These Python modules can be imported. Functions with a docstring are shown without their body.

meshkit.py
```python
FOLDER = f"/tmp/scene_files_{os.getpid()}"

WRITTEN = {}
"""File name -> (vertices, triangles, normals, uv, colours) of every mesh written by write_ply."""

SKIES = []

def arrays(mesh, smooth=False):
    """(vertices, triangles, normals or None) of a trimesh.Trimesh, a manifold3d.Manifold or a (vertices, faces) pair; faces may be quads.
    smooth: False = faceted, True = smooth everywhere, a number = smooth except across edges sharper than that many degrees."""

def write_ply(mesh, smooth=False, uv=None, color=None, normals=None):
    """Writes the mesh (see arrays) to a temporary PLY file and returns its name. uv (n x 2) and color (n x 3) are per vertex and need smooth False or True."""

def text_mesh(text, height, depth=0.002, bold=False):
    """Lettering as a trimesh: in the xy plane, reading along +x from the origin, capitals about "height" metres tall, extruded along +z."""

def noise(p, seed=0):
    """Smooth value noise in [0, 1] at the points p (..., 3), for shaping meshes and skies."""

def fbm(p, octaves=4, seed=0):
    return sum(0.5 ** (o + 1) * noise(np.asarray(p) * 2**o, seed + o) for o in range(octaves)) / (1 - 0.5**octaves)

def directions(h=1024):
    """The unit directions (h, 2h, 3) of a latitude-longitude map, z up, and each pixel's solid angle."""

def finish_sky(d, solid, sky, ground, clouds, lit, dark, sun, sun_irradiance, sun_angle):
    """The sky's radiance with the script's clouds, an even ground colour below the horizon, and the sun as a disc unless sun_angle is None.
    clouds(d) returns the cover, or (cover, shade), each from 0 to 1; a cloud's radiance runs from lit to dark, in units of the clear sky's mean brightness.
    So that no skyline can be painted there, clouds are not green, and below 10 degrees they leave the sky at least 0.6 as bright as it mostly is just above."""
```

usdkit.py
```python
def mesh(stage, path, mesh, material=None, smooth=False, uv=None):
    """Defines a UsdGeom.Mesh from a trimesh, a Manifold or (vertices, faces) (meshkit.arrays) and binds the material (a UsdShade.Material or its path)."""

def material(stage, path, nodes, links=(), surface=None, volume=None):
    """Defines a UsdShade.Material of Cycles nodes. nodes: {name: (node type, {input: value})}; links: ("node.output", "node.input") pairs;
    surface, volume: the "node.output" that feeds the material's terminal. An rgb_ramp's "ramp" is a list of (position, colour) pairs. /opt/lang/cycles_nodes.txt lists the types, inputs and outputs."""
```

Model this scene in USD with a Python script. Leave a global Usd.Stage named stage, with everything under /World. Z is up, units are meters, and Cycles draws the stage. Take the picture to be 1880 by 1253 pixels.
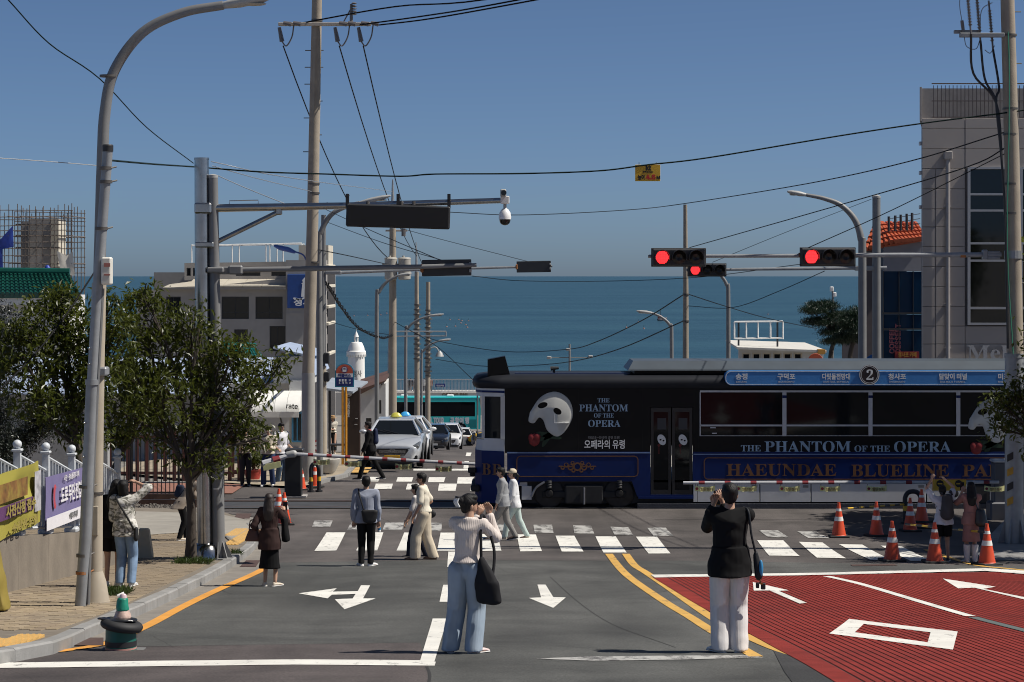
import math, glob, random
import numpy as np, trimesh, manifold3d as m3, shapely
from shapely.geometry import Polygon, LineString, Point
from shapely import affinity
from pxr import Usd, UsdGeom, UsdLux, UsdShade, Sdf, Gf, Vt
import usdkit, meshkit

stage = Usd.Stage.CreateInMemory()
world = UsdGeom.Xform.Define(stage, '/World')
stage.SetDefaultPrim(world.GetPrim())
F, CX, HY, CZ = 4215.0, 940.0, 507.0, 20.0     # lens in pixels, middle column, horizon row, eye height over the sea

# ---------------------------------------------------------------- camera, sky, sun
cam = UsdGeom.Camera.Define(stage, '/World/camera')
cam.CreateFocalLengthAttr(50.0)
cam.CreateHorizontalApertureAttr(1880 / F * 50)
cam.CreateVerticalApertureAttr(1253 / F * 50)
cam.CreateVerticalApertureOffsetAttr(-(626.5 - HY) / F * 50)
cam.CreateClippingRangeAttr(Gf.Vec2f(1.0, 200000.0))
cam.AddTranslateOp().Set((0, 0, CZ)); cam.AddRotateXOp().Set(90.0)
cam.CreateExposureAttr(0.25)
SUN_EL, SUN_AZ = math.radians(53), math.radians(-5)      # azimuth counted from +X
sd = np.array([math.cos(SUN_EL) * math.cos(SUN_AZ), math.cos(SUN_EL) * math.sin(SUN_AZ), math.sin(SUN_EL)])
sky = UsdLux.DomeLight.Define(stage, '/World/sky')
skym = usdkit.material(stage, '/World/Looks/sky_light', {
    's': ('sky_texture', {'sky_type': 'single_scattering', 'sun_disc': False, 'sun_elevation': SUN_EL, 'sun_rotation': math.atan2(sd[0], sd[1]),
                          'altitude': 60.0, 'air_density': 0.4, 'aerosol_density': 0.85, 'ozone_density': 5.5}),
    'b': ('background_shader', {'strength': 0.071}), 't': ('mix_color', {'blend_type': 'multiply', 'fac': 1.0, 'b': (0.97, 1.02, 1.0)})}, [('s.color', 't.a'), ('t.result', 'b.color')], surface='b.background')
UsdShade.MaterialBindingAPI.Apply(sky.GetPrim()).Bind(skym)
sky.GetPrim().SetCustomDataByKey('kind', 'structure'); sky.GetPrim().SetCustomDataByKey('label', 'clear blue afternoon sky above the sea')
sun = UsdLux.DistantLight.Define(stage, '/World/sun')
sun.CreateNormalizeAttr(True); sun.CreateIntensityAttr(1.25); sun.CreateAngleAttr(0.5); sun.CreateColorAttr(Gf.Vec3f(1.0, 0.95, 0.87))
_z = Gf.Vec3d(*map(float, sd)); _x = Gf.Cross(Gf.Vec3d(0, 0, 1), _z).GetNormalized(); _y = Gf.Cross(_z, _x)
sun.AddTransformOp().Set(Gf.Matrix4d(_x[0], _x[1], _x[2], 0, _y[0], _y[1], _y[2], 0, _z[0], _z[1], _z[2], 0, 0, 0, 0, 1))

# ---------------------------------------------------------------- ground profile and picture-to-place helpers
_HY = np.array([-60, -5, 0, 10, 20.5, 22.8, 26, 29.7, 35.7, 42, 46, 52, 57.5, 62, 68, 73, 80, 100, 142, 170, 195, 215, 235, 260, 300])
_HH = np.array([-3.5, 1.2, 1.65, 2.7, 3.64, 3.85, 4.13, 4.45, 4.87, 5.27, 5.49, 5.72, 5.85, 5.93, 6.01, 6.10, 6.45, 7.85, 10.8, 12.85, 14.45, 15.4, 15.9, 16.2, 16.4])
from scipy.interpolate import PchipInterpolator
_Hf = PchipInterpolator(_HY, _HH)
_yy = np.arange(18, 300, 0.05)
_hh = _Hf(_yy)
def H(Y): return _Hf(np.clip(Y, -60, 300))
def gz(Y, dz=0.0): return CZ - H(Y) + dz
def P(px, py, Y): return np.array([(px - CX) / F * Y, Y, CZ - (py - HY) / F * Y])
def GY(py, dz=0.0):
    r = (_hh - dz) / _yy
    return float(np.interp(-(py - HY) / F, -r, _yy))
def G(px, py, dz=0.0):
    Y = GY(py, dz)
    return np.array([(px - CX) / F * Y, Y, CZ - float(H(Y)) + dz])
def S(Y): return F / Y
def arr(*p): return np.array(p, float)

# ---------------------------------------------------------------- prims
_names = {}
def _path(parent, name):
    k = (parent, name); n = _names.get(k, -1) + 1; _names[k] = n
    return f'{parent}/{name}' + (f'_{n:03d}' if n else '')
def tag(prim, label=None, cat=None, group=None, kind=None):
    prim = prim.GetPrim() if hasattr(prim, 'GetPrim') else prim
    for k, v in (('label', label), ('category', cat), ('group', group), ('kind', kind)):
        if v: prim.SetCustomDataByKey(k, v)
    return prim
def thing(name, label, cat, loc=(0, 0, 0), rz=0.0, group=None, kind=None):
    x = UsdGeom.Xform.Define(stage, _path('/World', name))
    x.AddTranslateOp().Set(tuple(map(float, loc))); x.AddRotateZOp().Set(float(rz))
    return tag(x.GetPrim(), label, cat, group, kind)
def part(parent, name, mesh, mat, smooth=30, label=None, kind=None):
    if name in ('side_signal', 'window_handle', 'wall_light', 'wall', 'cable_gland', 'pole_band', 'bracket', 'seat', 'label', 'rust_band') and isinstance(mesh, list) and len(mesh) > 1:
        return [part(parent, name, m, mat, smooth, label, kind) for m in mesh][0]
    pp = parent if isinstance(parent, str) else str(parent.GetPath())
    if isinstance(mesh, (list,)): mesh = cat(mesh)
    m = usdkit.mesh(stage, _path(pp, name), mesh, mat, smooth)
    return tag(m.GetPrim(), label, None, None, kind)
def top(name, label, cat_, mesh, mat, smooth=30, group=None, kind=None, loc=None):
    if isinstance(mesh, list): mesh = cat(mesh)
    m = usdkit.mesh(stage, _path('/World', name), mesh, mat, smooth)
    if loc is not None: UsdGeom.Xformable(m).AddTranslateOp().Set(tuple(map(float, loc)))
    return tag(m.GetPrim(), label, cat_, group, kind)
def dup(src, label, loc, rz=0.0, group=None):
    was = src.GetCustomData()
    r = thing(src.GetName().rstrip('0123456789').rstrip('_'), label or was['label'], was['category'], loc, rz, group or was.get('group'))
    r.GetReferences().AddInternalReference(src.GetPath()); r.SetInstanceable(True)
    return r

# ---------------------------------------------------------------- materials
_mats = {}
def M(name, col, rough=0.6, var=0.12, scale=5.0, bump=0.0, bscale=None, metal=0.0, coat=0.0, spec=0.5, dirt=None, dscale=0.8, damt=0.5, stretch=None, island=0.0):
    """A painted or raw surface: base colour broken up by noise, a second (dirt) colour in patches, fine relief."""
    if name in _mats: return _mats[name]
    col = np.array(col, float)
    n = {'p': ('principled_bsdf', {'roughness': rough, 'metallic': metal, 'coat_weight': coat, 'specular_ior_level': spec}),
         'g': ('texture_coordinate', {}), 'mp': ('mapping', {'scale': stretch or (1, 1, 1)}),
         'n': ('noise_texture', {'scale': scale, 'detail': 5.0, 'roughness': 0.6}),
         'r': ('rgb_ramp', {'ramp': [(0.25, tuple(col * (1 - var))), (0.75, tuple(np.minimum(col * (1 + var), 1)))]})}
    l = [('g.object', 'mp.vector'), ('mp.vector', 'n.vector'), ('n.fac', 'r.fac')]
    src = 'r.color'
    if dirt is not None:
        n['dn'] = ('noise_texture', {'scale': dscale, 'detail': 6.0, 'roughness': 0.65})
        n['dr'] = ('map_range', {'from_min': 0.45, 'from_max': 0.75, 'to_min': 0.0, 'to_max': damt, 'clamp': True})
        n['dm'] = ('mix_color', {'b': tuple(dirt)})
        l += [('mp.vector', 'dn.vector'), ('dn.fac', 'dr.value'), ('dr.result', 'dm.fac'), (src, 'dm.a')]; src = 'dm.result'
    if island:
        n['ge'] = ('geometry', {}); n['ir'] = ('map_range', {'from_min': 0.0, 'from_max': 1.0, 'to_min': 1 - island, 'to_max': 1 + island})
        n['hs'] = ('hsv', {}); l += [('ge.random_per_island', 'ir.value'), ('ir.result', 'hs.value'), (src, 'hs.color')]; src = 'hs.color'
    l.append((src, 'p.base_color'))
    if bump:
        n['bn'] = ('noise_texture', {'scale': bscale or scale * 8, 'detail': 4.0, 'roughness': 0.6})
        n['b'] = ('bump', {'strength': bump, 'distance': 0.02}); l += [('mp.vector', 'bn.vector'), ('bn.fac', 'b.height'), ('b.normal', 'p.normal')]
    _mats[name] = usdkit.material(stage, '/World/Looks/' + name, n, l, surface='p.BSDF')
    return _mats[name]
def glass(name, tint=(0.02, 0.025, 0.03), rough=0.06, ior=1.5):
    """Window glass over a dark room: nearly black body with a clear mirror-like surface."""
    if name not in _mats:
        _mats[name] = usdkit.material(stage, '/World/Looks/' + name, {
            't': ('transparent_bsdf', {'color': tuple(tint)}), 'gl': ('glossy_bsdf', {'color': (0.9, 0.95, 1), 'roughness': rough}), 'd': ('diffuse_bsdf', {'color': tuple(np.array(tint) * 0.8)}),
            'f': ('fresnel', {'IOR': ior}), 'm0': ('mix_closure', {'fac': 0.5}), 'm': ('mix_closure', {})},
            [('t.BSDF', 'm0.closure1'), ('d.BSDF', 'm0.closure2'), ('f.fac', 'm.fac'), ('m0.closure', 'm.closure1'), ('gl.BSDF', 'm.closure2')], surface='m.closure')
    return _mats[name]
def lamp_mat(name, col, strength):
    if name not in _mats:
        _mats[name] = usdkit.material(stage, '/World/Looks/' + name, {'e': ('emission', {'color': col, 'strength': strength})}, [], surface='e.emission')
    return _mats[name]
def leafmat(name, c1, c2, c3, trans=0.25):
    if name not in _mats:
        _mats[name] = usdkit.material(stage, '/World/Looks/' + name, {
            'g': ('geometry', {}), 'r': ('rgb_ramp', {'ramp': [(0, c1), (0.5, c2), (0.85, c2), (1, c3)]}), 'p': ('principled_bsdf', {'roughness': 0.38, 'specular_ior_level': 0.5}),
            't': ('translucent_bsdf', {}), 'm': ('mix_closure', {'fac': trans})},
            [('g.random_per_island', 'r.fac'), ('r.color', 'p.base_color'), ('r.color', 't.color'), ('p.BSDF', 'm.closure1'), ('t.BSDF', 'm.closure2')], surface='m.closure')
    return _mats[name]

# ---------------------------------------------------------------- shapes
def cat(ms): return trimesh.util.concatenate([to_tm(m) for m in ms])
def to_tm(m):
    if hasattr(m, 'to_mesh'):
        q = m.to_mesh(); return trimesh.Trimesh(q.vert_properties[:, :3], q.tri_verts, process=False)
    return m
def box(c, s, rz=0.0):
    m = trimesh.creation.box(s)
    if rz: m.apply_transform(trimesh.transformations.rotation_matrix(rz, [0, 0, 1]))
    m.apply_translation(c); return m
def bx(x0, x1, y0, y1, z0, z1): return box(((x0 + x1) / 2, (y0 + y1) / 2, (z0 + z1) / 2), (abs(x1 - x0), abs(y1 - y0), abs(z1 - z0)))
def bbox(c, s, b=0.02, rz=0.0):
    """A box with chamfered edges."""
    c = np.array(c, float); s = np.array(s, float) / 2; b = min(b, *(s * 0.9))
    pts = []
    for sx in (-1, 1):
        for sy in (-1, 1):
            for sz in (-1, 1):
                v = np.array([sx, sy, sz]) * s
                for k in range(3):
                    w = v.copy(); o = [i for i in range(3) if i != k]
                    for i in o: w[i] -= np.sign(v[i]) * b
                    pts.append(w)
    m = trimesh.convex.convex_hull(np.array(pts))
    if rz: m.apply_transform(trimesh.transformations.rotation_matrix(rz, [0, 0, 1]))
    m.apply_translation(c); return m
def bbx(x0, x1, y0, y1, z0, z1, b=0.02): return bbox(((x0 + x1) / 2, (y0 + y1) / 2, (z0 + z1) / 2), (abs(x1 - x0), abs(y1 - y0), abs(z1 - z0)), b)
def tube(pts, r, seg=10, caps=True):
    """A round bar through the points; r one radius or one per point."""
    pts = np.array(pts, float); n = len(pts); r = np.full(n, r, float) if np.ndim(r) == 0 else np.array(r, float)
    t = np.gradient(pts, axis=0) if n > 2 else np.repeat([pts[1] - pts[0]], 2, 0)
    t /= np.maximum(np.linalg.norm(t, axis=1, keepdims=True), 1e-9)
    ref = np.array([0, 0, 1.0]) if abs(t[0][2]) < 0.9 else np.array([1.0, 0, 0])
    u = np.cross(t[0], ref); u /= np.linalg.norm(u)
    V = []; a = np.arange(seg) / seg * 2 * np.pi
    for i in range(n):
        u = u - t[i] * np.dot(u, t[i]); u /= max(np.linalg.norm(u), 1e-9); w = np.cross(t[i], u)
        V.append(pts[i] + r[i] * (np.cos(a)[:, None] * u + np.sin(a)[:, None] * w))
    V = np.vstack(V); Fc = []
    for i in range(n - 1):
        for k in range(seg):
            a0, a1, b0, b1 = i * seg + k, i * seg + (k + 1) % seg, (i + 1) * seg + k, (i + 1) * seg + (k + 1) % seg
            Fc += [[a0, b1, a1], [a0, b0, b1]]
    if caps:
        V = np.vstack([V, pts[0], pts[-1]]); c0, c1 = len(V) - 2, len(V) - 1
        for k in range(seg):
            Fc += [[c0, k, (k + 1) % seg], [c1, (n - 1) * seg + (k + 1) % seg, (n - 1) * seg + k]]
    m = trimesh.Trimesh(V, np.array(Fc), process=False)
    if m.volume < 0: m.invert()
    return m
def arc(p, n=16):
    """Smooth curve (Catmull-Rom) through the points."""
    p = np.array(p, float); q = np.vstack([2 * p[0] - p[1], p, 2 * p[-1] - p[-2]]); out = []
    for i in range(1, len(q) - 2):
        for t in np.linspace(0, 1, n, endpoint=False):
            out.append(0.5 * (2 * q[i] + (q[i + 1] - q[i - 1]) * t + (2 * q[i - 1] - 5 * q[i] + 4 * q[i + 1] - q[i + 2]) * t ** 2 + (3 * q[i] - q[i - 1] - 3 * q[i + 1] + q[i + 2]) * t ** 3))
    return np.array(out + [p[-1]])
def lathe(prof, seg=20, c=(0, 0, 0)):
    """Turned about z: prof is (radius, z) from bottom to top."""
    a = np.arange(seg) / seg * 2 * np.pi; V = []; Fc = []
    for r, z in prof: V.append(np.stack([r * np.cos(a), r * np.sin(a), np.full(seg, z)], 1))
    V = np.vstack(V); n = len(prof)
    for i in range(n - 1):
        for k in range(seg):
            a0, a1, b0, b1 = i * seg + k, i * seg + (k + 1) % seg, (i + 1) * seg + k, (i + 1) * seg + (k + 1) % seg
            Fc += [[a0, a1, b1], [a0, b1, b0]]
    V = np.vstack([V, [0, 0, prof[0][1]], [0, 0, prof[-1][1]]])
    for k in range(seg): Fc += [[n * seg, (k + 1) % seg, k], [n * seg + 1, (n - 1) * seg + k, (n - 1) * seg + (k + 1) % seg]]
    return trimesh.Trimesh(V + np.array(c, float), np.array(Fc), process=False)
def prism(poly, d0, d1, plane='xz'):
    """A flat outline (points or shapely) given depth. 'xz': outline upright facing -y, depth from y=d0 to d1; 'yz': outline (y, z), depth along x; 'xy': depth up."""
    if not isinstance(poly, (Polygon, shapely.MultiPolygon)): poly = Polygon(poly)
    if not poly.is_valid: poly = poly.buffer(0)
    ms = [trimesh.creation.extrude_polygon(g, abs(d1 - d0), engine='earcut') for g in getattr(poly, 'geoms', [poly]) if g.area > 1e-9]
    m = trimesh.util.concatenate(ms); v = m.vertices; lo = min(d0, d1)
    if plane == 'xz': m.vertices = np.stack([v[:, 0], lo + v[:, 2], v[:, 1]], 1); m.invert()
    elif plane == 'yz': m.vertices = np.stack([lo + v[:, 2], v[:, 0], v[:, 1]], 1)
    else: m.vertices = np.stack([v[:, 0], v[:, 1], lo + v[:, 2]], 1)
    return m
def rot(m, deg, axis=(0, 0, 1), at=(0, 0, 0)):
    m = m.copy(); m.apply_transform(trimesh.transformations.rotation_matrix(math.radians(deg), axis, at)); return m
def mv(m, *d): m = m.copy(); m.apply_translation(d); return m
_ico = trimesh.creation.icosphere(2).vertices
_ico1 = trimesh.creation.icosphere(1).vertices
def ell(c, r, rough=False):
    return np.array(c, float) + (_ico1 if rough else _ico) * np.array(r if np.ndim(r) else (r, r, r), float)
def hull(*clouds): return m3.Manifold.hull_points(np.ascontiguousarray(np.vstack(clouds)))
def chain(pts, rs):
    out = [hull(ell(pts[i], rs[i], True), ell(pts[i + 1], rs[i + 1], True)) for i in range(len(pts) - 1)]
    return out
def skin(mans, edge=0.03, it=8, noise=0.0, nscale=9.0, seed=0):
    """One smooth closed surface from overlapping lumps."""
    m = m3.Manifold.batch_boolean(list(mans), m3.OpType.Add)
    m = m.refine_to_length(edge).simplify(edge * .12).refine_to_length(edge * 1.15); t = to_tm(m); t.merge_vertices()
    trimesh.smoothing.filter_taubin(t, lamb=0.5, nu=0.51, iterations=it)
    if noise:
        v = t.vertices; wv = (meshkit.fbm(v * 4.0 + seed, 2, seed + 5)[:, None] - .5) * 1.2
        d = .65 * meshkit.noise(v * np.array([nscale * .5, nscale * .5, nscale]) + wv + seed * 7.3, seed) + .35 * meshkit.noise(v * nscale * 1.3 + wv, seed + 3) - 0.5      # soft folds
        t.vertices = v + t.vertex_normals * (d * noise * 2)[:, None]; trimesh.smoothing.filter_taubin(t, lamb=0.5, nu=0.51, iterations=2)
    return t
_fonts = {}
def text(s, h, font='cjk', depth=0.004, bold=0, width=None, px=64):
    """Lettering standing upright, facing -y, reading along +x from the origin, capitals h tall."""
    from PIL import Image, ImageDraw, ImageFont
    key = (s, font, bold, px)
    if key not in _fonts:
        fd = '/opt/blender-*/*/datafiles/fonts/'
        try: ft = ImageFont.truetype(glob.glob(fd + {'cjk': 'Noto Sans CJK Regular.woff2', 'serif': 'NotoSansMath-Regular.woff2', 'inter': 'Inter.woff2'}[font])[0], px)
        except Exception: ft = ImageFont.truetype(glob.glob(fd + 'Inter.woff2')[0], px)
        t = s
        if font == 'serif': t = ''.join(chr(0x1D400 + ord(c) - 65) if 'A' <= c <= 'Z' else chr(0x1D41A + ord(c) - 97) if 'a' <= c <= 'z' else chr(0x1D7CE + int(c)) if c.isdigit() else c for c in s)
        x0, y0, x1, y1 = ft.getbbox(t, anchor='ls', stroke_width=bold)
        im = Image.new('L', (x1 - x0 + 8, y1 - y0 + 8)); ImageDraw.Draw(im).text((4 - x0, 4 - y0), t, 255, ft, anchor='ls', stroke_width=bold)
        on = np.pad(np.asarray(im) > 110, ((0, 0), (1, 1))).astype(np.int8)
        rows, st = np.nonzero(np.diff(on, axis=1) == 1); en = np.nonzero(np.diff(on, axis=1) == -1)[1]
        sh = shapely.union_all(shapely.box(st, -rows - 1.02, en, -rows)).buffer(0.5).buffer(-0.5).simplify(0.6)
        _fonts[key] = affinity.translate(sh, -4, 4 - y0)
    k = h / (px * 0.72); sh = affinity.scale(_fonts[key], k, k, origin=(0, 0))
    if width: sh = affinity.scale(sh, width / max(sh.bounds[2], 1e-6), 1, origin=(0, 0))
    return prism(sh, -depth, 0, 'xz')
def sheet(polys, off, edge=0.7):
    """Flat shapes (x, y outlines) laid on the ground profile, OFF above it."""
    ms = []
    if isinstance(polys, list) and np.ndim(polys[0]) == 1 and not isinstance(polys[0], (Polygon, shapely.MultiPolygon)): polys = Polygon(polys)
    for p in (polys if isinstance(polys, list) else [polys]):
        if not isinstance(p, (Polygon, shapely.MultiPolygon)): p = Polygon(p)
        if not p.is_valid: p = p.buffer(0)
        for g in getattr(p, 'geoms', [p]):
            if g.area < 1e-5: continue
            x0, y0, x1, y1 = g.bounds
            for ya in np.arange(math.floor(y0), math.ceil(y1)):       # strips that follow the ground's rows
                c = g.intersection(shapely.box(x0 - 1, ya, x1 + 1, ya + 1))
                for q in getattr(c, 'geoms', [c]):
                    if q.geom_type != 'Polygon' or q.area < 1e-6: continue
                    v, f = trimesh.creation.triangulate_polygon(q, engine='earcut')
                    n = (v[f[:, 1], 0] - v[f[:, 0], 0]) * (v[f[:, 2], 1] - v[f[:, 0], 1]) - (v[f[:, 1], 1] - v[f[:, 0], 1]) * (v[f[:, 2], 0] - v[f[:, 0], 0]); f[n < 0] = f[n < 0][:, ::-1]
                    ms.append(trimesh.Trimesh(np.column_stack([v, gz(v[:, 1]) + off]), f, process=False))
    return trimesh.util.concatenate(ms)
def gp(pix, dz=0.0): return [tuple(G(x, y, dz)[:2]) for x, y in pix]
def ribbon(pix, w, dz=0.0):
    """A painted stripe of real width w along a line given in the picture."""
    return LineString(arc([G(x, y, dz)[:2] for x, y in pix], 6)).buffer(w / 2, cap_style=2, join_style=1)
# ================================================================ ground, road, sea
asph = {}
def asphalt(name, c, seed, dark_spots=()):
    nn, ll = {}, []; last = 'm2.value'
    for k, (x, y, r) in enumerate(dark_spots):      # darker blotches at set points on the road, ragged by noise
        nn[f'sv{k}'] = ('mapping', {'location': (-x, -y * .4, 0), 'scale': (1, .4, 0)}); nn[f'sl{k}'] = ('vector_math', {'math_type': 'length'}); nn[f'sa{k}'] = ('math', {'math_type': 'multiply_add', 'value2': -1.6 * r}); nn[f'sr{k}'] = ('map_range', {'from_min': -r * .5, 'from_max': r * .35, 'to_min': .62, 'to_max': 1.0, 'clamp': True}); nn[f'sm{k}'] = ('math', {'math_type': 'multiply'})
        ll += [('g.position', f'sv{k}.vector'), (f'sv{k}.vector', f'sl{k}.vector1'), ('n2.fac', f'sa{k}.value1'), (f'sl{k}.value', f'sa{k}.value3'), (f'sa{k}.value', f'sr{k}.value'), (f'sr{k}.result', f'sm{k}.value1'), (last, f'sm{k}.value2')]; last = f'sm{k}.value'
    return usdkit.material(stage, '/World/Looks/' + name, {**nn,
        'g': ('geometry', {}), 'n1': ('noise_texture', {'scale': 42.0, 'detail': 5.0, 'roughness': 0.8}), 'n2': ('noise_texture', {'scale': 0.55, 'detail': 5.0, 'roughness': 0.6, 'distortion': 0.6}),
        'mp': ('mapping', {'scale': (0.9, 0.06, 1), 'location': (seed, seed * 2, 0)}), 'n3': ('noise_texture', {'scale': 0.9, 'detail': 4.0}),
        'r1': ('rgb_ramp', {'ramp': [(0.3, tuple(np.array(c) * 0.42)), (0.5, c), (0.7, tuple(np.array(c) * 1.75))]}),
        'r2': ('map_range', {'from_min': 0.25, 'from_max': 0.75, 'to_min': 0.6, 'to_max': 1.34}), 'r3': ('map_range', {'from_min': 0.3, 'from_max': 0.7, 'to_min': 0.68, 'to_max': 1.2}),
        'm': ('math', {'math_type': 'multiply'}), 'h': ('hsv', {}), 'vc': ('voronoi_texture', {'feature': 'distance_to_edge', 'scale': 0.23}), 'vd': ('mix_color', {'fac': 0.13}),
        'cr': ('map_range', {'from_min': 0.0, 'from_max': 0.0016, 'to_min': 0.55, 'to_max': 1.0, 'clamp': True}), 'm2': ('math', {'math_type': 'multiply'}),
        'p': ('principled_bsdf', {'roughness': 0.82, 'specular_ior_level': 0.35}), 'b': ('bump', {'strength': 0.55, 'distance': 0.006})},
        [('g.position', 'n1.vector'), ('g.position', 'n2.vector'), ('g.position', 'mp.vector'), ('mp.vector', 'n3.vector'), ('n1.fac', 'r1.fac'), ('n2.fac', 'r2.value'), ('n3.fac', 'r3.value'),
         ('g.position', 'vd.a'), ('n2.color', 'vd.b'), ('vd.result', 'vc.vector'), ('vc.distance', 'cr.value'),
         ('r2.result', 'm.value1'), ('r3.result', 'm.value2'), ('m.value', 'm2.value1'), ('cr.result', 'm2.value2'), *ll, (last, 'h.value'), ('r1.color', 'h.color'), ('h.color', 'p.base_color'), ('n1.fac', 'b.height'), ('b.normal', 'p.normal')], surface='p.BSDF')
def paint(name, c, under, wear, scale=7.0):
    """Road paint rubbed through to the asphalt in patches."""
    return usdkit.material(stage, '/World/Looks/' + name, {
        'g': ('geometry', {}), 'mp': ('mapping', {'scale': (1, 0.35, 1)}), 'n': ('noise_texture', {'scale': scale, 'detail': 8.0, 'roughness': 0.72}), 'n2': ('noise_texture', {'scale': 70.0, 'detail': 2.0}),
        'ad': ('math', {'math_type': 'multiply_add', 'value2': 0.35}), 'r': ('map_range', {'from_min': wear, 'from_max': wear + 0.09, 'clamp': True}),
        'n4': ('noise_texture', {'scale': 1.3, 'detail': 4.0}), 'rr': ('rgb_ramp', {'ramp': [(0.3, tuple(np.array(c) * 0.8)), (0.7, c)]}),
        'm': ('mix_color', {'a': under}), 'p': ('principled_bsdf', {'roughness': 0.65})},
        [('g.position', 'mp.vector'), ('mp.vector', 'n.vector'), ('g.position', 'n2.vector'), ('g.position', 'n4.vector'), ('n4.fac', 'rr.fac'), ('n2.fac', 'ad.value1'), ('n.fac', 'ad.value3'), ('ad.value', 'r.value'), ('r.result', 'm.fac'), ('rr.color', 'm.b'), ('m.result', 'p.base_color')], surface='p.BSDF')
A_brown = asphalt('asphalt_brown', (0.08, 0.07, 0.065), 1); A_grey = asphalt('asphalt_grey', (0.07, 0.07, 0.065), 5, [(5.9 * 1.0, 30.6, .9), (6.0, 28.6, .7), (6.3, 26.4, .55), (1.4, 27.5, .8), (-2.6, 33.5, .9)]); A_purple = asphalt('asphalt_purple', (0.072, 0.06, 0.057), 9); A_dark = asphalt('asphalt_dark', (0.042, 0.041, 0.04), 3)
W_paint = paint('white_paint', (0.72, 0.7, 0.64), (0.16, 0.152, 0.145), 0.5); W_worn = paint('worn_white_paint', (0.42, 0.41, 0.385), (0.08, 0.074, 0.07), 0.6, 4.0)
Y_paint = paint('yellow_paint', (0.62, 0.36, 0.08), (0.08, 0.076, 0.072), 0.5); O_paint = paint('orange_paint', (0.66, 0.3, 0.05), (0.08, 0.076, 0.072), 0.44)

# terrain: one sheet down to the shore and under the water
xs = np.concatenate([[-3000, -800, -300, -150], np.arange(-90, 91, 15), [150, 300, 800, 3000]]); ys = np.concatenate([np.arange(-60, 16, 15), np.arange(16, 301, 1.0)])
XX, YY = np.meshgrid(xs, ys); ZZ = gz(YY) - 0.012 - 0.35 * np.clip((np.abs(XX) - 30) / 40, 0, 1)
rows = [np.stack([XX, YY, ZZ], -1)]
for y, z in ((303, 3.4), (306, 1.0), (330, -1.5), (600, -6)): rows.append(np.stack([xs, np.full_like(xs, y), np.full_like(xs, z)], -1)[None])
V = np.concatenate(rows, 0); nr, nc = V.shape[:2]; i = np.arange(nr * nc).reshape(nr, nc)
Fq = np.stack([i[:-1, :-1], i[:-1, 1:], i[1:, 1:], i[1:, :-1]], -1).reshape(-1, 4)
top('ground', 'pale concrete ground sloping down from the crossing to the shore', None, trimesh.Trimesh(V.reshape(-1, 3), np.vstack([Fq[:, :3], Fq[:, [0, 2, 3]]]), process=False),
    M('ground_concrete', (0.2, 0.185, 0.165), 0.85, 0.2, 0.6, 0.3, 30, dirt=(0.1, 0.09, 0.08)), True, kind='structure')
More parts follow.
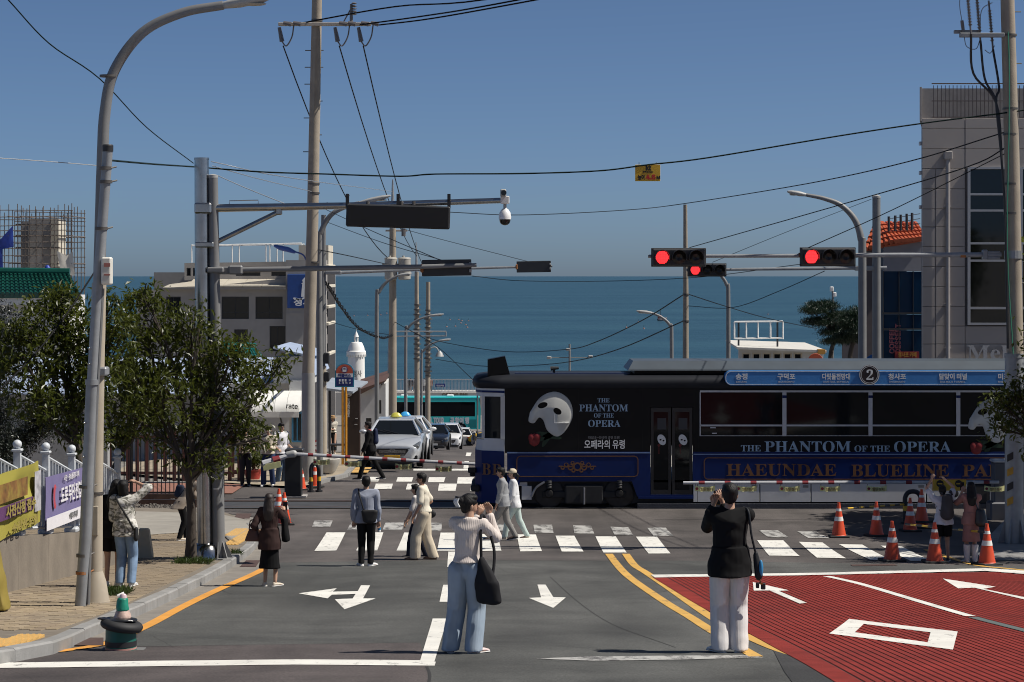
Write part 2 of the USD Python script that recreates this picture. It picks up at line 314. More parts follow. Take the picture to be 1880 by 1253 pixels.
# sea
sx = np.array([-90000, -20000, -4000, -1200, -400, 0, 400, 1200, 4000, 20000, 90000.0]); sy = np.array([300, 500, 1000, 3000, 10000, 40000, 120000.0])
XX, YY = np.meshgrid(sx, sy); V = np.stack([XX, YY, np.zeros_like(XX)], -1); nr, nc = V.shape[:2]; i = np.arange(nr * nc).reshape(nr, nc)
Fq = np.stack([i[:-1, :-1], i[:-1, 1:], i[1:, 1:], i[1:, :-1]], -1).reshape(-1, 4)
sea_m = usdkit.material(stage, '/World/Looks/sea_water', {
    'g': ('geometry', {}), 'mp': ('mapping', {'scale': (0.07, 0.16, 1)}), 'n': ('noise_texture', {'scale': 1.0, 'detail': 7.0, 'roughness': 0.62}),
    'mp2': ('mapping', {'scale': (0.0011, 0.007, 1)}), 'n2': ('noise_texture', {'scale': 1.0, 'detail': 6.0, 'roughness': 0.6}), 'mp3': ('mapping', {'scale': (0.016, 0.05, 1)}), 'n3': ('noise_texture', {'scale': 1.0, 'detail': 5.0, 'roughness': 0.6}), 'ad': ('math', {'math_type': 'multiply_add', 'value2': 0.5}),
    'r': ('rgb_ramp', {'ramp': [(0.5, (0.008, 0.036, 0.055)), (0.9, (0.024, 0.07, 0.09))]}), 'b': ('bump', {'strength': 0.8, 'distance': 1.3}), 'p': ('principled_bsdf', {'roughness': 0.3, 'ior': 1.33, 'specular_ior_level': 0.3})},
    [('g.position', 'mp.vector'), ('mp.vector', 'n.vector'), ('g.position', 'mp2.vector'), ('mp2.vector', 'n2.vector'), ('g.position', 'mp3.vector'), ('mp3.vector', 'n3.vector'), ('n3.fac', 'ad.value1'), ('n2.fac', 'ad.value3'), ('ad.value', 'r.fac'), ('r.color', 'p.base_color'), ('n.fac', 'b.height'), ('b.normal', 'p.normal')], surface='p.BSDF')
top('sea', 'blue sea stretching to the horizon', None, trimesh.Trimesh(V.reshape(-1, 3), np.vstack([Fq[:, :3], Fq[:, [0, 2, 3]]]), process=False), sea_m, True, kind='structure')

# road
road = thing('road', 'asphalt road running down across the tracks towards the sea', None, kind='structure')
def zoom(pts, x0, y0, k): return [(x0 + x / k, y0 + y / k) for x, y in pts]
cross_poly = [G(-200, 1210)[:2], G(0, 1204)[:2], G(110, 1185)[:2], G(200, 1143)[:2], G(370, 1068)[:2], G(452, 1018)[:2], G(480, 990)[:2], G(470, 950)[:2], G(395, 940)[:2], G(395, 893)[:2], G(570, 893)[:2]]
far_l = [(640, 876), (678, 846), (700, 832)]; 
cross_poly += [G(x, y)[:2] for x, y in far_l] + [(-7.0, 120.0), (-12.5, 200.0), (-14, 236), (14, 236), (-0.8, 200.0), (2.0, 110.0), (4.5, 70), (5, 63), (45, 62), (45, 15), (-8, 15)]
part(road, 'asphalt', sheet(Polygon(cross_poly), 0.0, 1.2), A_brown, True)
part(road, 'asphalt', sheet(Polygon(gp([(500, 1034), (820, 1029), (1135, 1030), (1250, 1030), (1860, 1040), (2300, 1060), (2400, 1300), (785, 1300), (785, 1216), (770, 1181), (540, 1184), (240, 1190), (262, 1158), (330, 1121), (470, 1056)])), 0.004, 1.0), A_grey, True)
part(road, 'asphalt', sheet(Polygon(gp([(-200, 1207), (110, 1199), (235, 1188), (540, 1184), (770, 1181), (785, 1216), (785, 1300), (-200, 1300)])), 0.0045, 1.0), A_purple, True)
part(road, 'asphalt_repair', sheet(Polygon(gp([(1420, 1196), (1470, 1204), (1520, 1232), (1600, 1290), (1480, 1290), (1440, 1235)])), 0.009, 1.0), A_dark, True)
CRK = M('crack_dark', (0.022, 0.021, 0.02), .9)
for p, w in (([(783, 1225), (789, 1240), (786, 1262)], .03), ([(240, 1189), (400, 1186), (540, 1184), (660, 1182), (770, 1181)], .02), ([(500, 1034), (700, 1031), (900, 1030), (1135, 1031)], .02), ([(1010, 1060), (1060, 1105), (1130, 1150), (1240, 1190)], .012), ([(560, 1147), (640, 1150), (700, 1146)], .012), ([(1180, 1030), (1400, 1034), (1560, 1038)], .015)):
    part(road, 'crack', sheet(ribbon(p, w), 0.0064), CRK)
Q = lambda pts: zoom(pts, 540, 940, 2.686)
stripes = [Q(p) for p in ([(100, 195), (208, 193), (253, 103), (160, 103)], [(305, 193), (410, 192), (440, 103), (355, 103)], [(505, 193), (610, 193), (634, 104), (543, 104)], [(705, 194), (804, 194), (816, 105), (722, 105)],
    [(910, 196), (1022, 194), (1004, 113), (910, 111)], [(1115, 197), (1222, 196), (1192, 114), (1098, 113)], [(1320, 198), (1427, 198), (1382, 120), (1289, 120)], [(1525, 203), (1640, 203), (1586, 123), (1486, 123)], [(1748, 208), (1856, 207), (1790, 125), (1686, 125)])]
stripes += [[(1412, 1021), (1468, 1022), (1438, 993), (1390, 993)], [(1500, 1025), (1553, 1026), (1510, 997), (1467, 996)], [(1598, 1029), (1636, 1029), (1583, 1001), (1540, 1000)], [(1672, 1031), (1712, 1031), (1655, 1004), (1617, 1003)]]
for p in stripes: part(road, 'crosswalk_stripe', sheet(gp(p), 0.009), W_paint)
for p in ([(100, 45), (190, 45), (178, 76), (88, 76)], [(280, 55), (352, 55), (336, 90), (262, 90)], [(450, 55), (546, 55), (532, 90), (436, 90)], [(650, 56), (730, 56), (726, 95), (644, 95)], [(990, 62), (1080, 62), (1085, 98), (995, 98)], [(1180, 66), (1272, 66), (1279, 106), (1186, 106)], [(1375, 69), (1464, 70), (1480, 109), (1382, 108)], [(1560, 76), (1648, 78), (1674, 118), (1580, 116)], [(1740, 79), (1832, 80), (1872, 122), (1772, 120)],
          [(2290, 92), (2385, 93), (2440, 128), (2338, 127)], [(2480, 98), (2575, 99), (2640, 132), (2536, 131)]):
    part(road, 'crosswalk_stripe', sheet(gp(Q(p)), 0.009), W_worn)
R = lambda pts: zoom(pts, 460, 560, 3.48)
for p in ([(940, 1103), (1040, 1103), (1030, 1132), (930, 1132)], [(1140, 1103), (1245, 1103), (1235, 1135), (1133, 1135)], [(1325, 1103), (1427, 1103), (1420, 1145), (1318, 1145)], [(765, 1101), (830, 1102), (815, 1131), (750, 1130)], [(800, 1145), (910, 1145), (900, 1178), (790, 1178)], [(1003, 1145), (1108, 1145), (1100, 1182), (992, 1182)], [(1205, 1145), (1318, 1145), (1310, 1190), (1197, 1190)], [(1410, 1150), (1520, 1150), (1515, 1192), (1405, 1192)]):
    part(road, 'crosswalk_stripe', sheet(gp(R(p)), 0.009), W_paint)
for p in ([(1040, 1050), (1560, 1050), (1560, 1061), (1040, 1061)], [(1367, 1000), (1396, 1000), (1391, 1048), (1360, 1048)]): part(road, 'stop_line', sheet(gp(R(p)), 0.009), W_paint)
part(road, 'lane_dash', sheet(gp(R([(1380, 945), (1412, 945), (1405, 968), (1374, 968)])), 0.009), W_paint)
part(road, 'stop_line', sheet(gp([(-60, 1219), (300, 1215), (540, 1212.5), (785, 1214), (800, 1217), (798, 1224), (540, 1222), (-60, 1229)]), 0.009), W_paint)
part(road, 'stop_line', sheet(gp([(983, 1211), (1090, 1207), (1376, 1204.5), (1402, 1209), (1240, 1213), (1090, 1215)]), 0.009), W_worn)
for p in ([(683, 530), (755, 530), (692, 742), (620, 742)], [(735, 363), (788, 363), (775, 447), (717, 447)], [(760, 199), (797, 199), (795, 275), (755, 275)]): part(road, 'lane_dash', sheet(gp(Q(p)), 0.0095), W_paint)
part(road, 'lane_arrow', sheet([gp(Q([(22, 405), (210, 380), (190, 397), (314, 394), (330, 365), (375, 365), (340, 430), (402, 430), (248, 484), (200, 434), (288, 431), (303, 408), (186, 412), (165, 430)]))], 0.0095), W_paint)
part(road, 'lane_arrow', sheet(gp(Q([(1200, 362), (1240, 362), (1278, 424), (1340, 425), (1278, 477), (1158, 428), (1218, 425)])), 0.0095), W_paint)
part(road, 'centre_line', sheet(ribbon([(1118, 1018), (1140, 1046), (1165, 1068), (1225, 1109), (1270, 1136), (1316, 1165), (1360, 1191), (1388, 1207)], 0.15), 0.0095), Y_paint)
part(road, 'centre_line', sheet(ribbon([(1149, 1018), (1165, 1039), (1187, 1053), (1230, 1082), (1290, 1124), (1313, 1139), (1370, 1169), (1420, 1191), (1462, 1205)], 0.15), 0.0095), Y_paint)
part(road, 'edge_line', sheet(ribbon([(-40, 1209), (50, 1202), (110, 1197), (190, 1184), (225, 1171), (262, 1154), (330, 1118), (400, 1084), (470, 1053), (500, 1036)], 0.16), 0.0097), O_paint)
part(road, 'edge_line', sheet(ribbon([(1700, 1010), (1760, 1030), (1800, 1040), (1850, 1045), (1960, 1056)], 0.13), 0.0097), Y_paint)
part(road, 'gutter', sheet(Polygon(gp([(-200, 1209), (0, 1205), (110, 1186), (200, 1145), (370, 1070), (452, 1020), (478, 1000), (500, 1010), (486, 1040), (465, 1051), (400, 1080), (330, 1113), (262, 1149), (225, 1166), (190, 1179), (110, 1191), (0, 1203), (-200, 1215)])), 0.0052, 0.8), M('gutter_concrete', (0.2, 0.18, 0.155), 0.85, 0.2, 3, 0.4, 40, dirt=(0.11, 0.1, 0.09)), True)
GR = M('rust_grate', (0.07, 0.04, 0.032), 0.75, 0.3, 12, 0.3, 40)
for p in ([(107, 1172), (190, 1173), (190, 1187), (90, 1187)], [(452, 1030), (478, 1030), (470, 1042), (440, 1042)], [(434, 953), (462, 953), (458, 963), (430, 963)]):
    gp_ = gp(p); q = Polygon(gp_)
    part(road, 'drain_grate', sheet(q, 0.012 if p[0][1] > 1000 else 0.13), GR)
part(road, 'drain_grate', sheet(gp(zoom([(380, 930), (760, 925), (790, 938), (400, 942)], 1480, 840, 4.7)), 0.012), GR)
# red anti-slip lanes: a dark bed with raised red ribs running along the lanes
L_pix = [(1199, 1062), (1225, 1078), (1262, 1101), (1310, 1129), (1365, 1160), (1420, 1190), (1475, 1220), (1530, 1253), (1600, 1296)]
D_pix = [(1518, 1057), (1575, 1072), (1640, 1092), (1720, 1116), (1790, 1137), (1880, 1160), (1990, 1192), (2100, 1225), (2200, 1255)]
Lc, Dc = arc([G(*p)[:2] for p in L_pix], 5), arc([G(*p)[:2] for p in D_pix], 5)
red_clip = Polygon(gp([(1199, 1062), (1350, 1060), (1500, 1058.5), (1810, 1051), (1880, 1057), (2300, 1080), (2300, 1300), (1606, 1300), (1530, 1254), (1475, 1221), (1420, 1191), (1365, 1161), (1310, 1130), (1262, 1102), (1225, 1079)]))
RED = M('red_antislip', (0.205, 0.028, 0.022), 0.85, 0.24, 2.5, 0.5, 60, spec=.15, dirt=(0.085, 0.022, 0.02), dscale=0.45)
red = thing('red_lane_surface', 'red ribbed anti-slip surfacing on the lanes at the lower right', None, kind='structure')
part(red, 'bed', sheet(red_clip, 0.0086, 0.9), M('red_bed', (0.06, 0.02, 0.018), 0.9), True)
ribs = []
off = lambda t: Lc + (Dc - Lc) * t
ribs.append(Polygon(np.vstack([off(0.0), off(0.075)[::-1]])).buffer(0))
t = 0.083
while t < 3.2:
    ribs.append(Polygon(np.vstack([off(t), off(t + 0.0215)[::-1]])).buffer(0)); t += 0.028
part(red, 'rib', sheet([r.intersection(red_clip) for r in ribs if r.intersects(red_clip)], 0.0146, 0.9), RED, True, kind='stuff')
part(red, 'border_line', sheet(Polygon(gp([(1195, 1057.5), (1500, 1054), (1810, 1045.5), (1880, 1050), (2300, 1072), (2300, 1078), (1880, 1056), (1810, 1050.5), (1500, 1058), (1202, 1062.5)])), 0.019, 0.8), W_paint)
part(red, 'lane_divider', sheet(ribbon([(1518, 1060), (1575, 1073), (1640, 1092), (1720, 1116), (1782, 1134)], 0.14), 0.0188), W_paint)
part(red, 'lane_divider', sheet(ribbon([(1786, 1135.5), (1880, 1160), (1990, 1192)], 0.14), 0.0188), M('grey_green_stripe', (0.09, 0.11, 0.105), 0.8))
part(red, 'lane_arrow', sheet(gp(zoom([(1085, 220), (1440, 303), (1340, 308), (1620, 428), (1545, 433), (1250, 303), (1095, 305)], 1180, 1030, 5.37)), 0.0188), W_paint)
part(red, 'lane_arrow', sheet(gp(zoom([(1480, 120), (1740, 160), (1680, 171), (1980, 232), (1980, 246), (1640, 166), (1555, 168)], 1180, 1020, 2.686)), 0.0188), W_paint)
part(red, 'box_marking', sheet(Polygon(gp(zoom([(1018, 320), (1553, 383), (1530, 473), (920, 393)], 1180, 1020, 2.686)), [gp(zoom([(1090, 345), (1420, 387), (1405, 437), (1045, 387)], 1180, 1020, 2.686))]), 0.0188), W_paint)

# left pavement: slab, kerb stones, pavers
pave = thing('left_pavement', 'beige block pavement with grey kerb on the left of the road', None, kind='structure')
K_pix = [(-60, 1206), (0, 1197), (60, 1187), (110, 1176), (170, 1150), (240, 1120), (330, 1080), (400, 1045), (440, 1020), (462, 1004), (474, 988), (474, 970), (462, 956)]
Kc = arc([G(x, y, 0.13)[:2] for x, y in K_pix], 8)
slab = Polygon(list(Kc) + [tuple(G(395, 942, 0.02)[:2]), (-11.5, 57.0), (-26, 57.0), (-26, 15.0), (Kc[0][0], 15.0)]).buffer(0)
inner = slab.difference(LineString(Kc).buffer(0.19)).buffer(-0.004)
part(pave, 'paving_bed', sheet(inner, 0.115, 1.0), M('paving_bed', (0.16, 0.135, 0.105), 0.9, 0.2, 4, 0.2), True)
KM = [M(f'kerb_stone_{k}', c, 0.8, 0.15, 6, 0.3, 60, dirt=(0.15, 0.145, 0.135)) for k, c in enumerate([(0.235, 0.23, 0.22), (0.255, 0.25, 0.24), (0.22, 0.215, 0.205)])]
kl = LineString(Kc); rnd = random.Random(4)
for k in range(int(kl.length / 1.0)):
    a, b = np.array(kl.interpolate(k * 1.0 + 0.002).coords[0]), np.array(kl.interpolate(k * 1.0 + 0.998).coords[0])
    d = (b - a) / np.linalg.norm(b - a); n = np.array([-d[1], d[0]]) * 0.17; q = []
    za, zb = gz(a[1]), gz(b[1]); dz = rnd.uniform(-.004, .004)
    n = n if Point(*(a + n)).within(slab) or Point(*(b + n)).within(slab) else -n
    for p2, z in ((a, za), (b, zb), (b + n, zb), (a + n, za)):
        q += [(p2[0], p2[1], z - 0.05)]
    for p2, z in ((a + n * .12, za), (b + n * .12, zb), (b + n, zb), (a + n, za)): q += [(p2[0], p2[1], z + 0.142 + dz)]
    for p2, z in ((a, za), (b, zb)): q += [(p2[0], p2[1], z + 0.122 + dz)]
    part(pave, 'kerb_stone', trimesh.convex.convex_hull(np.array(q)), KM[rnd.randrange(3)], False)
PM = [M(f'paver_{k}', c, 0.85, 0.12, 9, 0.3, 60, dirt=(0.14, 0.12, 0.1), damt=0.6) for k, c in enumerate([(0.265, 0.205, 0.13), (0.3, 0.235, 0.155), (0.235, 0.18, 0.12), (0.21, 0.135, 0.105), (0.36, 0.325, 0.26)])]
u = np.array([Kc[60][0] - Kc[20][0], Kc[60][1] - Kc[20][1]]); u /= np.linalg.norm(u); w = np.array([-u[1], u[0]])
pv = []; o = np.array(Kc[20]) + w * 0.26
tact = Polygon(gp([(-60, 1180), (66, 1166), (40, 1180), (0, 1186), (-60, 1194)], 0.13)).union(Polygon(gp([(430, 972), (466, 972), (448, 1000), (412, 1000)], 0.13)))
for jj in range(-3, 44):
    for ii in range(-26, 110):
        c = o + u * (ii * 0.3 + (0.15 if jj % 2 else 0)) + w * jj * 0.15
        if not (26 < c[1] < 52) or abs(c[0] / c[1] * F + 60) > 1060: continue
        pt = Point(*c)
        if not inner.contains(pt.buffer(0.13)) or tact.intersects(pt.buffer(0.15)): continue
        px = CX + F * c[0] / c[1]
        if px < -80: continue
        tone = rnd.random(); t = 4 if (jj in (16, 17) and ii % 3) else (3 if jj in (18, 19, 20, 21) else (0 if tone < .5 else 1 if tone < .8 else 2))
        pv.append((c[1], c, t, rnd.uniform(-.003, .004)))
pv.sort(key=lambda q: q[0]); rest = []
def paver(c, dz):
    pts = []
    for a, b in ((-1, -1), (1, -1), (1, 1), (-1, 1)):
        e = c + u * a * 0.144 + w * b * 0.069; pts.append((e[0], e[1], gz(e[1]) + 0.1)); e = c + u * a * 0.139 + w * b * 0.064; pts.append((e[0], e[1], gz(e[1]) + 0.127 + dz))
    return trimesh.convex.convex_hull(np.array(pts))
for k, (_, c, t, dz) in enumerate(pv):
    if k < 300: part(pave, 'paver', paver(c, dz), PM[t], False)
    else: rest.append(paver(c, dz))
part(pave, 'paver', rest, M('paver_rest', (0.265, 0.205, 0.135), 0.85, 0.12, 9, 0.3, 60, dirt=(0.14, 0.12, 0.1), damt=0.6, island=0.2), False, kind='stuff')
TM = M('tactile_tile', (0.5, 0.3, 0.09), 0.75, 0.15, 8, 0.2)
for p0, p1, n in (((-60, 1182), (52, 1166), 9), ((414, 998), (450, 972), 9)):
    pass
for poly, ang in ((Polygon(gp([(-60, 1180), (66, 1166), (40, 1180), (0, 1186), (-60, 1194)], 0.13)), 0), (Polygon(gp([(430, 972), (466, 972), (448, 1000), (412, 1000)], 0.13)), 1)):
    x0, y0, x1, y1 = poly.bounds
    for a in np.arange(x0, x1, 0.3):
        for b in np.arange(y0, y1, 0.3):
            if not poly.contains(Point(a + .15, b + .15)): continue
            z = gz(b + .15) + 0.13; ms = [box((a + .15, b + .15, z - .012), (.292, .292, .03))]
            ms += [box((a + .05 + .065 * k, b + .15, z + .006), (.03, .27, .008)) for k in range(4)]
            part(pave, 'tactile_tile', ms, TM, False)
# concrete apron by the crossing, left
part(pave, 'apron', sheet(Polygon(gp([(240, 985), (250, 940), (398, 944), (460, 957), (470, 975), (430, 1000), (400, 975)], 0.12)).intersection(slab), 0.1335, 0.8), M('apron_concrete', (0.27, 0.25, 0.215), 0.85, 0.15, 2, 0.3, 40, dirt=(0.16, 0.145, 0.125)), True)
# right kerb island with the pole
isl = Polygon(gp([(1790, 1020), (1830, 1042), (1900, 1048), (2100, 1058), (2300, 1030), (2300, 960), (1960, 950), (1840, 985)]))
rp = thing('right_pavement', 'grey kerbed pavement corner at the right edge beside the pole', None, kind='structure')
part(rp, 'slab', [prism([(x, y) for x, y in isl.exterior.coords], gz(46) - 0.3, gz(46) + 0.15, 'xy')], M('grey_kerb', (0.22, 0.215, 0.21), 0.8, 0.15, 4, 0.3, dirt=(0.1, 0.1, 0.1)), False)
# tracks
tr = thing('railway_track', 'rusty railway tracks crossing the road in a dark rubber panel', None, kind='structure')
part(tr, 'crossing_panel', sheet(Polygon([(-7.8, 57.7), (14, 57.7), (14, 60.4), (-7.8, 60.4)]), 0.02, 1.0), M('rubber_panel', (0.035, 0.037, 0.042), 0.8, 0.3, 3, 0.3), True)
RM = M('rusty_rail', (0.11, 0.06, 0.04), 0.6, 0.3, 10, 0.2, metal=0.3); RT = M('rail_top', (0.35, 0.33, 0.31), 0.35, 0.1, metal=1.0)
zr = gz(59.0)
for y in (58.3, 59.75):
    part(tr, 'rail', [bx(-40, -8.0, y - .035, y + .035, zr - .0, zr + .20), bx(-40, -8.0, y - .07, y + .07, zr - .0, zr + .05), bx(-8.0, 40, y - .035, y + .035, zr + .0, zr + .034)], RM, False)
    part(tr, 'rail_head', bx(-40, -8.0, y - .03, y + .03, zr + .201, zr + .206), RT, False)
rs = np.random.default_rng(3); st = []
base = trimesh.creation.icosphere(0)
for k in range(5200):
    x, y = rs.uniform(-15, -8.1), rs.uniform(56.4, 61.3)
    m = base.copy(); m.vertices *= rs.uniform(.02, .05, 3); m.vertices += rs.uniform(-.01, .01, m.vertices.shape); m.apply_translation((x, y, gz(y) + 0.02 + rs.uniform(0, .05))); st.append(m)
top('ballast', 'grey and brown stone ballast around the rails on the left', None, st, M('ballast_stone', (0.2, 0.175, 0.15), 0.85, 0.25, 8, island=0.45), False, kind='stuff')
for k in range(26):
    x = -8.6 - k * 0.6
    part(tr, 'sleeper', bbx(x - .11, x + .11, 57.8, 60.3, zr - .02, zr + .055, .01), M('sleeper_concrete', (0.2, 0.17, 0.14), 0.85, 0.2, 5), False)
# reddish walkway behind the rails, left; far pavement left of the road
wk = thing('walkway', 'reddish paved walkway behind the iron fence by the tracks', None, kind='structure')
part(wk, 'paving', sheet(Polygon([(-30, 62.4), (-7.6, 62.4), (-7.6, 66), (-30, 66)]), 0.03, 1.5), M('red_paving', (0.23, 0.105, 0.075), 0.85, 0.15, 5, 0.2), True)
fp = thing('far_pavement', 'beige pavement beyond the tracks on the left of the street', None, kind='structure')
fpoly = Polygon([tuple(G(410, 890)[:2]), tuple(G(545, 898)[:2]), tuple(G(575, 893)[:2])] + [tuple(G(x, y)[:2]) for x, y in far_l] + [(-7.0, 119.0), (-13.0, 119.0), (-12.2, 70)])
part(fp, 'paving', sheet(fpoly, 0.06, 1.2), M('far_beige_paving', (0.3, 0.25, 0.18), 0.85, 0.15, 3, 0.2, dirt=(0.2, 0.17, 0.13)), True)
fl = [G(x, y)[:2] for x, y in [(575, 893)] + far_l]
for k in range(len(fl) - 1):
    a, b = np.array(fl[k]), np.array(fl[k + 1]); n = max(1, int(np.linalg.norm(b - a) / 1.5))
    for q in range(n):
        c0, c1 = a + (b - a) * (q / n), a + (b - a) * ((q + .98) / n); d = (c1 - c0) / np.linalg.norm(c1 - c0); s_ = np.array([-d[1], d[0]]) * .16
        part(fp, 'kerb_stone', trimesh.convex.convex_hull(np.array([(p[0], p[1], gz(p[1]) + z) for p in (c0, c1, c0 + s_, c1 + s_) for z in (-.05, .11)])), KM[q % 3], False)
part(fp, 'tactile_strip', sheet(ribbon([(660, 872), (668, 862)], .5), 0.068), TM)
# ================================================================ tram
TY = 57.75; TS = S(TY); TZ = gz(59.0) + 0.03
X0 = (873 - CX) / TS
tram = thing('tram', 'navy and black sightseeing tram with route board crossing the road', 'tram', (X0, TY, TZ))
TL = 15.6; TW = 2.55
def U(px): return (px - 873) / TS
def Zt(py): return (CZ - (py - HY) / TS) - TZ
def plan(inset, nose=0.0):
    """Floor plan of the tram at the given inset: both noses tapered."""
    i = inset
    return [(0.0 + i + nose, 0.62), (0.16 + i + nose, 0.3), (0.72 + i * .5, 0.0 + i), (TL - .72, 0.0 + i), (TL - i, .62), (TL - i, TW - .62), (TL - .72, TW - i), (0.72 + i * .5, TW - i), (0.16 + i + nose, TW - .3), (0.0 + i + nose, TW - .62)]
BLK = M('tram_black', (0.005, 0.005, 0.0055), 0.38, 0.3, 1.5, spec=0.2); NAVY = M('tram_navy', (0.004, 0.017, 0.1), 0.38, 0.18, 1.5, spec=0.2, dirt=(0.008, 0.02, 0.09))
WHT = M('tram_white', (0.6, 0.6, 0.6), 0.45, 0.08, 2, dirt=(0.4, 0.38, 0.35), damt=0.5); ROOFG = M('tram_roof', (0.016, 0.017, 0.021), 0.5, 0.2, 1.5, spec=.2)
GREYR = M('tram_clerestory', (0.06, 0.075, 0.09), 0.45, 0.12, 2, dirt=(0.045, 0.05, 0.055)); LBLUE = M('tram_route_blue', (0.05, 0.22, 0.55), 0.4, 0.08, 2); CREAM = M('lettering_white', (0.75, 0.75, 0.74), 0.5, 0.05)
GOLD = M('tram_gold', (0.15, 0.062, 0.02), 0.5, 0.2, 8); UNDER = M('tram_underframe', (0.016, 0.016, 0.017), 0.7, 0.4, 6, 0.2); PALE = M('tram_pale_line', (0.16, 0.24, 0.42), 0.4)
STEEL = M('dull_steel', (0.3, 0.3, 0.31), 0.4, 0.2, 10, metal=0.8)
z_bl, z_wl, z_top = Zt(832), Zt(884), Zt(714)
def openings(y0, y1, wins):
    pl = Polygon(plan(0)); return pl
# side wall in near plane with real window openings; the rest of the shell closes it
wx = [(1287, 1436), (1444, 1594), (1602, 1755), (1763, 1916), (1924, 2010)]
side = Polygon([(U(927), z_bl), (TL - .72, z_bl), (TL - .72, z_top), (U(927), z_top)])
for a, b in wx: side = side.difference(shapely.box(U(a), Zt(800), U(b), Zt(721)))
side = side.difference(shapely.box(U(1194), -1, U(1272), Zt(748)))
part(tram, 'side_wall', prism(side, 0.0, 0.05), BLK, False)
part(tram, 'side_wall', prism(Polygon([(.72, z_bl), (TL - .72, z_bl), (TL - .72, z_top), (.72, z_top)]), TW - .05, TW), BLK, False)
for px in (1062, 1180, 1282): part(tram, 'panel_joint', bx(U(px) - .006, U(px) + .006, -.003, .004, z_bl, z_top), M('joint_black', (0.002,) * 3, .8), False)
part(tram, 'floor', prism(plan(.03), Zt(886), Zt(882), 'xy'), UNDER, False)
part(tram, 'ceiling', prism(plan(.03), z_top - .04, z_top, 'xy'), M('tram_ceiling', (0.06, 0.058, 0.055), 0.8), False)
# navy waist band with cut-outs for bogie and door
band = Polygon([(U(931), Zt(830)), (TL - .72, Zt(830)), (TL - .72, Zt(884)), (U(1272), Zt(884)), (U(1272), Zt(912)), (U(1170), Zt(912)), (U(1160), Zt(884)), (U(955), Zt(884)), (U(945), Zt(925)), (U(931), Zt(925))])
band = band.difference(shapely.box(U(1194), Zt(909), U(1272), 9))
part(tram, 'waist_band', prism(band, -0.025, 0.06), NAVY, False)
part(tram, 'waist_line', bx(U(931), U(1193), -.034, -.02, Zt(832.5), Zt(830.5)), PALE, False); part(tram, 'waist_line', bx(U(1273), TL - .75, -.034, -.02, Zt(835.5), Zt(833.5)), PALE, False)
# nose: navy skirt, white cab ring with windows, dark bumper
part(tram, 'nose_skirt', prism(plan(-.02)[-2:] + plan(-.02)[:3] + [(.8, TW)], Zt(925), Zt(829), 'xy').union if False else prism([(0.72, -.02), (.15, .29), (-.02, .62), (-.02, TW - .62), (.15, TW - .29), (.72, TW + .02)], Zt(925), Zt(829), 'xy'), NAVY, False)
part(tram, 'nose_skirt', prism([(TL - 0.72, -.02), (TL + .02, .62), (TL + .02, TW - .62), (TL - .72, TW + .02)], Zt(915), Zt(829), 'xy'), NAVY, False)
cr = [(0.73, 0.0), (0.17, 0.3), (0.01, .62), (0.01, TW - .62), (.17, TW - .3), (.73, TW)]
part(tram, 'cab_sill', prism(cr, Zt(829), Zt(806), 'xy'), WHT, False); part(tram, 'cab_header', prism(cr, Zt(729), Zt(712), 'xy'), WHT, False)
part(tram, 'cab_stripe', prism([(x - .012 if x < .6 else x, y - .012 if y < 1 else y + .012) for x, y in cr], Zt(722), Zt(718), 'xy'), NAVY, False)
for y in (0.0, TW): part(tram, 'cab_pillar', bx(.63, .74, min(y, abs(y - .1)), max(y, abs(y - .1)), Zt(807), Zt(728)), WHT, False)
for y in (.3, TW - .3): part(tram, 'cab_pillar', bbox((.2, y + (.03 if y < 1 else -.03), (Zt(807) + Zt(728)) / 2), (.1, .1, Zt(728) - Zt(807)), .02), WHT, False)
GL = glass('tram_glass', (0.02, 0.022, 0.025), 0.05, 1.3)
def quadpane(a, b, z0, z1, t=.02):
    a, b = np.array(a, float), np.array(b, float); d = (b - a) / np.linalg.norm(b - a); n = np.array([d[1], -d[0]]) * t / 2
    return prism([tuple(a + n), tuple(b + n), tuple(b - n), tuple(a - n)], z0, z1, 'xy')
part(tram, 'cab_window', quadpane((.2, .31), (.66, .05), Zt(806), Zt(729)), GL, False); part(tram, 'windscreen', quadpane((.03, .64), (.03, TW - .64), Zt(806), Zt(729)), GL, False)
part(tram, 'cab_window', quadpane((.2, TW - .31), (.66, TW - .05), Zt(806), Zt(729)), GL, False)
part(tram, 'cab_bulkhead', bx(.9, .95, .05, TW - .05, Zt(880), z_top), BLK, False)
for k in range(2): part(tram, 'headlight', [rot(lathe([(.02, 0), (.11, .01), (.12, .07), (.07, .1)], 14), -90, (0, 1, 0)).apply_translation((-.02, .75 + k * 1.05, Zt(812)))], STEEL)
part(tram, 'bumper', [bbx(-.12, .1, .25, TW - .25, Zt(905), Zt(893), .03), bbx(-.2, 0, .5, .62, Zt(872), Zt(862), .02), bbx(-.16, 0, .8, .95, Zt(880), Zt(868), .02)], UNDER, False)
part(tram, 'wing_mirror', [tube([(.2, -.02, Zt(806)), (.05, -.14, Zt(804)), (-.02, -.16, Zt(800))], .015, 6), bbox((-.05, -.18, Zt(802)), (.05, .1, .16), .015)], UNDER)
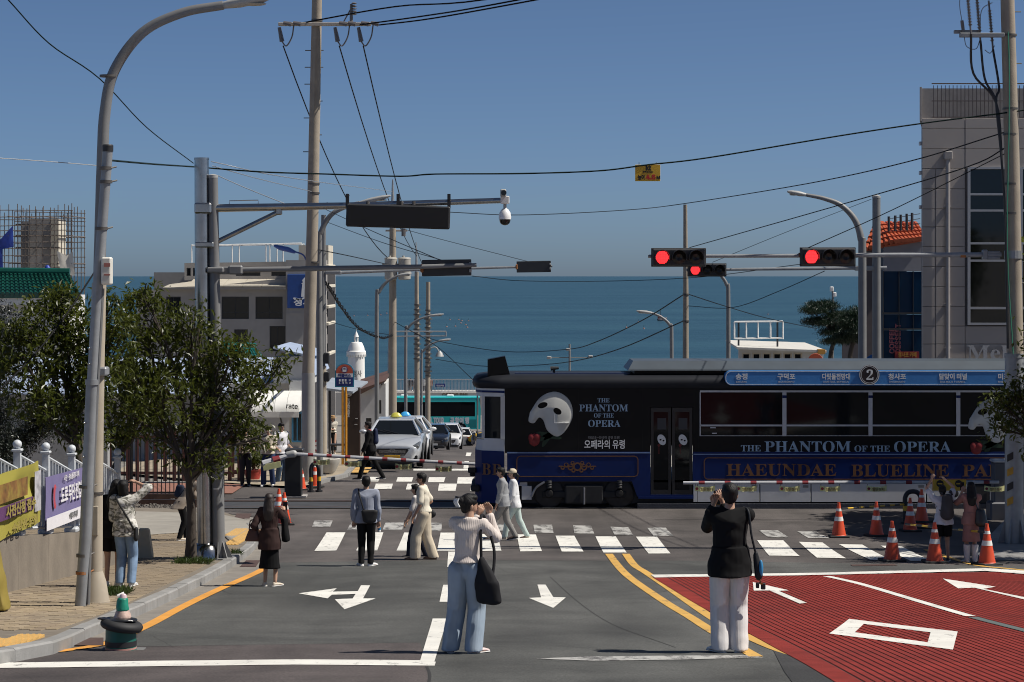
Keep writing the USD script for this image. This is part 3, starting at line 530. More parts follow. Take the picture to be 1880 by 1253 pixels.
# roof: rounded eave over the nose, clerestory, destination box
def roofloop(g, z): return [(x - g if x < 5 else x + g, y - g if y < 1 else y + g) for x, y in plan(0)], z
lay = [roofloop(-.04, Zt(716)), roofloop(.05, Zt(712)), roofloop(.09, Zt(705)), roofloop(.07, Zt(697)), roofloop(-.02, Zt(691)), roofloop(-.22, Zt(688))]
V = np.vstack([np.column_stack([np.array(l), np.full(len(l), z)]) for l, z in lay]); n = 10; fc = []
for i in range(len(lay) - 1):
    for k in range(n): a0, a1, b0, b1 = i * n + k, i * n + (k + 1) % n, (i + 1) * n + k, (i + 1) * n + (k + 1) % n; fc += [[a0, a1, b1], [a0, b1, b0]]
t_ = (len(lay) - 1) * n
for k in range(1, n - 1): fc += [[t_, t_ + k, t_ + k + 1], [0, k + 1, k]]
part(tram, 'roof', trimesh.Trimesh(V, np.array(fc), process=False), ROOFG, 40)
part(tram, 'clerestory', bx(U(1166), TL - 1.0, .35, TW - .35, Zt(692), Zt(678)), BLK, False)
part(tram, 'clerestory_roof', trimesh.convex.convex_hull(np.array([(x, y, z) for (x0, x1, y0, y1, z) in ((U(1153), TL - .9, .1, TW - .1, Zt(681)), (U(1155), TL - .9, .12, TW - .12, Zt(678)), (U(1164), TL - 1.0, .4, TW - .4, Zt(664))) for x in (x0, x1) for y in (y0, y1)])), GREYR, False)
bxm = trimesh.convex.convex_hull(np.array([(U(895), .2, Zt(691)), (U(936), .2, Zt(688)), (U(895), .8, Zt(691)), (U(936), .8, Zt(688)), (U(895), .2, Zt(661)), (U(927), .2, Zt(655)), (U(895), .8, Zt(661)), (U(927), .8, Zt(655))]))
part(tram, 'roof_box', bxm, BLK, False)
part(tram, 'roof_rail', bx(U(945), U(1158), .45, .49, Zt(689), Zt(686.5)), M('tram_blue_rail', (0.05, 0.08, 0.2), 0.4), False)
part(tram, 'roof_horn', [tube([(U(1018), .7, Zt(688)), (U(1018), .7, Zt(680))], .03, 8), tube([(U(1012), .7, Zt(679)), (U(1027), .7, Zt(678))], [.06, .035], 10)], UNDER)
# route board
rb = bbx(U(1328), TL - 1.2, -.05, .3, Zt(708), Zt(679), .03)
rbp = part(tram, 'route_board', prism(shapely.box(U(1342), Zt(694.0) - .02, TL - 1.5, Zt(694.0) + .02).buffer(.165, quad_segs=8), -.15, .3), LBLUE, False)
oo = shapely.box(U(1342), Zt(694) - .02, TL - 1.5, Zt(694) + .02)
part(rbp, 'board_outline', prism(oo.buffer(.152).difference(oo.buffer(.137)), -.156, -.145), CREAM, False)
dc = [lathe([(.0, 0), (.245, 0), (.255, .015), (.25, .03), (.0, .03)], 28)]
disc = rot(dc[0], 90, (1, 0, 0)); part(rbp, 'number_disc', mv(disc, U(1594), -.155, Zt(688)), M('disc_brown', (0.025, 0.014, 0.014), 0.4))
ring = Point(0, 0).buffer(.25).difference(Point(0, 0).buffer(.232)).union(Point(0, 0).buffer(.21).difference(Point(0, 0).buffer(.2)))
part(rbp, 'disc_ring', mv(prism(ring, -.004, 0), U(1594), -.186, Zt(688)), CREAM, False)
t2 = text('2', .26, 'serif'); part(rbp, 'lettering', mv(t2, U(1594) - .085, -.186, Zt(688) - .13), CREAM, False)
for s, px, e in (('송정', 1360, 'SONGJEONG'), ('구덕포', 1442, 'GUDEOKPO'), ('다릿돌전망대', 1533, 'DARITDOL SKYWALK'), ('청사포', 1645, 'CHEONGSAPO'), ('달맞이 터널', 1747, 'DALMAJI TUNNEL'), ('미포', 1840, 'MIPO')):
    w_ = {2: 22, 3: 33, 6: 52}[len(s)]; w_ /= TS
    part(rbp, 'lettering', [mv(text(s, .115, 'cjk', .004, 2, w_), U(px) - w_ / 2, -.151, Zt(695.5)), mv(text(e, .042, 'inter', .004, 0, w_ * .9), U(px) - w_ * .45, -.151, Zt(702.5))], CREAM, False)
# windows: frames, pillars, transoms, panes
WF = M('window_frame_white', (0.58, 0.58, 0.6), 0.45, 0.06)
part(tram, 'window_head', bx(U(1285), TL - .8, -.02, .03, Zt(720.5), Zt(717)), WF, False)
for a, b in wx:
    part(tram, 'window_pane', bx(U(a) - .01, U(b) + .01, .02, .03, Zt(801), Zt(720.5)), GL, False)
    part(tram, 'transom', bx(U(a), U(b), -.012, .018, Zt(783), Zt(780)), WF, False)
    part(tram, 'window_sill', bx(U(a), U(b), -.006, .018, Zt(801), Zt(800)), WF, False)
for px in (1440, 1598, 1759, 1920):
    p_ = part(tram, 'window_pillar', bx(U(px - 3.7), U(px + 3.7), -.022, .04, Zt(801), Zt(720.6)), WF, False); part(p_, 'pillar_band', bx(U(px - 3.8), U(px + 3.8), -.026, -.02, Zt(731), Zt(726)), NAVY, False)
part(tram, 'window_jamb', bx(U(1284.5), U(1286.5), -.02, .04, Zt(801), Zt(720.6)), WF, False)
part(tram, 'window_handle', [bx(U(1304), U(1314), -.02, 0, Zt(784.5), Zt(786.5)), bx(U(1307), U(1316), -.02, 0, Zt(795), Zt(797))], WF, False)
SEAT = M('tram_seat', (0.02, 0.022, 0.026), 0.6)
for k in range(8):
    x = U(1310) + k * 1.05
    part(tram, 'seat', [bbx(x, x + .5, .35, 1.1, Zt(882) + .4, Zt(882) + .5, .03), bbx(x, x + .1, .35, 1.1, Zt(882) + .45, Zt(882) + 1.05, .03)], SEAT, False)
# doors
for a, b in ((1195, 1232), (1234, 1271)):
    d = part(tram, 'door', prism(shapely.box(U(a), Zt(911), U(b), Zt(749)).difference(shapely.box(U(a) + .07, Zt(900), U(b) - .07, Zt(757))), .01, .06), M('door_black', (0.014, 0.014, 0.016), 0.35), False)
    part(d, 'door_pane', bx(U(a) + .06, U(b) - .06, .03, .04, Zt(902), Zt(756)), GL, False)
    part(d, 'notice', bx(U(a + 12), U(b - 9), .022, .029, Zt(789), Zt(768)), M('door_notice', (0.05, 0.05, 0.055), 0.6), False)
    mk = affinity.rotate(affinity.scale(Point(0, 0).buffer(1), .1, .14), 25)
    mk = mk.difference(affinity.scale(Point(-.03, .0).buffer(1), .028, .02, origin=(-.03, 0))).difference(affinity.scale(Point(.045, -.02).buffer(1), .026, .02, origin=(.045, -.02)))
    part(d, 'mask_emblem', mv(prism(mk, -.006, 0), (U(a) + U(b)) / 2 + .02, .028, Zt(808)), CREAM, False)
    part(d, 'rose_emblem', mv(prism(Point(0, 0).buffer(.035).union(shapely.box(-.008, -.22, .008, 0)), -.005, 0), (U(a) + U(b)) / 2 - .05, .028, Zt(818)), M('emblem_red', (0.14, 0.008, 0.008), 0.5), False)
part(tram, 'door_sill', bx(U(1172), U(1273), -.04, .1, Zt(916), Zt(911)), NAVY, False)
part(tram, 'door_threshold', bx(U(1195), U(1271), .1, .5, Zt(912), Zt(909)), STEEL, False)
# a plain pale theatre mask with a rose, moulded proud of the black side
def mask_relief(cx, cz, k):
    """A plain domed half mask: grid over an outline, thickened towards its middle."""
    out = Polygon(arc([(-.62, .05), (-.3, .5), (.15, .66), (.55, .42), (.66, -.05), (.45, -.5), (.18, -.68), (-.1, -.5), (-.22, -.2), (-.35, -.12), (-.5, -.28), (-.66, -.22), (-.62, .05)], 6))
    eye1 = affinity.rotate(affinity.scale(Point(-.24, .26).buffer(1), .15, .085, origin=(-.24, .26)), 18); eye2 = affinity.rotate(affinity.scale(Point(.2, .08).buffer(1), .13, .09, origin=(.2, .08)), -30)
    out = affinity.scale(affinity.rotate(out, 0), k, k, origin=(0, 0)); eye1 = affinity.scale(eye1, k, k, origin=(0, 0)); eye2 = affinity.scale(eye2, k, k, origin=(0, 0))
    pl = out.difference(eye1).difference(eye2); v, f = trimesh.creation.triangulate_polygon(pl, engine='earcut')
    v3 = np.column_stack([v, np.zeros(len(v))]); v3, f = trimesh.remesh.subdivide_to_size(v3, f, .05, max_iter=10)
    dist = shapely.distance(out.boundary, shapely.points(v3[:, :2])); h = .012 + .11 * k * np.sqrt(np.clip(dist / (.45 * k), 0, 1))
    V = np.stack([v3[:, 0] + cx, -h, v3[:, 1] + cz], 1); return trimesh.Trimesh(V, f, process=False)
MASKM = M('mask_white', (0.5, 0.5, 0.47), 0.55, 0.08, 3)
part(tram, 'mask_emblem', mask_relief(U(1011), Zt(760), .84), MASKM, True); part(tram, 'mask_emblem', mask_relief(U(1818), Zt(772), .84), MASKM, True)
part(tram, 'scratch_bracket', [bx(U(1017), U(1018), -.1, -.005, Zt(777), Zt(760)), bx(U(1017), U(1045), -.1, -.005, Zt(777), Zt(776))], CREAM, False)
ROSE = M('rose_red', (0.2, 0.012, 0.014), 0.55, 0.3, 20); STEMG = M('rose_green', (0.012, 0.035, 0.014), 0.6, 0.3, 10)
def rose(px, py, k):
    ms = [hull(ell((0, -.02, 0), (.13 * k, .04, .15 * k), True)), hull(ell((.06 * k, -.045, .07 * k), (.08 * k, .03, .08 * k), True)), hull(ell((-.07 * k, -.04, .05 * k), (.07 * k, .03, .1 * k), True))]
    part(tram, 'rose_emblem', [mv(to_tm(m), U(px), 0, Zt(py)) for m in ms], ROSE)
    lf = [prism(affinity.rotate(affinity.scale(Point(0, 0).buffer(1), .3 * k, .06 * k), a), -.012, 0) for a in (25, -12, 60)]
    part(tram, 'rose_leaf', [mv(l, U(px) + .33 * k, 0, Zt(py) + .1 * k) for l in lf], STEMG, False)
rose(981, 808, 1.1); rose(1792, 824, 1.1)
SB = M('lettering_silver_blue', (0.34, 0.48, 0.62), 0.45, 0.3, 2.5)
def put(s, x0, x1, base, h, mat, font='serif', y=-.001, bold=0):
    w_ = (x1 - x0) / TS; part(tram, 'lettering', mv(text(s, h / TS, font, .006, bold, w_), U(x0), y, Zt(base)), mat, False)
put('THE', 1097, 1119, 739, 8, SB); put('PHANTOM', 1063, 1153, 755.5, 13, SB); put('OF THE', 1090, 1127, 767, 8, SB); put('OPERA', 1079, 1139, 784, 13, SB)
put('마침내—한국어 공연 오픈!', 1080, 1138, 806, 4.5, M('lettering_dim', (0.22, 0.22, 0.23), 0.5), 'cjk'); put('오페라의 유령', 1072, 1147, 822.5, 12.5, CREAM, 'cjk', bold=1)
put('THE', 1360, 1397, 829, 12, SB); put('PHANTOM', 1403, 1562, 830.5, 21, SB); put('OF THE', 1568, 1634, 830, 12, SB); put('OPERA', 1640, 1746, 831, 21, SB)
put('HAEUNDAE', 1333, 1535, 874, 23, GOLD, y=-.026); put('BLUELINE', 1562, 1742, 875, 23, GOLD, y=-.026); put('PARK', 1766, 1868, 875, 23, GOLD, y=-.026)
def gold_frame(x0, x1, y0, y1, r=.1):
    q = shapely.box(U(x0) + r, Zt(y1) + r, U(x1) - r, Zt(y0) - r); return prism(q.buffer(r, quad_segs=2).difference(q.buffer(r - .022, quad_segs=2)), -.032, -.02)
part(tram, 'gold_border', gold_frame(948, 1172, 837, 876), GOLD, False); part(tram, 'gold_border', gold_frame(1292, 1935, 840, 881), GOLD, False)
orn = [Point(0, 0).buffer(.11).difference(Point(0, 0).buffer(.07))]
for s in (-1, 1):
    for k, (cx_, cz_, r_) in enumerate([(.17, -.02, .075), (.28, .04, .06), (.37, -.03, .05), (.12, .09, .05), (.1, -.1, .05)]):
        orn.append(Point(s * cx_, cz_).buffer(r_).difference(Point(s * cx_, cz_ + .01).buffer(r_ - .025)))
    orn.append(LineString([(s * .08, 0), (s * .3, 0.0), (s * .46, .01)]).buffer(.013))
part(tram, 'gold_ornament', mv(prism(shapely.union_all(orn), -.006, 0), U(1060), -.026, Zt(857)), GOLD, False)
# nose plate: two gold letters on the chamfer
a_ = math.degrees(math.atan2(.32, -.58))
for s_, f_ in (('B', .22), ('P', .68)):
    m = text(s_, .3, 'serif', .006); m = rot(mv(m, 0, 0, 0), -29); part(tram, 'lettering', mv(m, .15 + .57 * f_ - .12, .29 - .31 * f_ + .03, Zt(873)), GOLD, False)
# white locker doors under the windows, bogies, skirt plate
lx = [(1273, 1280), (1281, 1394), (1396, 1488), (1490, 1700), (1702, 1790)]
for k, (a, b) in enumerate(lx):
    d = part(tram, 'locker_door', bbx(U(a), U(b), -.012, .04, Zt(922), Zt(884.6), .006), WHT, False)
    if b - a > 60: part(d, 'latch', bx(U(b - 14), U(b - 4), -.02, -.01, Zt(896), Zt(891)), M('latch_grey', (0.25, 0.25, 0.25), 0.4, metal=.6), False)
part(tram, 'step_plate', [bbx(U(1170), TL - .9, -.05, .02, Zt(940), Zt(925), .006)], M('checker_plate', (0.03, 0.033, 0.045), 0.45, 0.3, 30, 0.5, 25), False)
part(tram, 'underframe', [bx(.6, TL - .6, .12, TW - .12, Zt(925), Zt(884)), bx(1.2, 4.2, .2, TW - .2, Zt(884) - .1, Zt(884))], UNDER, False)
def bogie(px0, px1):
    bg = part(tram, 'bogie', [bbx(U(px0 + 20), U(px1 - 20), .02, .14, Zt(915), Zt(902), .03), bbx(U(px0 + 62), U(px1 - 62), -.02, .18, Zt(926), Zt(890), .04), bx(U(px0 + 20), U(px1 - 20), .3, TW - .3, Zt(916), Zt(900))], UNDER, False)
    for px in (px0 + 33, px1 - 33):
        wl = rot(lathe([(.06, -.07), (.36, -.06), (.38, -.03), (.37, .03), (.33, .05), (.12, .07), (.09, .15), (.0, .16)], 28), 90, (1, 0, 0)); part(bg, 'wheel', mv(wl, U(px), .12, .375), M('tram_wheel', (0.03, 0.028, 0.027), 0.5, 0.3, 8, metal=.5))
        part(bg, 'spring', [mv(lathe([(.06, 0), (.075, .03), (.06, .06), (.075, .09), (.06, .12), (.075, .15), (.06, .2)], 12), U(px), -.02, Zt(897))], UNDER)
    part(bg, 'damper', [tube([((U(px0) + U(px1)) / 2, -.05, Zt(926)), ((U(px0) + U(px1)) / 2, -.05, Zt(895))], .022, 8)], STEEL)
bogie(975, 1170); bogie(1720, 1915)
part(tram, 'steps', [bx(U(958), U(976), 0, .3, Zt(918), Zt(893)), bx(U(948), U(968), .05, .3, Zt(893), Zt(886))], WHT, False)
part(tram, 'sand_pipe', tube(arc([(U(976), -.02, Zt(912)), (U(984), -.03, Zt(896)), (U(1000), -.02, Zt(885))], 6), .03, 8), STEEL)
# ================================================================ buildings
CONC = M('grey_render', (0.34, 0.32, 0.3), 0.85, 0.1, 0.7, 0.2, 20, dirt=(0.24, 0.225, 0.21), dscale=0.4)
GLS = glass('window_glass', (0.02, 0.022, 0.026), 0.05); FRD = M('dark_frame', (0.03, 0.032, 0.035), 0.5)
def window(parent, x0, x1, z0, z1, y, mull=1, trans=(0.72,), frame=FRD, fw=.06, pane=GLS, d=.1):
    w = part(parent, 'window', [bx(x0, x1, y - .02, y + d, z1 - fw, z1), bx(x0, x1, y - .02, y + d, z0, z0 + fw), bx(x0, x0 + fw, y - .018, y + d, z0 + fw, z1 - fw), bx(x1 - fw, x1, y - .018, y + d, z0 + fw, z1 - fw)]
        + [bx(x0 + (x1 - x0) * k / (mull + 1) - fw / 3, x0 + (x1 - x0) * k / (mull + 1) + fw / 3, y - .01, y + .05, z0 + fw, z1 - fw) for k in range(1, mull + 1)]
        + [bx(x0 + fw, x1 - fw, y - .012, y + .045, z1 - (z1 - z0) * t - fw / 3, z1 - (z1 - z0) * t + fw / 3) for t in trans], frame, False)
    part(w, 'pane', bx(x0 + fw / 2, x1 - fw / 2, y + .052, y + .06, z0 + fw / 2, z1 - fw / 2), pane, False); return w
def holed(outline, holes):
    p = Polygon(outline)
    for h in holes: p = p.difference(shapely.box(*h))
    return p
# --- grey seaside building with blue sign, left of the street
Yb = 172.0; k_ = F / Yb
X = lambda px: (px - CX) / k_
Z = lambda py: CZ - (py - HY) / k_
gb = thing('seaside_building', 'grey rendered building with a curved roof and blue lighthouse sign', 'building', (0, 0, 0))
wins = [(305, 332, 545, 585), (407, 457, 545, 586), (469, 519, 545, 586), (495, 524, 599, 645), (430, 455, 605, 645), (262, 272, 545, 572), (278, 290, 545, 572)]
wall = holed([(X(252), Z(840)), (X(526), Z(840)), (X(526), Z(511)), (X(350), Z(529)), (X(252), Z(533))], [(X(a), Z(d), X(b), Z(c)) for a, b, c, d in wins])
part(gb, 'wall', prism(wall, Yb, Yb + .3), CONC, False)
for a, b, c, d in wins: window(gb, X(a), X(b), Z(d), Z(c), Yb + .08, 1 if b - a > 20 else 0)
part(gb, 'wall', bx(X(526) + .002, X(600), Yb - .5, Yb + .4, Z(840), Z(478)), CONC, False)
part(gb, 'wall', bx(X(252), X(600), Yb + 8, Yb + 8.3, Z(840), Z(500)), CONC, False)
part(gb, 'cornice', [bx(X(526), X(601), Yb - .54, Yb - .5, Z(577), Z(574)), bx(X(526), X(601), Yb - .54, Yb - .5, Z(662), Z(659))], CONC, False)
top_w = [(332, 340, 492, 507), (344, 353, 492, 507), (356, 362, 492, 507), (424, 470, 490, 507), (490, 527, 490, 507)]
pent = holed([(X(328), Z(515)), (X(527), Z(515)), (X(527), Z(480)), (X(328), Z(483))], [(X(a), Z(d), X(b), Z(c)) for a, b, c, d in top_w])
part(gb, 'penthouse_wall', prism(pent, Yb + 3, Yb + 3.3), CONC, False); part(gb, 'penthouse_wall', bx(X(328), X(328) + .2, Yb + 3.3, Yb + 8, Z(515), Z(483)), CONC, False)
for a, b, c, d in top_w: window(gb, X(a), X(b), Z(d), Z(c), Yb + 3.08, 0, ())
part(gb, 'tower', bx(X(545), X(600), Yb + 1.5, Yb + 6, Z(500), Z(450)), M('pale_render', (0.5, 0.46, 0.38), 0.8, 0.1, 1), False)
RF = M('pale_roof_metal', (0.46, 0.42, 0.34), 0.6, 0.12, 1.2, dirt=(0.33, 0.29, 0.23))
ry = np.linspace(Yb - .6, Yb + 3.0, 7)
for k, (a, b) in enumerate(zip([300, 345, 372, 412, 447, 482], [344, 371, 411, 446, 481, 526])):     # roof sheets, standing seams
    q = []
    for px in (a, b):
        for y, t in ((Yb - .7, 1.0), (Yb + 3.1, 0.0)):
            low = {300: 531, 344: 529, 345: 529, 371: 528, 372: 528}.get(px, 527); hi = {300: 525, 344: 519}.get(px, 515)
            z = Z(low * t + hi * (1 - t)); q += [(X(px), y, z), (X(px), y, z + .1)]
    part(gb, 'roof_sheet', trimesh.convex.convex_hull(np.array(q)), RF, False)
part(gb, 'eave', bx(X(300), X(526), Yb - .76, Yb - .66, Z(531.5), Z(528)), M('eave_grey', (0.2, 0.19, 0.18), 0.7), False)
WP = M('white_pipe', (0.7, 0.7, 0.68), 0.4)
fx = [341, 372, 417, 430, 480, 487, 501, 512, 547]
for px in fx: part(gb, 'pergola_post', tube([(X(px), Yb + 3.2, Z(482)), (X(px), Yb + 3.2, Z(448))], .06, 6), WP)
part(gb, 'pergola_beam', [tube([(X(341), Yb + 3.2, Z(450)), (X(547), Yb + 3.2, Z(446))], .06, 6), tube([(X(341), Yb + 5.5, Z(451)), (X(547), Yb + 5.5, Z(447))], .05, 6)] + [tube([(X(px), Yb + 3.2, Z(448)), (X(px), Yb + 5.5, Z(449))], .04, 6) for px in (372, 430, 487)], WP)
bl = part(gb, 'signboard', bbx(X(529), X(594), Yb - .72, Yb - .52, Z(566), Z(504), .03), M('sign_blue', (0.015, 0.06, 0.24), 0.45), False)
lt = Polygon([(-.3, -1), (.3, -1), (.2, .3), (-.2, .3)]).union(shapely.box(-.27, .3, .27, .38)).union(shapely.box(-.17, .38, .17, .62)).union(Polygon([(-.24, .62), (.24, .62), (0, .95)]))
part(bl, 'lighthouse_emblem', mv(prism(affinity.scale(lt, .9, .75, origin=(0, 0)), -.02, 0), X(561), Yb - .725, Z(527)), M('sign_white', (0.75, 0.75, 0.75), 0.5), False)
part(bl, 'wave_emblem', mv(prism(LineString(arc([(-.8, -.08), (-.3, -.15), (.2, .05), (.9, .12)], 5)).buffer(.06), -.02, 0), X(561), Yb - .725, Z(546)), M('sign_white', (0.7,) * 3), False)
part(bl, 'lettering', mv(text('청사포', .42, 'cjk', .02, 2, 2.1), X(540), Yb - .725, Z(560)), M('sign_white', (0.7,) * 3), False)
for k, py in enumerate((486, 523, 561, 592, 648)):
    part(gb, 'balcony', bbx(X(598), X(605), Yb - .3, Yb + 6, Z(py + 6), Z(py), .05), M('pale_render', (0.5, 0.46, 0.38)), False)
for k in range(4): window(gb, X(598) - .2, X(598) + .15, Z(560 + k * 32 - 10), Z(535 + k * 32), Yb + .2, 0, ())
# --- green tiled roofs
GT = M('green_glazed_tile', (0.008, 0.085, 0.06), 0.3, 0.3, 1.5, coat=0.3, island=0.3); GT2 = M('teal_glazed_tile', (0.02, 0.19, 0.17), 0.25, 0.3, 1.5, coat=0.5, island=0.3)
def tiled(parent, p00, p10, p01, p11, nx, nz, mat, r=.09):
    """Tile rows between the eave (p00-p10) and the ridge (p01-p11): each course of each row is a half-round tile."""
    p00, p10, p01, p11 = map(np.array, (p00, p10, p01, p11)); made = []
    n_ = np.cross(p10 - p00, p01 - p00); n_ = n_ / np.linalg.norm(n_); n_ = n_ if n_[2] > 0 else -n_
    for i in range(nx):
        t = (i + .5) / nx; a, b = p00 + (p10 - p00) * t, p01 + (p11 - p01) * t
        for j in range(nz):
            c0, c1 = a + (b - a) * (j / nz), a + (b - a) * ((j + 1.08) / nz); made.append(tube([c0 + n_ * .04, c1 + n_ * .0], [r, r * .8], 6))
    return made
def roof_house(name, label, eave, ridge, Ye, Yr, nx, nz, mat, wallm, px_wall, py_base):
    ke, kr = F / Ye, F / Yr
    h = thing(name, label, 'house', (0, 0, 0))
    e0, e1 = P(eave[0], eave[2], Ye), P(eave[1], eave[3], Ye); r0, r1 = P(ridge[0], ridge[2], Yr), P(ridge[1], ridge[3], Yr)
    tl = tiled(h, e0, e1, r0, r1, nx, nz, mat, abs(e1[0] - e0[0]) / nx * .42)
    for k, m in enumerate(tl):
        if k < 130: part(h, 'roof_tile', m, mat, 40)
    if len(tl) > 130: part(h, 'roof_tile', tl[130:], mat, 40, kind='stuff')
    part(h, 'roof_deck', [trimesh.convex.convex_hull(np.array([e0, e1, r0, r1, e0 - [0, 0, .15], e1 - [0, 0, .15], r0 - [0, 0, .15], r1 - [0, 0, .15]])), trimesh.convex.convex_hull(np.array([r0, r1, r0 + [0, 4, -1.6], r1 + [0, 4, -1.6], r0 - [0, 0, .2], r1 - [0, 0, .2]]))], mat, False)
    part(h, 'ridge', [tube([r0 + [0, 0, .1], r1 + [0, 0, .1]], .16, 8), tube([e0, r0], .13, 8)], mat)
    w0, w1 = P(px_wall[0], eave[2], Ye + .5), P(px_wall[1], eave[2], Ye + .5)
    part(h, 'wall', bx(w0[0], w1[0], Ye + .5, Yr + 3, P(0, py_base, Ye)[2], min(e0[2], e1[2]) - .05), wallm, False)
    part(h, 'eave_board', bx(e0[0] + .1, e1[0], Ye + .1, Ye + .3, min(e0[2], e1[2]) - .45, min(e0[2], e1[2]) - .12), M('white_eave', (0.7, 0.7, 0.68), 0.6), False); return h
WW = M('white_wall', (0.55, 0.55, 0.54), 0.8, 0.1, 1, dirt=(0.4, 0.38, 0.36))
roof_house('tiled_house', 'white house with a green glazed tile roof below the scaffolding', (-60, 148, 541, 541), (-50, 128, 502, 504), 96, 98.2, 24, 7, GT, WW, (-60, 118), 830)
roof_house('tiled_house', 'low house with a teal tile roof half hidden behind the street tree', (396, 500, 683, 676), (408, 470, 636, 640), 112, 115, 15, 6, GT2, WW, (405, 490), 840)
# --- scaffolded tower
Ys = 140.0; k_ = F / Ys
tw = thing('unfinished_tower', 'unfinished grey concrete stair tower wrapped in scaffolding', 'building', (0, 0, 0))
part(tw, 'wall', [bx(X(52), X(106), Ys, Ys + 2.5, Z(640), Z(402)), bx(X(34), X(52), Ys + .6, Ys + 2.5, Z(640), Z(406))], CONC, False)
part(tw, 'corner_render', bx(X(94), X(107), Ys - .05, Ys + 2.4, Z(640), Z(403)), M('pale_render', (0.5, 0.46, 0.38)), False)
sc = thing('scaffolding', 'tube scaffolding around the unfinished concrete tower', 'scaffolding', (0, 0, 0))
SCM = M('scaffold_tube', (0.14, 0.11, 0.09), 0.6, 0.25, 4)
r_ = random.Random(8)
for yy in (Ys - .9, Ys + 3.2):
    for px in (6, 14, 22, 29, 38, 45, 53, 60, 72, 84, 98, 105, 112, 118, 124, 131, 137): part(sc, 'upright', tube([(X(px), yy, Z(560)), (X(px), yy, Z(376 + r_.uniform(-2, 16)))], .027, 5), SCM)
    for py in (388, 398, 406, 414, 424, 434, 445, 456, 470, 484, 493, 502): part(sc, 'ledger', tube([(X(5), yy, Z(py + r_.uniform(-2, 2))), (X(139), yy, Z(py + r_.uniform(-2, 2)))], .026, 5), SCM)
for px in (22, 45, 84, 112, 137):
    for py in (398, 434, 484): part(sc, 'transom', tube([(X(px), Ys - 1.1, Z(py)), (X(px), Ys + 3.4, Z(py))], .03, 5), SCM)
for py in (414, 434, 456): part(sc, 'plank', bx(X(34), X(114), Ys - .85, Ys - .45, Z(py), Z(py - 2)), M('scaffold_plank', (0.24, 0.2, 0.15), 0.8), False)
def cloth(p, thick, seed, amp=.12):
    poly = Polygon(p); v, f = trimesh.creation.triangulate_polygon(poly, engine='earcut'); v = np.column_stack([v, np.zeros(len(v))]); v, f = trimesh.remesh.subdivide_to_size(v, f, .25, max_iter=8)
    d = (meshkit.fbm(v * [2.2, .8, 1] + seed, 3, seed) - .5) * amp * 2
    a = np.stack([v[:, 0], d, v[:, 1]], 1); return trimesh.Trimesh(np.vstack([a, a + [0, thick, 0]]), np.vstack([f, f[:, ::-1] + len(a)]), process=False)
bm = M('blue_tarp', (0.02, 0.05, 0.3), 0.5, 0.2, 3)
top('tarpaulin', 'blue tarpaulin tied to the left end of the scaffolding', 'tarpaulin', mv(cloth([(X(-10), Z(500)), (X(12), Z(495)), (X(12), Z(458)), (X(32), Z(454)), (X(30), Z(416)), (X(8), Z(440)), (X(-10), Z(452))], .02, 2), 0, Ys - 1.05, 0), bm, True)
top('tarpaulin', 'small blue tarpaulin bundled on the green roof ridge', 'tarpaulin', skin([hull(ell((X(86), 99.5, P(0, 495, 99.5)[2]), (.1, .1, .16))), hull(ell(P(88, 500, 99.5), (.16, .14, .2)))], .08, 3) if False else to_tm(hull(ell(P(87, 496, 99.5), (.13, .12, .22)), ell(P(89, 500, 99.5), (.18, .14, .1)))), bm, True)
top('dust_sheet', 'dirty white sheet hanging from the right corner of the scaffolding', 'sheet', mv(cloth([(X(119), Z(506)), (X(143), Z(506)), (X(140), Z(463)), (X(128), Z(470)), (X(111), Z(461))], .02, 5), 0, Ys - 1.1, 0), M('dust_sheet_white', (0.55, 0.52, 0.46), 0.8, 0.15, 2), True)
# --- grey shed with corrugated wall and pale blue roof behind the tree; low parapet far left
Ysh = 80.0; k_ = F / Ysh
sh_ = thing('corrugated_shed', 'grey corrugated metal shed with pale blue roof behind the street tree', 'building', (0, 0, 0))
zb = gz(Ysh)
xsn = np.arange(X(395), X(530), .1); pr = []
for k, x in enumerate(xsn): pr.append((x, Ysh + (.03 if k % 2 else 0)))
part(sh_, 'wall', prism(pr + [(pr[-1][0], Ysh + .12), (pr[0][0], Ysh + .12)], zb - .3, Z(722), 'xy'), M('corrugated_grey', (0.33, 0.33, 0.33), 0.55, 0.1, 2), False)
part(sh_, 'wall', bx(X(-40), X(395), Ysh + 1, Ysh + 1.2, zb - .3, Z(722)), M('shed_pale', (0.4, 0.4, 0.4), 0.7, 0.15, 1), False)
BR = M('pale_blue_roof', (0.32, 0.38, 0.5), 0.5, 0.12, 1.5)
for k in range(14):
    a, b = X(-20 + k * 41), X(-20 + (k + .97) * 41); q = []
    for x in (a, b): q += [(x, Ysh - .5, Z(724)), (x, Ysh - .5, Z(721)), (x, Ysh + 5, Z(690) + .4), (x, Ysh + 5, Z(690) + .46)]
    part(sh_, 'roof_sheet', trimesh.convex.convex_hull(np.array(q)), BR, False)
part(sh_, 'downpipe', tube([(X(502), Ysh - .1, zb), (X(502), Ysh - .1, Z(724))], .05, 8), M('green_pipe', (0.18, 0.42, 0.05), 0.5))
# lower yard wall behind the white fence, far left
yw = top('yard_wall', 'long grey garden wall with pale coping behind the white fence', 'wall', [bx(-22, -9.25, 52.5, 52.8, gz(52.5) - .2, gz(52.5) + 2.15)], M('yard_wall_grey', (0.3, 0.3, 0.3), 0.85, 0.15, 1, 0.2), False)
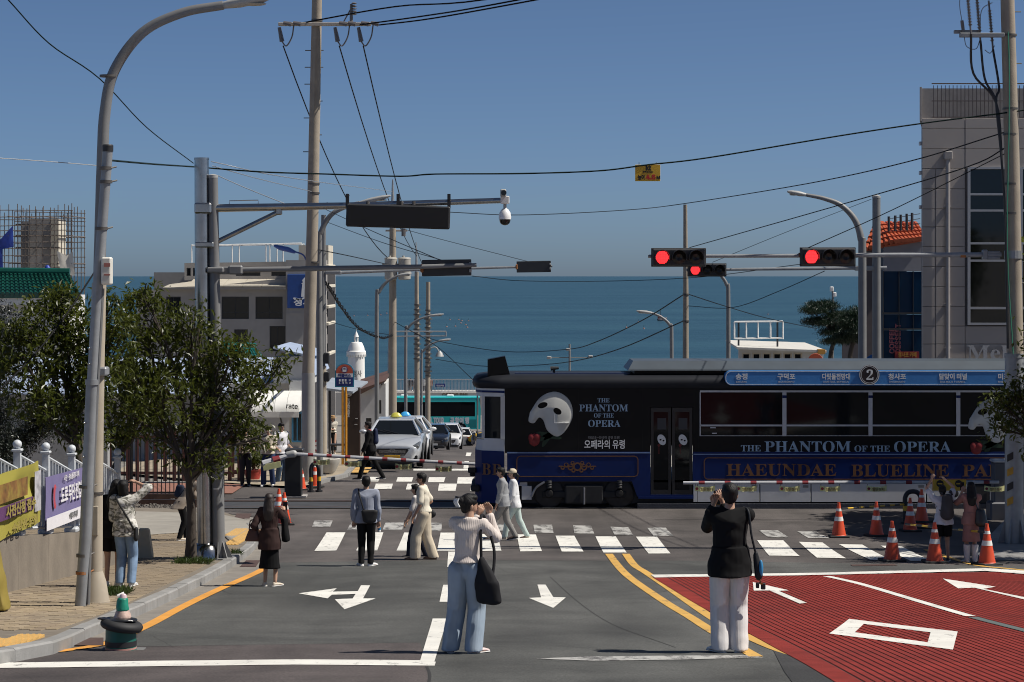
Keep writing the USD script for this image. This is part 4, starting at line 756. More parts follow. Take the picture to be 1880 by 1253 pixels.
# --- shop with white awning
Yc = 76.0; k_ = F / Yc; zb = gz(Yc)
shp = thing('corner_shop', 'small white corner shop with a blue framed window by the barrier', 'shop', (0, 0, 0))
part(shp, 'wall', [bx(X(531), X(574), Yc, Yc + .15, zb, Z(700)), bx(X(405), X(531), Yc + 2.2, Yc + 2.35, zb, Z(710))], WW, False)
part(shp, 'wall', prism([(X(500), Z(705)), (X(500), Z(640) - .3), (X(560), Z(655)), (X(574), Z(690)), (X(574), Z(705))], Yc + .3, Yc + 6), WW, False)
part(shp, 'roof', prism([(X(500), Z(641)), (X(500), Z(638)), (X(562), Z(652)), (X(578), Z(690)), (X(574), Z(691)), (X(558), Z(655))], Yc + .2, Yc + 6.1), BR, False)
w_ = window(shp, X(536), X(556), Z(812), Z(757), Yc - .06, 1, (), M('blue_frame', (0.05, 0.22, 0.4), 0.4), .05, glass('shop_glass', (0.15, 0.2, 0.22)))
part(shp, 'stone_base', bx(X(530), X(575), Yc - .08, Yc, zb, Z(822)), M('stone_base', (0.28, 0.22, 0.16), 0.85, 0.25, 8), False)
aw = thing('shop_awning', 'white barrel shaped shop awning with black lettering', 'awning', (0, 0, 0))
pf = []
for t in np.linspace(0, 1, 9): a = math.pi * .5 * t; pf.append((Yc + .1 - 1.5 * math.cos(a) , Z(752) + 1.0 * math.sin(a) * .62))
ribsx = [X(470), X(491), X(512), X(534), X(556)]
for k in range(4):
    x0, x1 = ribsx[k], ribsx[k + 1] - .01; V = np.array([(x, y, z) for y, z in pf for x in (x0, x1)]); fc = []
    for i in range(8): fc += [[2 * i, 2 * i + 1, 2 * i + 3], [2 * i, 2 * i + 3, 2 * i + 2]]
    V2 = V + [0, .02, -.02]; m = trimesh.Trimesh(np.vstack([V, V2]), np.vstack([fc, np.array(fc)[:, ::-1] + len(V)]), process=False); part(aw, 'canvas_panel', m, M('awning_white', (0.68, 0.67, 0.63), 0.7, 0.08, 2), True)
for px in (470, 556):
    part(aw, 'end_panel', prism([(y, z) for y, z in pf] + [(Yc + .1, Z(752))], X(px) - .01, X(px) + .01, 'yz'), M('awning_white', (0.7,) * 3), False)
part(aw, 'valance', [bx(X(470), X(556), Yc - 1.42, Yc - 1.4, Z(762), Z(751.5))], M('awning_white', (0.7,) * 3), False)
part(aw, 'lettering', [mv(rot(text('rate', .15, 'cjk', .01, 2), 4, (0, 1, 0)), X(532), Yc - 1.43, Z(745))], M('letter_black', (0.015,) * 3, 0.6), False)
part(aw, 'strut', [tube([(X(520), Yc - 1.2, Z(758)), (X(528), Yc - .1, Z(815))], .03, 6)], FRD)
# --- bus stop: shelter, sign
Yh = 84.0; k_ = F / Yh; zb = gz(Yh)
bs = thing('bus_shelter', 'dark brown bus shelter panel with a slanting grey roof', 'bus shelter', (0, 0, 0))
part(bs, 'panel', bbx(X(632), X(661), Yh, Yh + .35, zb, Z(712), .02), M('shelter_brown', (0.035, 0.02, 0.016), 0.5, 0.15, 3), False)
part(bs, 'notice', [bx(X(652), X(657), Yh - .012, Yh, Z(769), Z(768)), bx(X(651), X(656), Yh - .012, Yh, Z(780), Z(779))], M('sign_white', (0.7,) * 3), False)
part(bs, 'bus_symbol', mv(prism(Point(0, 0).buffer(.13).difference(Point(0, 0).buffer(.105)).union(shapely.box(-.06, -.06, .06, .06).buffer(.02)), -.01, 0), X(640), Yh - .002, Z(722)), M('sign_white', (0.7,) * 3), False)
for k, ch in enumerate('청사포입구정류소'): part(bs, 'lettering', mv(text(ch, .07, 'cjk', .008, 2), X(637.5), Yh - .002, Z(736 + k * 4.3)), M('sign_white', (0.7,) * 3), False)
part(bs, 'roof', trimesh.convex.convex_hull(np.array([(X(597), Yh - 1.2, Z(709)), (X(652), Yh - 1.2, Z(716)), (X(600), Yh + 2.4, Z(699)), (X(668), Yh + 2.4, Z(706)), (X(597), Yh - 1.2, Z(713)), (X(652), Yh - 1.2, Z(720)), (X(600), Yh + 2.4, Z(702)), (X(668), Yh + 2.4, Z(709))])), M('shelter_roof', (0.3, 0.33, 0.37), 0.4, 0.1, 2), False)
for px in (599,): part(bs, 'post', tube([(X(px), Yh + 1.6, zb), (X(px), Yh + 1.6, Z(709))], .05, 8), M('post_dark', (0.06, 0.06, 0.065), 0.5))
part(bs, 'bench', [bbx(X(603), X(630), Yh + .8, Yh + 1.2, zb + .42, zb + .48, .01), bx(X(606), X(608), Yh + .9, Yh + 1.1, zb, zb + .42), bx(X(625), X(627), Yh + .9, Yh + 1.1, zb, zb + .42)], FRD, False)
Yn = 73.0; k_ = F / Yn; zb = gz(Yn) + .1
bn = thing('bus_stop_sign', 'bus stop sign with rounded orange and blue plate on orange posts', 'bus stop sign', (0, 0, 0))
pl = shapely.box(X(615), Z(711), X(650), Z(684)).union(affinity.scale(Point((X(615) + X(650)) / 2, Z(684)).buffer((X(650) - X(615)) / 2), 1, .95))
part(bn, 'plate', prism(pl, Yn, Yn + .06), M('plate_teal', (0.04, 0.25, 0.38), 0.4), False)
inn = pl.buffer(-.035)
part(bn, 'plate_upper', prism(inn.intersection(shapely.box(-99, Z(686), 99, 99)), Yn - .006, Yn), M('plate_orange', (0.5, 0.1, 0.05), 0.45), False)
part(bn, 'plate_lower', prism(inn.intersection(shapely.box(-99, -99, 99, Z(693))), Yn - .006, Yn), M('plate_navy', (0.02, 0.035, 0.18), 0.45), False)
part(bn, 'plate_middle', prism(inn.intersection(shapely.box(-99, Z(693), 99, Z(686))), Yn - .006, Yn), M('sign_white', (0.7,) * 3), False)
part(bn, 'bus_symbol', [mv(prism(Point(0, 0).buffer(.1), -.008, 0), X(632.5), Yn - .006, Z(679))], M('plate_navy', (0,) * 3), False)
part(bn, 'bus_symbol', [mv(prism(shapely.box(-.045, -.055, .045, .055).buffer(.015).difference(shapely.box(-.04, 0, .04, .045)), -.004, 0), X(632.5), Yn - .015, Z(679))], M('sign_white', (0.7,) * 3), False)
part(bn, 'lettering', [mv(text('마을버스', .075, 'cjk', .006, 3, .42), X(620), Yn - .006, Z(692))], M('plate_navy', (0,) * 3), False)
part(bn, 'lettering', [mv(text(s, .05, 'inter', .006, 1, .4), X(621), Yn - .006, Z(700 + 5 * k)) for k, s in enumerate(('해운대 2', '1 3 5 2'))], M('sign_white', (0.7,) * 3), False)
for px in (629, 635): part(bn, 'post', tube([(X(px), Yn + .03, zb), (X(px), Yn + .03, Z(711))], .042, 10), M('orange_post', (0.55, 0.24, 0.02), 0.4))
# --- white house with brown roof beyond the shelter
Yw = 112.0; k_ = F / Yw
wh = thing('white_house', 'low white house with a brown metal roof beside the lamp posts', 'house', (0, 0, 0))
hw = [(672, 682, 768, 800), (688, 700, 735, 760)]
part(wh, 'wall', prism(holed([(X(655), Z(850)), (X(708), Z(850)), (X(708), Z(704)), (X(664), Z(722)), (X(655), Z(722))], [(X(a), Z(d), X(b), Z(c)) for a, b, c, d in hw]), Yw, Yw + .2), WW, False)
for a, b, c, d in hw: window(wh, X(a), X(b), Z(d), Z(c), Yw + .05, 1, ())
part(wh, 'wall', bx(X(708) - .2, X(708), Yw + .2, Yw + 9, Z(850), Z(705)), WW, False)
part(wh, 'roof', trimesh.convex.convex_hull(np.array([(X(655), Yw - .4, Z(720)), (X(664), Yw - .4, Z(723)), (X(709), Yw - .4, Z(700)), (X(640), Yw + 9, Z(716)), (X(702), Yw + 9, Z(694)), (X(655), Yw - .4, Z(717)), (X(709), Yw - .4, Z(698)), (X(640), Yw + 9, Z(712)), (X(702), Yw + 9, Z(692))])), M('brown_roof', (0.12, 0.065, 0.045), 0.6, 0.2, 2), False)
part(wh, 'door', bx(X(690), X(703), Yw - .04, Yw, Z(850), Z(795)), M('shed_pale', (0.4,) * 3), False)
# --- lighthouse shaped monument
Yl = 246.0; k_ = F / Yl; lx_ = X(654)
lh = thing('lighthouse_monument', 'white round lighthouse with domed gallery standing above the shore road', 'lighthouse', (lx_, Yl, 0))
LW = M('lighthouse_white', (0.72, 0.71, 0.68), 0.6, 0.06, 1)
zz = lambda py: Z(py)
part(lh, 'tower', lathe([(17.5 / k_, zz(800)), (16 / k_, zz(700)), (15.5 / k_, zz(652))], 28), LW, 40)
part(lh, 'gallery', lathe([(15.5 / k_, zz(655)), (18 / k_, zz(651)), (18 / k_, zz(646)), (16.5 / k_, zz(644))], 28), LW, 30)
for k in range(22): a = k / 22 * 2 * math.pi; part(lh, 'corbel', box((17 / k_ * math.cos(a), 17 / k_ * math.sin(a), zz(653)), (.12, .12, .25), a), LW, False)
part(lh, 'dome', lathe([(16 / k_, zz(645)), (14.5 / k_, zz(638)), (11.5 / k_, zz(631)), (6, zz(630)) if False else (10 / k_, zz(629)), (3, zz(628)) if False else (4 / k_, zz(628))], 28), LW, 40)
for k in range(6): a = k / 6 * 2 * math.pi; part(lh, 'lantern_post', tube([(3.6 / k_ * math.cos(a), 3.6 / k_ * math.sin(a), zz(629)), (3.2 / k_ * math.cos(a), 3.2 / k_ * math.sin(a), zz(618))], .05, 6), LW)
part(lh, 'lantern_roof', lathe([(5 / k_, zz(619)), (3 / k_, zz(614)), (.02, zz(608))], 16), LW, 40); part(lh, 'finial', tube([(0, 0, zz(609)), (0, 0, zz(604))], .03, 6), LW)
part(lh, 'lettering', mv(text('청사', .5, 'cjk', .05, 1, 1.0), -.35, -16.2 / k_, zz(690)), M('letter_grey', (0.15,) * 3, 0.6), False)
# --- sea wall with railing
Yv = 268.0; k_ = F / Yv
sw = thing('sea_wall', 'pale concrete sea wall with white railing above the shore road', 'wall', (0, 0, 0))
part(sw, 'wall', bx(X(590), X(1010), Yv, Yv + 6, gz(Yv) - 1, Z(721)), M('seawall_concrete', (0.42, 0.4, 0.37), 0.85, 0.1, .5), False)
RW = M('railing_white', (0.5, 0.5, 0.5), 0.5)
for k in range(150):
    x = X(600) + k * .165
    part(sw, 'railing_bar', bx(x - .025, x + .025, Yv + .3, Yv + .34, Z(719.5), Z(698)), RW, False)
part(sw, 'top_rail', bx(X(600), X(990), Yv + .28, Yv + .36, Z(698), Z(696.5)), RW, False); part(sw, 'bottom_rail', bx(X(600), X(990), Yv + .28, Yv + .36, Z(720), Z(718.8)), RW, False)
part(sw, 'lettering', mv(text('CSSOR BNL', .42, 'inter', .08, 3, 3.2), X(811), Yv - .01, Z(729)), M('letter_bronze', (0.16, 0.12, 0.08), 0.5), False)
nb = part(sw, 'notice_board', bx(X(799), X(817), Yv + .2, Yv + .27, Z(711), Z(705)), M('plate_navy', (0.02, 0.035, 0.18)), False); part(nb, 'lettering', mv(text('해안산책로', .16, 'cjk', .02, 1, .9), X(801), Yv + .2, Z(710)), M('sign_white', (0.7,) * 3), False)
# --- right: big grey panelled building
Ym = 67.0; k_ = F / Ym
mb = thing('panelled_building', 'tall grey panel clad building with dark windows at the right', 'building', (0, 0, 0))
PAN = [M(f'clad_panel_{k}', c, 0.55, 0.05, .8, dirt=tuple(np.array(c) * .8)) for k, c in enumerate([(0.37, 0.33, 0.3), (0.38, 0.34, 0.31), (0.362, 0.325, 0.298)])]
part(mb, 'backing', prism(holed([(X(1695), gz(Ym) - .3), (X(2150), gz(Ym) - .3), (X(2150), Z(221)), (X(1695), Z(221))], [(X(1778), Z(594), X(1868), Z(310)), (X(1872), Z(594), X(1960), Z(310))]), Ym + .06, Ym + .3), M('joint_dark', (0.2, 0.18, 0.17), 0.8), False)
part(mb, 'side_wall', prism([(X(1695), Ym + .3), (X(1695) + 2.4, Ym + 12), (X(1695) + 2.7, Ym + 12), (X(1695) + .3, Ym + .3)], gz(Ym) - 1, Z(221), 'xy'), PAN[0], False)
rows = [218, 236, 273, 310, 347, 384, 417, 453, 490, 527, 563, 599, 632, 665, 700, 740, 780, 830, 880]
for j in range(len(rows) - 1):
    for i, (a, b) in enumerate([(1693, 1718), (1718, 1772), (1772, 1870), (1870, 1964), (1964, 2050), (2050, 2150)] if rows[j] >= 300 else [(1693, 1772), (1772, 1850), (1850, 1930), (1930, 2040), (2040, 2150)]):
        if rows[j] >= 300 and rows[j] < 597 and i in (2, 3): continue
        if rows[j] >= 300 and i == 1: pass
        if a > 1990 and j % 2: continue
        part(mb, 'clad_panel', bbx(X(a) + .007, X(b) - .007, Ym + (.0 if i != 0 else .004), Ym + .07, Z(rows[j + 1]) + .008, Z(rows[j]) - .008, .006), PAN[(i * 7 + j * 3) % 3], False)
AL = M('aluminium_frame', (0.4, 0.4, 0.41), 0.4, 0.05, metal=.3)
for a, b in ((1776, 1868), (1872, 1962)):
    w_ = part(mb, 'window', [bx(X(a), X(a) + .08, Ym - .06, Ym + .1, Z(597), Z(308)), bx(X(b) - .08, X(b), Ym - .06, Ym + .1, Z(597), Z(308))] + [bx(X(a) + .08, X(b) - .08, Ym - .055, Ym + .09, Z(py + 2), Z(py - 2)) for py in (309, 357, 387, 447, 479, 566, 595)], AL, False)
    for p0, p1 in ((311, 355), (359, 385), (389, 445), (449, 477), (481, 564), (568, 593)): part(w_, 'pane', bx(X(a) + .04, X(b) - .04, Ym + .1, Ym + .11, Z(p1), Z(p0)), GLS, False)
part(mb, 'wall_behind', bx(X(1695) + 1.3, X(2150), Ym + 4, Ym + 4.2, gz(Ym), Z(221)), M('room_dark', (0.08, 0.075, 0.07), 0.9), False)
part(mb, 'downpipe', [tube([(X(1739), Ym - .1, gz(Ym)), (X(1739), Ym - .1, Z(292))], .065, 10), bbox((X(1739), Ym - .1, Z(286)), (.24, .2, .24), .02)] + [bbox((X(1739), Ym - .06, Z(py)), (.18, .12, .04), .005) for py in (380, 470, 560, 640)], M('pipe_grey', (0.27, 0.25, 0.24), 0.5))
part(mb, 'parapet', [bx(X(1697), X(2150), Ym + .5, Ym + .7, Z(221), Z(160)), prism([(X(1693), Ym + .4), (X(1693) + 1.1, Ym + 6), (X(1693) + 1.2, Ym + 6), (X(1697), Ym + .4)], Z(221), Z(158), 'xy')], M('parapet_grey', (0.3, 0.28, 0.27), 0.6), False)
for k in range(40):
    px = 1716 + k * 7.2
    part(mb, 'roof_baluster', bx(X(px), X(px + 1), Ym + .2, Ym + .23, Z(216), Z(156)), M('baluster_brown', (0.14, 0.11, 0.1), 0.5), False)
part(mb, 'roof_rail', [bx(X(1713), X(2150), Ym + .16, Ym + .24, Z(py + 1.5), Z(py)) for py in (152, 184, 214)], M('baluster_brown', (0.14, 0.11, 0.1)), False)
part(mb, 'wall_light', [bbx(X(1689), X(1693), Ym + .05, Ym + .2, Z(py + 7), Z(py), .01) for py in (260, 314, 377)], AL, False)
part(mb, 'lettering', mv(text('Mel', .42, 'serif', .06, 0, 1.18), X(1773), Ym - .12, Z(660)), M('letter_silver', (0.4, 0.4, 0.41), 0.35, metal=.2), False)
# --- orange tiled glass front building
Yo = 82.0; k_ = F / Yo
ob = thing('glass_front_building', 'blue glass fronted building with an orange tile roof', 'building', (0, 0, 0))
OT = M('orange_tile', (0.5, 0.1, 0.035), 0.5, 0.25, 2, island=0.25)
for m in tiled(ob, (X(1640), Yo - .3, Z(446)), (X(1698), Yo - .3, Z(440)), (X(1630), Yo + 1.6, Z(408)), (X(1698), Yo + 1.6, Z(408)), 9, 5, OT, .09): part(ob, 'roof_tile', m, OT, 40)
for m in tiled(ob, (X(1588), Yo + .3, Z(460)), (X(1640), Yo - .3, Z(446)), (X(1622), Yo + 1.6, Z(408)), (X(1632), Yo + 1.6, Z(408)), 6, 5, OT, .1): part(ob, 'roof_tile', m, OT, 40)
part(ob, 'roof_deck', trimesh.convex.convex_hull(np.array([(X(1588), Yo + .3, Z(462)), (X(1640), Yo - .3, Z(448)), (X(1700), Yo - .3, Z(442)), (X(1622), Yo + 1.6, Z(411)), (X(1700), Yo + 1.6, Z(410)), (X(1622), Yo + 3, Z(440)), (X(1700), Yo + 3, Z(440))])), OT, False)
part(ob, 'fascia', bx(X(1623), X(1700), Yo, Yo + .2, Z(498), Z(444)), M('fascia_grey', (0.22, 0.22, 0.24), 0.6, 0.1, 3), False)
part(ob, 'side_wall', bx(X(1590), X(1618), Yo + .4, Yo + .6, gz(Yo) - .5, Z(458)), M('side_brown', (0.12, 0.1, 0.1), 0.7), False)
BG = glass('blue_glass', (0.01, 0.06, 0.14), 0.05)
for (a, b) in ((1623, 1650), (1651, 1676), (1677, 1700)):
    for (c, d) in ((499, 574), (578, 603), (607, 670), (674, 760)): part(ob, 'glass_panel', bx(X(a), X(b), Yo + .02, Yo + .05, Z(d), Z(c)), BG, False)
part(ob, 'mullion', [bx(X(1620), X(1700), Yo - .04, Yo + .06, Z(py + 3), Z(py)) for py in (574, 603, 670)] + [bx(X(px - .6), X(px + .6), Yo - .03, Yo + .06, Z(760), Z(498)) for px in (1622, 1650.5, 1676.5)], FRD, False)
part(ob, 'rear_wall', bx(X(1618), X(1700), Yo + 4, Yo + 4.2, gz(Yo) - .5, Z(440)), M('room_blue', (0.03, 0.05, 0.08), 0.9), False)
rsn = part(ob, 'signboard', bx(X(1642), X(1686), Yo - .16, Yo - .06, Z(668), Z(646)), M('sign_red', (0.2, 0.015, 0.015), 0.5), False)
part(rsn, 'lettering', mv(text('청사포 카페', .14, 'cjk', .02, 2, .66), X(1647), Yo - .165, Z(655)), M('sign_gold', (0.4, 0.2, 0.04), 0.5), False)
for k, s in enumerate(('COFFEE', 'DESSERT')): part(ob, 'lettering', mv(rot(text(s, .17, 'inter', .01, 2), -90, (0, 1, 0)), X(1642 + k * 11), Yo + .01, Z(650)), M('letter_pink', (0.4, 0.12, 0.14), 0.5), False)
for k, px in enumerate((1636, 1648, 1658, 1669, 1679)): part(ob, 'roof_post', tube([(X(px), Yo + .5, Z(432)), (X(px), Yo + .5, Z(397 - k * 1.6))], .05, 6), FRD)
part(ob, 'roof_cable', [tube([(X(1634), Yo + .5, Z(402 + k * 9)), (X(1694), Yo + .5, Z(392 + k * 9))], .012, 5) for k in range(3)], FRD)
# --- white flat roof house and its roof frame
Yq = 108.0; k_ = F / Yq
fh = thing('flat_roof_house', 'low white house with a flat roof showing above the tram', 'house', (0, 0, 0))
fw = [(1362 + k * 19, 1378 + k * 19, 648, 672) for k in range(6)]
part(fh, 'wall', prism(holed([(X(1356), gz(Yq) - .5), (X(1512), gz(Yq) - .5), (X(1512), Z(643)), (X(1356), Z(640))], [(X(a), Z(d), X(b), Z(c)) for a, b, c, d in fw]), Yq, Yq + .2), WW, False)
for a, b, c, d in fw: window(fh, X(a), X(b), Z(d), Z(c), Yq + .04, 0, (), M('sill_cream', (0.5, 0.45, 0.36), 0.6), .07, GLS)
part(fh, 'roof', trimesh.convex.convex_hull(np.array([(X(1352), Yq - .5, Z(641)), (X(1515), Yq - .5, Z(647)), (X(1358), Yq + 7, Z(635)), (X(1512), Yq + 7, Z(640)), (X(1352), Yq - .5, Z(637)), (X(1515), Yq - .5, Z(643)), (X(1358), Yq + 7, Z(632)), (X(1512), Yq + 7, Z(637))])), M('roof_pale', (0.55, 0.53, 0.48), 0.6), False)
part(fh, 'orange_corner', bx(X(1499), X(1512), Yq - .6, Yq - .1, Z(650), Z(641)), M('corner_orange', (0.5, 0.25, 0.05), 0.6), False)
fr = thing('billboard_frame', 'empty white billboard frame on the flat roof', 'frame', (0, 0, 0))
part(fr, 'frame', [tube([(X(a), Yq + 1, Z(b)), (X(c), Yq + 1, Z(d))], .045, 6) for a, b, c, d in ((1352, 592, 1442, 591), (1352, 623, 1442, 622), (1352, 592, 1352, 624), (1442, 591, 1442, 624), (1374, 592, 1374, 623), (1396, 592, 1396, 623), (1419, 591, 1419, 622))], WP)
for px in (1360, 1432): part(fr, 'post', tube([(X(px), Yq + 1.05, Z(638)), (X(px), Yq + 1.05, Z(592))], .05, 6), FRD)
top('brown_wall', 'brown garden wall below the pine trees', 'wall', bx(X(1512), X(1600), Yq - 12, Yq - 6, gz(96) - .5, P(0, 629, 96)[2]), M('brown_wall_m', (0.14, 0.1, 0.08), 0.8, 0.15, 1), False)
# ================================================================ poles, lamps, signals
GALV = M('galvanised_steel', (0.27, 0.28, 0.29), 0.5, 0.18, 5, 0.05, metal=.35, dirt=(0.22, 0.22, 0.22)); PGREY = M('pole_grey_paint', (0.165, 0.165, 0.165), 0.5, 0.12, 3, dirt=(0.18, 0.18, 0.18))
CHROME = M('bright_steel', (0.42, 0.42, 0.42), 0.24, 0.25, 6, metal=1.0, dirt=(0.2, 0.2, 0.2), dscale=3); PCON = M('pole_concrete', (0.3, 0.255, 0.2), 0.85, 0.14, 2.5, 0.25, 40, dirt=(0.2, 0.17, 0.14), dscale=1.5); BEIGE = M('pole_beige', (0.36, 0.31, 0.24), 0.7, 0.12, 3, dirt=(0.22, 0.19, 0.15))
DARK = M('black_plastic', (0.018, 0.018, 0.02), 0.5, 0.15, 5); BAND = M('steel_band', (0.12, 0.11, 0.1), 0.5, 0.2, 8, metal=.6); INS = M('insulator_grey', (0.12, 0.11, 0.11), 0.35); RUSTY = M('rust_orange', (0.28, 0.11, 0.035), 0.8, 0.3, 8); WHITEP = M('white_plastic', (0.7, 0.7, 0.69), 0.4, .05); LAMPG = M('lamp_head_grey', (0.32, 0.32, 0.31), 0.45, .1, 4); LENSD = M('lamp_lens', (0.35, 0.34, 0.3), 0.3)
def ring(p0, r, h=.05): return lathe([(r, p0[2] - h / 2), (r, p0[2] + h / 2)], 16, (p0[0], p0[1], 0))
def L(px, py, Y, b): return P(px, py, Y) - b       # picture point relative to a base
def lamp_head(t, tip, root, w=.13, mat=LAMPG):
    tip, root = np.array(tip), np.array(root); d = tip - root; l = np.linalg.norm(d)
    m = to_tm(hull(ell(root, (.05, .05, .05), True), ell(root + d * .35, (l * .1, w, .075), True), ell(root + d * .75, (l * .14, w * .95, .06), True), ell(root + d * .95, (l * .05, w * .5, .03), True)))
    h = part(t, 'lamp_head', m, mat, 40); c = root + d * .62
    part(h, 'lens', to_tm(hull(ell(c - np.array([0, 0, .055]), (l * .26, w * .75, .03), True))), LENSD, 40); return h
def curved_lamp(name, label, base, pix, r0, r1, tip, Yl, flare=True, split=None, mat=PGREY, group=None):
    t = thing(name, label, 'street lamp', base)
    pts = [np.zeros(3)] + [L(x, y, Yl, base) for x, y in pix]
    k = split or len(pts); low = np.array(pts[:k])
    if split:
        part(t, 'pole', tube(low, np.linspace(r0, r0 * .92, len(low)), 14), BEIGE if split else mat); up = arc(pts[k - 1:], 8); part(t, 'arm', tube(up, np.linspace(r0 * .8, r1, len(up)), 12), mat)
    else: up = arc(pts, 8); part(t, 'pole', tube(up, np.linspace(r0, r1, len(up)), 12), mat)
    lamp_head(t, L(tip[0], tip[1], Yl, base), pts[-1])
    part(t, 'base_plate', [lathe([(r0 * 2, -.03), (r0 * 2, .02)], 12)] + ([lathe([(r0 * 1.9, 0), (r0 * 1.75, .12), (r0 * 1.5, .28), (r0 * 1.05, .42)], 16)] if flare else []), BEIGE if split else mat, 30); return t
# near lamp and strapped steel post, left
b = G(174, 1106, .13); Yl = b[1]; s_ = S(Yl)
lp = curved_lamp('street_lamp', 'tallest grey street lamp with long curved arm on a beige foot, at left', b, [(175, 900), (178, 690), (182, 520), (188, 300), (193, 205), (210, 130), (262, 60), (335, 24), (410, 10)], .105, .062, (500, -6), Yl, split=4)
part(lp, 'junction_cap', [bbox(L(182, 682, Yl, b), (.24, .26, .12), .02)], GALV, False); part(lp, 'hatch', bbox(L(177, 955, Yl, b) + [0, -.1, 0], (.09, .03, .4), .01), BEIGE, False)
part(lp, 'clamp', [ring(L(199, 140, Yl, b), .12, .03), ring(L(176, 905, Yl, b), .11, .03)], BAND)
b2 = G(150, 1112, .13); b2[1] -= .05
gp_ = thing('steel_post', 'slanting grey steel post with a black cap strapped to the nearest street lamp', 'post', b2)
part(gp_, 'pole', tube([(0, 0, 0), L(157, 985, b2[1], b2), L(169, 700, b2[1], b2)], [.082, .08, .078], 14), GALV)
part(gp_, 'pole', tube([L(169, 704, b2[1], b2), L(180, 520, b2[1], b2), L(198, 276, b2[1], b2)], [.07, .068, .066], 14), GALV)
part(gp_, 'flange', ring(L(169, 702, b2[1], b2), .092, .07), GALV); part(gp_, 'cap', lathe([(.072, -.02), (.074, .06), (.06, .075)], 14, L(198, 276, b2[1], b2)), DARK)
for px, py in ((193, 309), (186, 420), (157, 894), (152, 1020), (151, 1052), (194, 334)): part(gp_, 'strap', [mv(lathe([(.088, -.02), (.088, .02)], 14), *L(px, py, b2[1], b2)), tube([L(px + 2, py, b2[1], b2) + [.06, -.02, 0], L(px + 18, py - 3, b2[1], b2) + [0, .1, 0]], .012, 5)], BAND if py != 1052 else RUSTY)
part(gp_, 'conduit', tube([L(163, 1110, b2[1], b2) + [0, -.02, 0], L(166, 980, b2[1], b2), L(180, 700, b2[1], b2), L(189, 530, b2[1], b2)], .022, 6), PGREY)
part(gp_, 'bolt', [to_tm(hull(ell(L(px, py, b2[1], b2) + [0, -.075, 0], .016, True))) for px, py in ((166, 640), (165, 668), (157, 776), (155, 838))], CHROME)
mtb = part(gp_, 'meter_box', bbox(L(198, 498, b2[1], b2) + [0, -.06, 0], (.135, .16, .37), .02), M('box_ivory', (0.6, 0.58, 0.52), 0.5, .08, 4), False)
part(mtb, 'notice', [box(L(200, 487, b2[1], b2) + [0, -.143, 0], (.08, .004, .05)), box(L(200, 505, b2[1], b2) + [0, -.143, 0], (.08, .004, .02))], M('notice_red', (0.4, 0.15, 0.12), 0.6), False)
# CCTV pole with message sign
b = G(377, 1026, .13); Yc = b[1]
cp = thing('camera_pole', 'tall shiny steel pole with domed foot carrying the camera and the black sign', 'pole', b)
part(cp, 'pole', tube([(0, 0, 0), L(372, 640, Yc, b), L(370, 292, Yc, b)], [.145, .135, .13], 20), CHROME); part(cp, 'pole_cap', ring(L(370, 292, Yc, b), .137, .04), CHROME)
part(cp, 'foot_dome', lathe([(.3, 0), (.295, .06), (.26, .17), (.2, .25), (.14, .29)], 28), M('polished_steel', (0.4, 0.39, 0.38), 0.14, .3, 5, metal=1.0, dirt=(0.15, 0.15, 0.15), dscale=4), 40)
a0, a1 = L(380, 383, Yc, b), L(935, 368, Yc, b)
part(cp, 'arm', tube([a0, L(640, 378, Yc, b), a1], [.075, .062, .05], 14), CHROME); part(cp, 'brace', tube([L(383, 452, Yc, b), L(508, 391, Yc, b)], .045, 10), CHROME)
part(cp, 'bracket', [bbox(L(374, 383, Yc, b), (.31, .31, .2), .03), bbox(L(377, 450, Yc, b), (.34, .34, .1), .02), bbox(L(512, 388, Yc, b), (.12, .1, .14), .02)], CHROME, False)
part(cp, 'arm_rail', tube([L(421, 376, Yc, b), L(421, 369, Yc, b), L(474, 368, Yc, b), L(474, 376, Yc, b)], .01, 5), CHROME)
vm = thing('message_sign', 'black variable message sign, switched off, hung from the steel camera arm', 'sign', P(731, 398, Yc - .12))
w_, h_ = 190 / S(Yc), 42 / S(Yc)
part(vm, 'housing', rot(bbox((0, 0, 0), (w_, .16, h_), .025), -1.6 * -1, (0, 1, 0)), DARK, False); part(vm, 'screen', rot(box((0, -.084, 0), (w_ - .07, .01, h_ - .07)), 1.6, (0, 1, 0)), M('screen_black', (0.008, 0.008, 0.009), 0.7), False)
for x in (-w_ / 2 + .02, 0, w_ / 2 - .02): part(vm, 'hanger', [bx(x - .03, x + .03, -.02, .03, h_ / 2 - .05, h_ / 2 + .2 - x * .0), tube([(x, -.05, h_ / 2 + .15 - x * .03), (x, .16, h_ / 2 + .15 - x * .03)], .03, 6)], DARK, False)
part(vm, 'cable_gland', [lathe([(.03, 0), (.03, .07)], 8, (x, .02, h_ / 2)) for x in (-.55, .06, .28)], BAND)
cd = thing('dome_camera', 'white dome surveillance camera hanging at the tip of the steel arm', 'camera', P(927, 398, Yc))
part(cd, 'cover', lathe([(.11, -.05), (.112, .0), (.1, .07), (.06, .13), (.03, .15)], 20), WHITEP, 40); part(cd, 'dome', lathe([(.0, -.16), (.05, -.15), (.085, -.12), (.1, -.07), (.1, -.05)], 20), M('dome_black', (0.01, 0.01, 0.011), 0.12), 40)
part(cd, 'stem', tube([(0, 0, .14), (0, 0, .24)], .03, 8), LAMPG); part(cd, 'bracket', [bbox((0, 0, .3), (.16, .14, .14), .01)], WHITEP, False)
fc = thing('fixed_camera', 'small grey box camera on top of the steel arm tip', 'camera', P(924, 355, Yc))
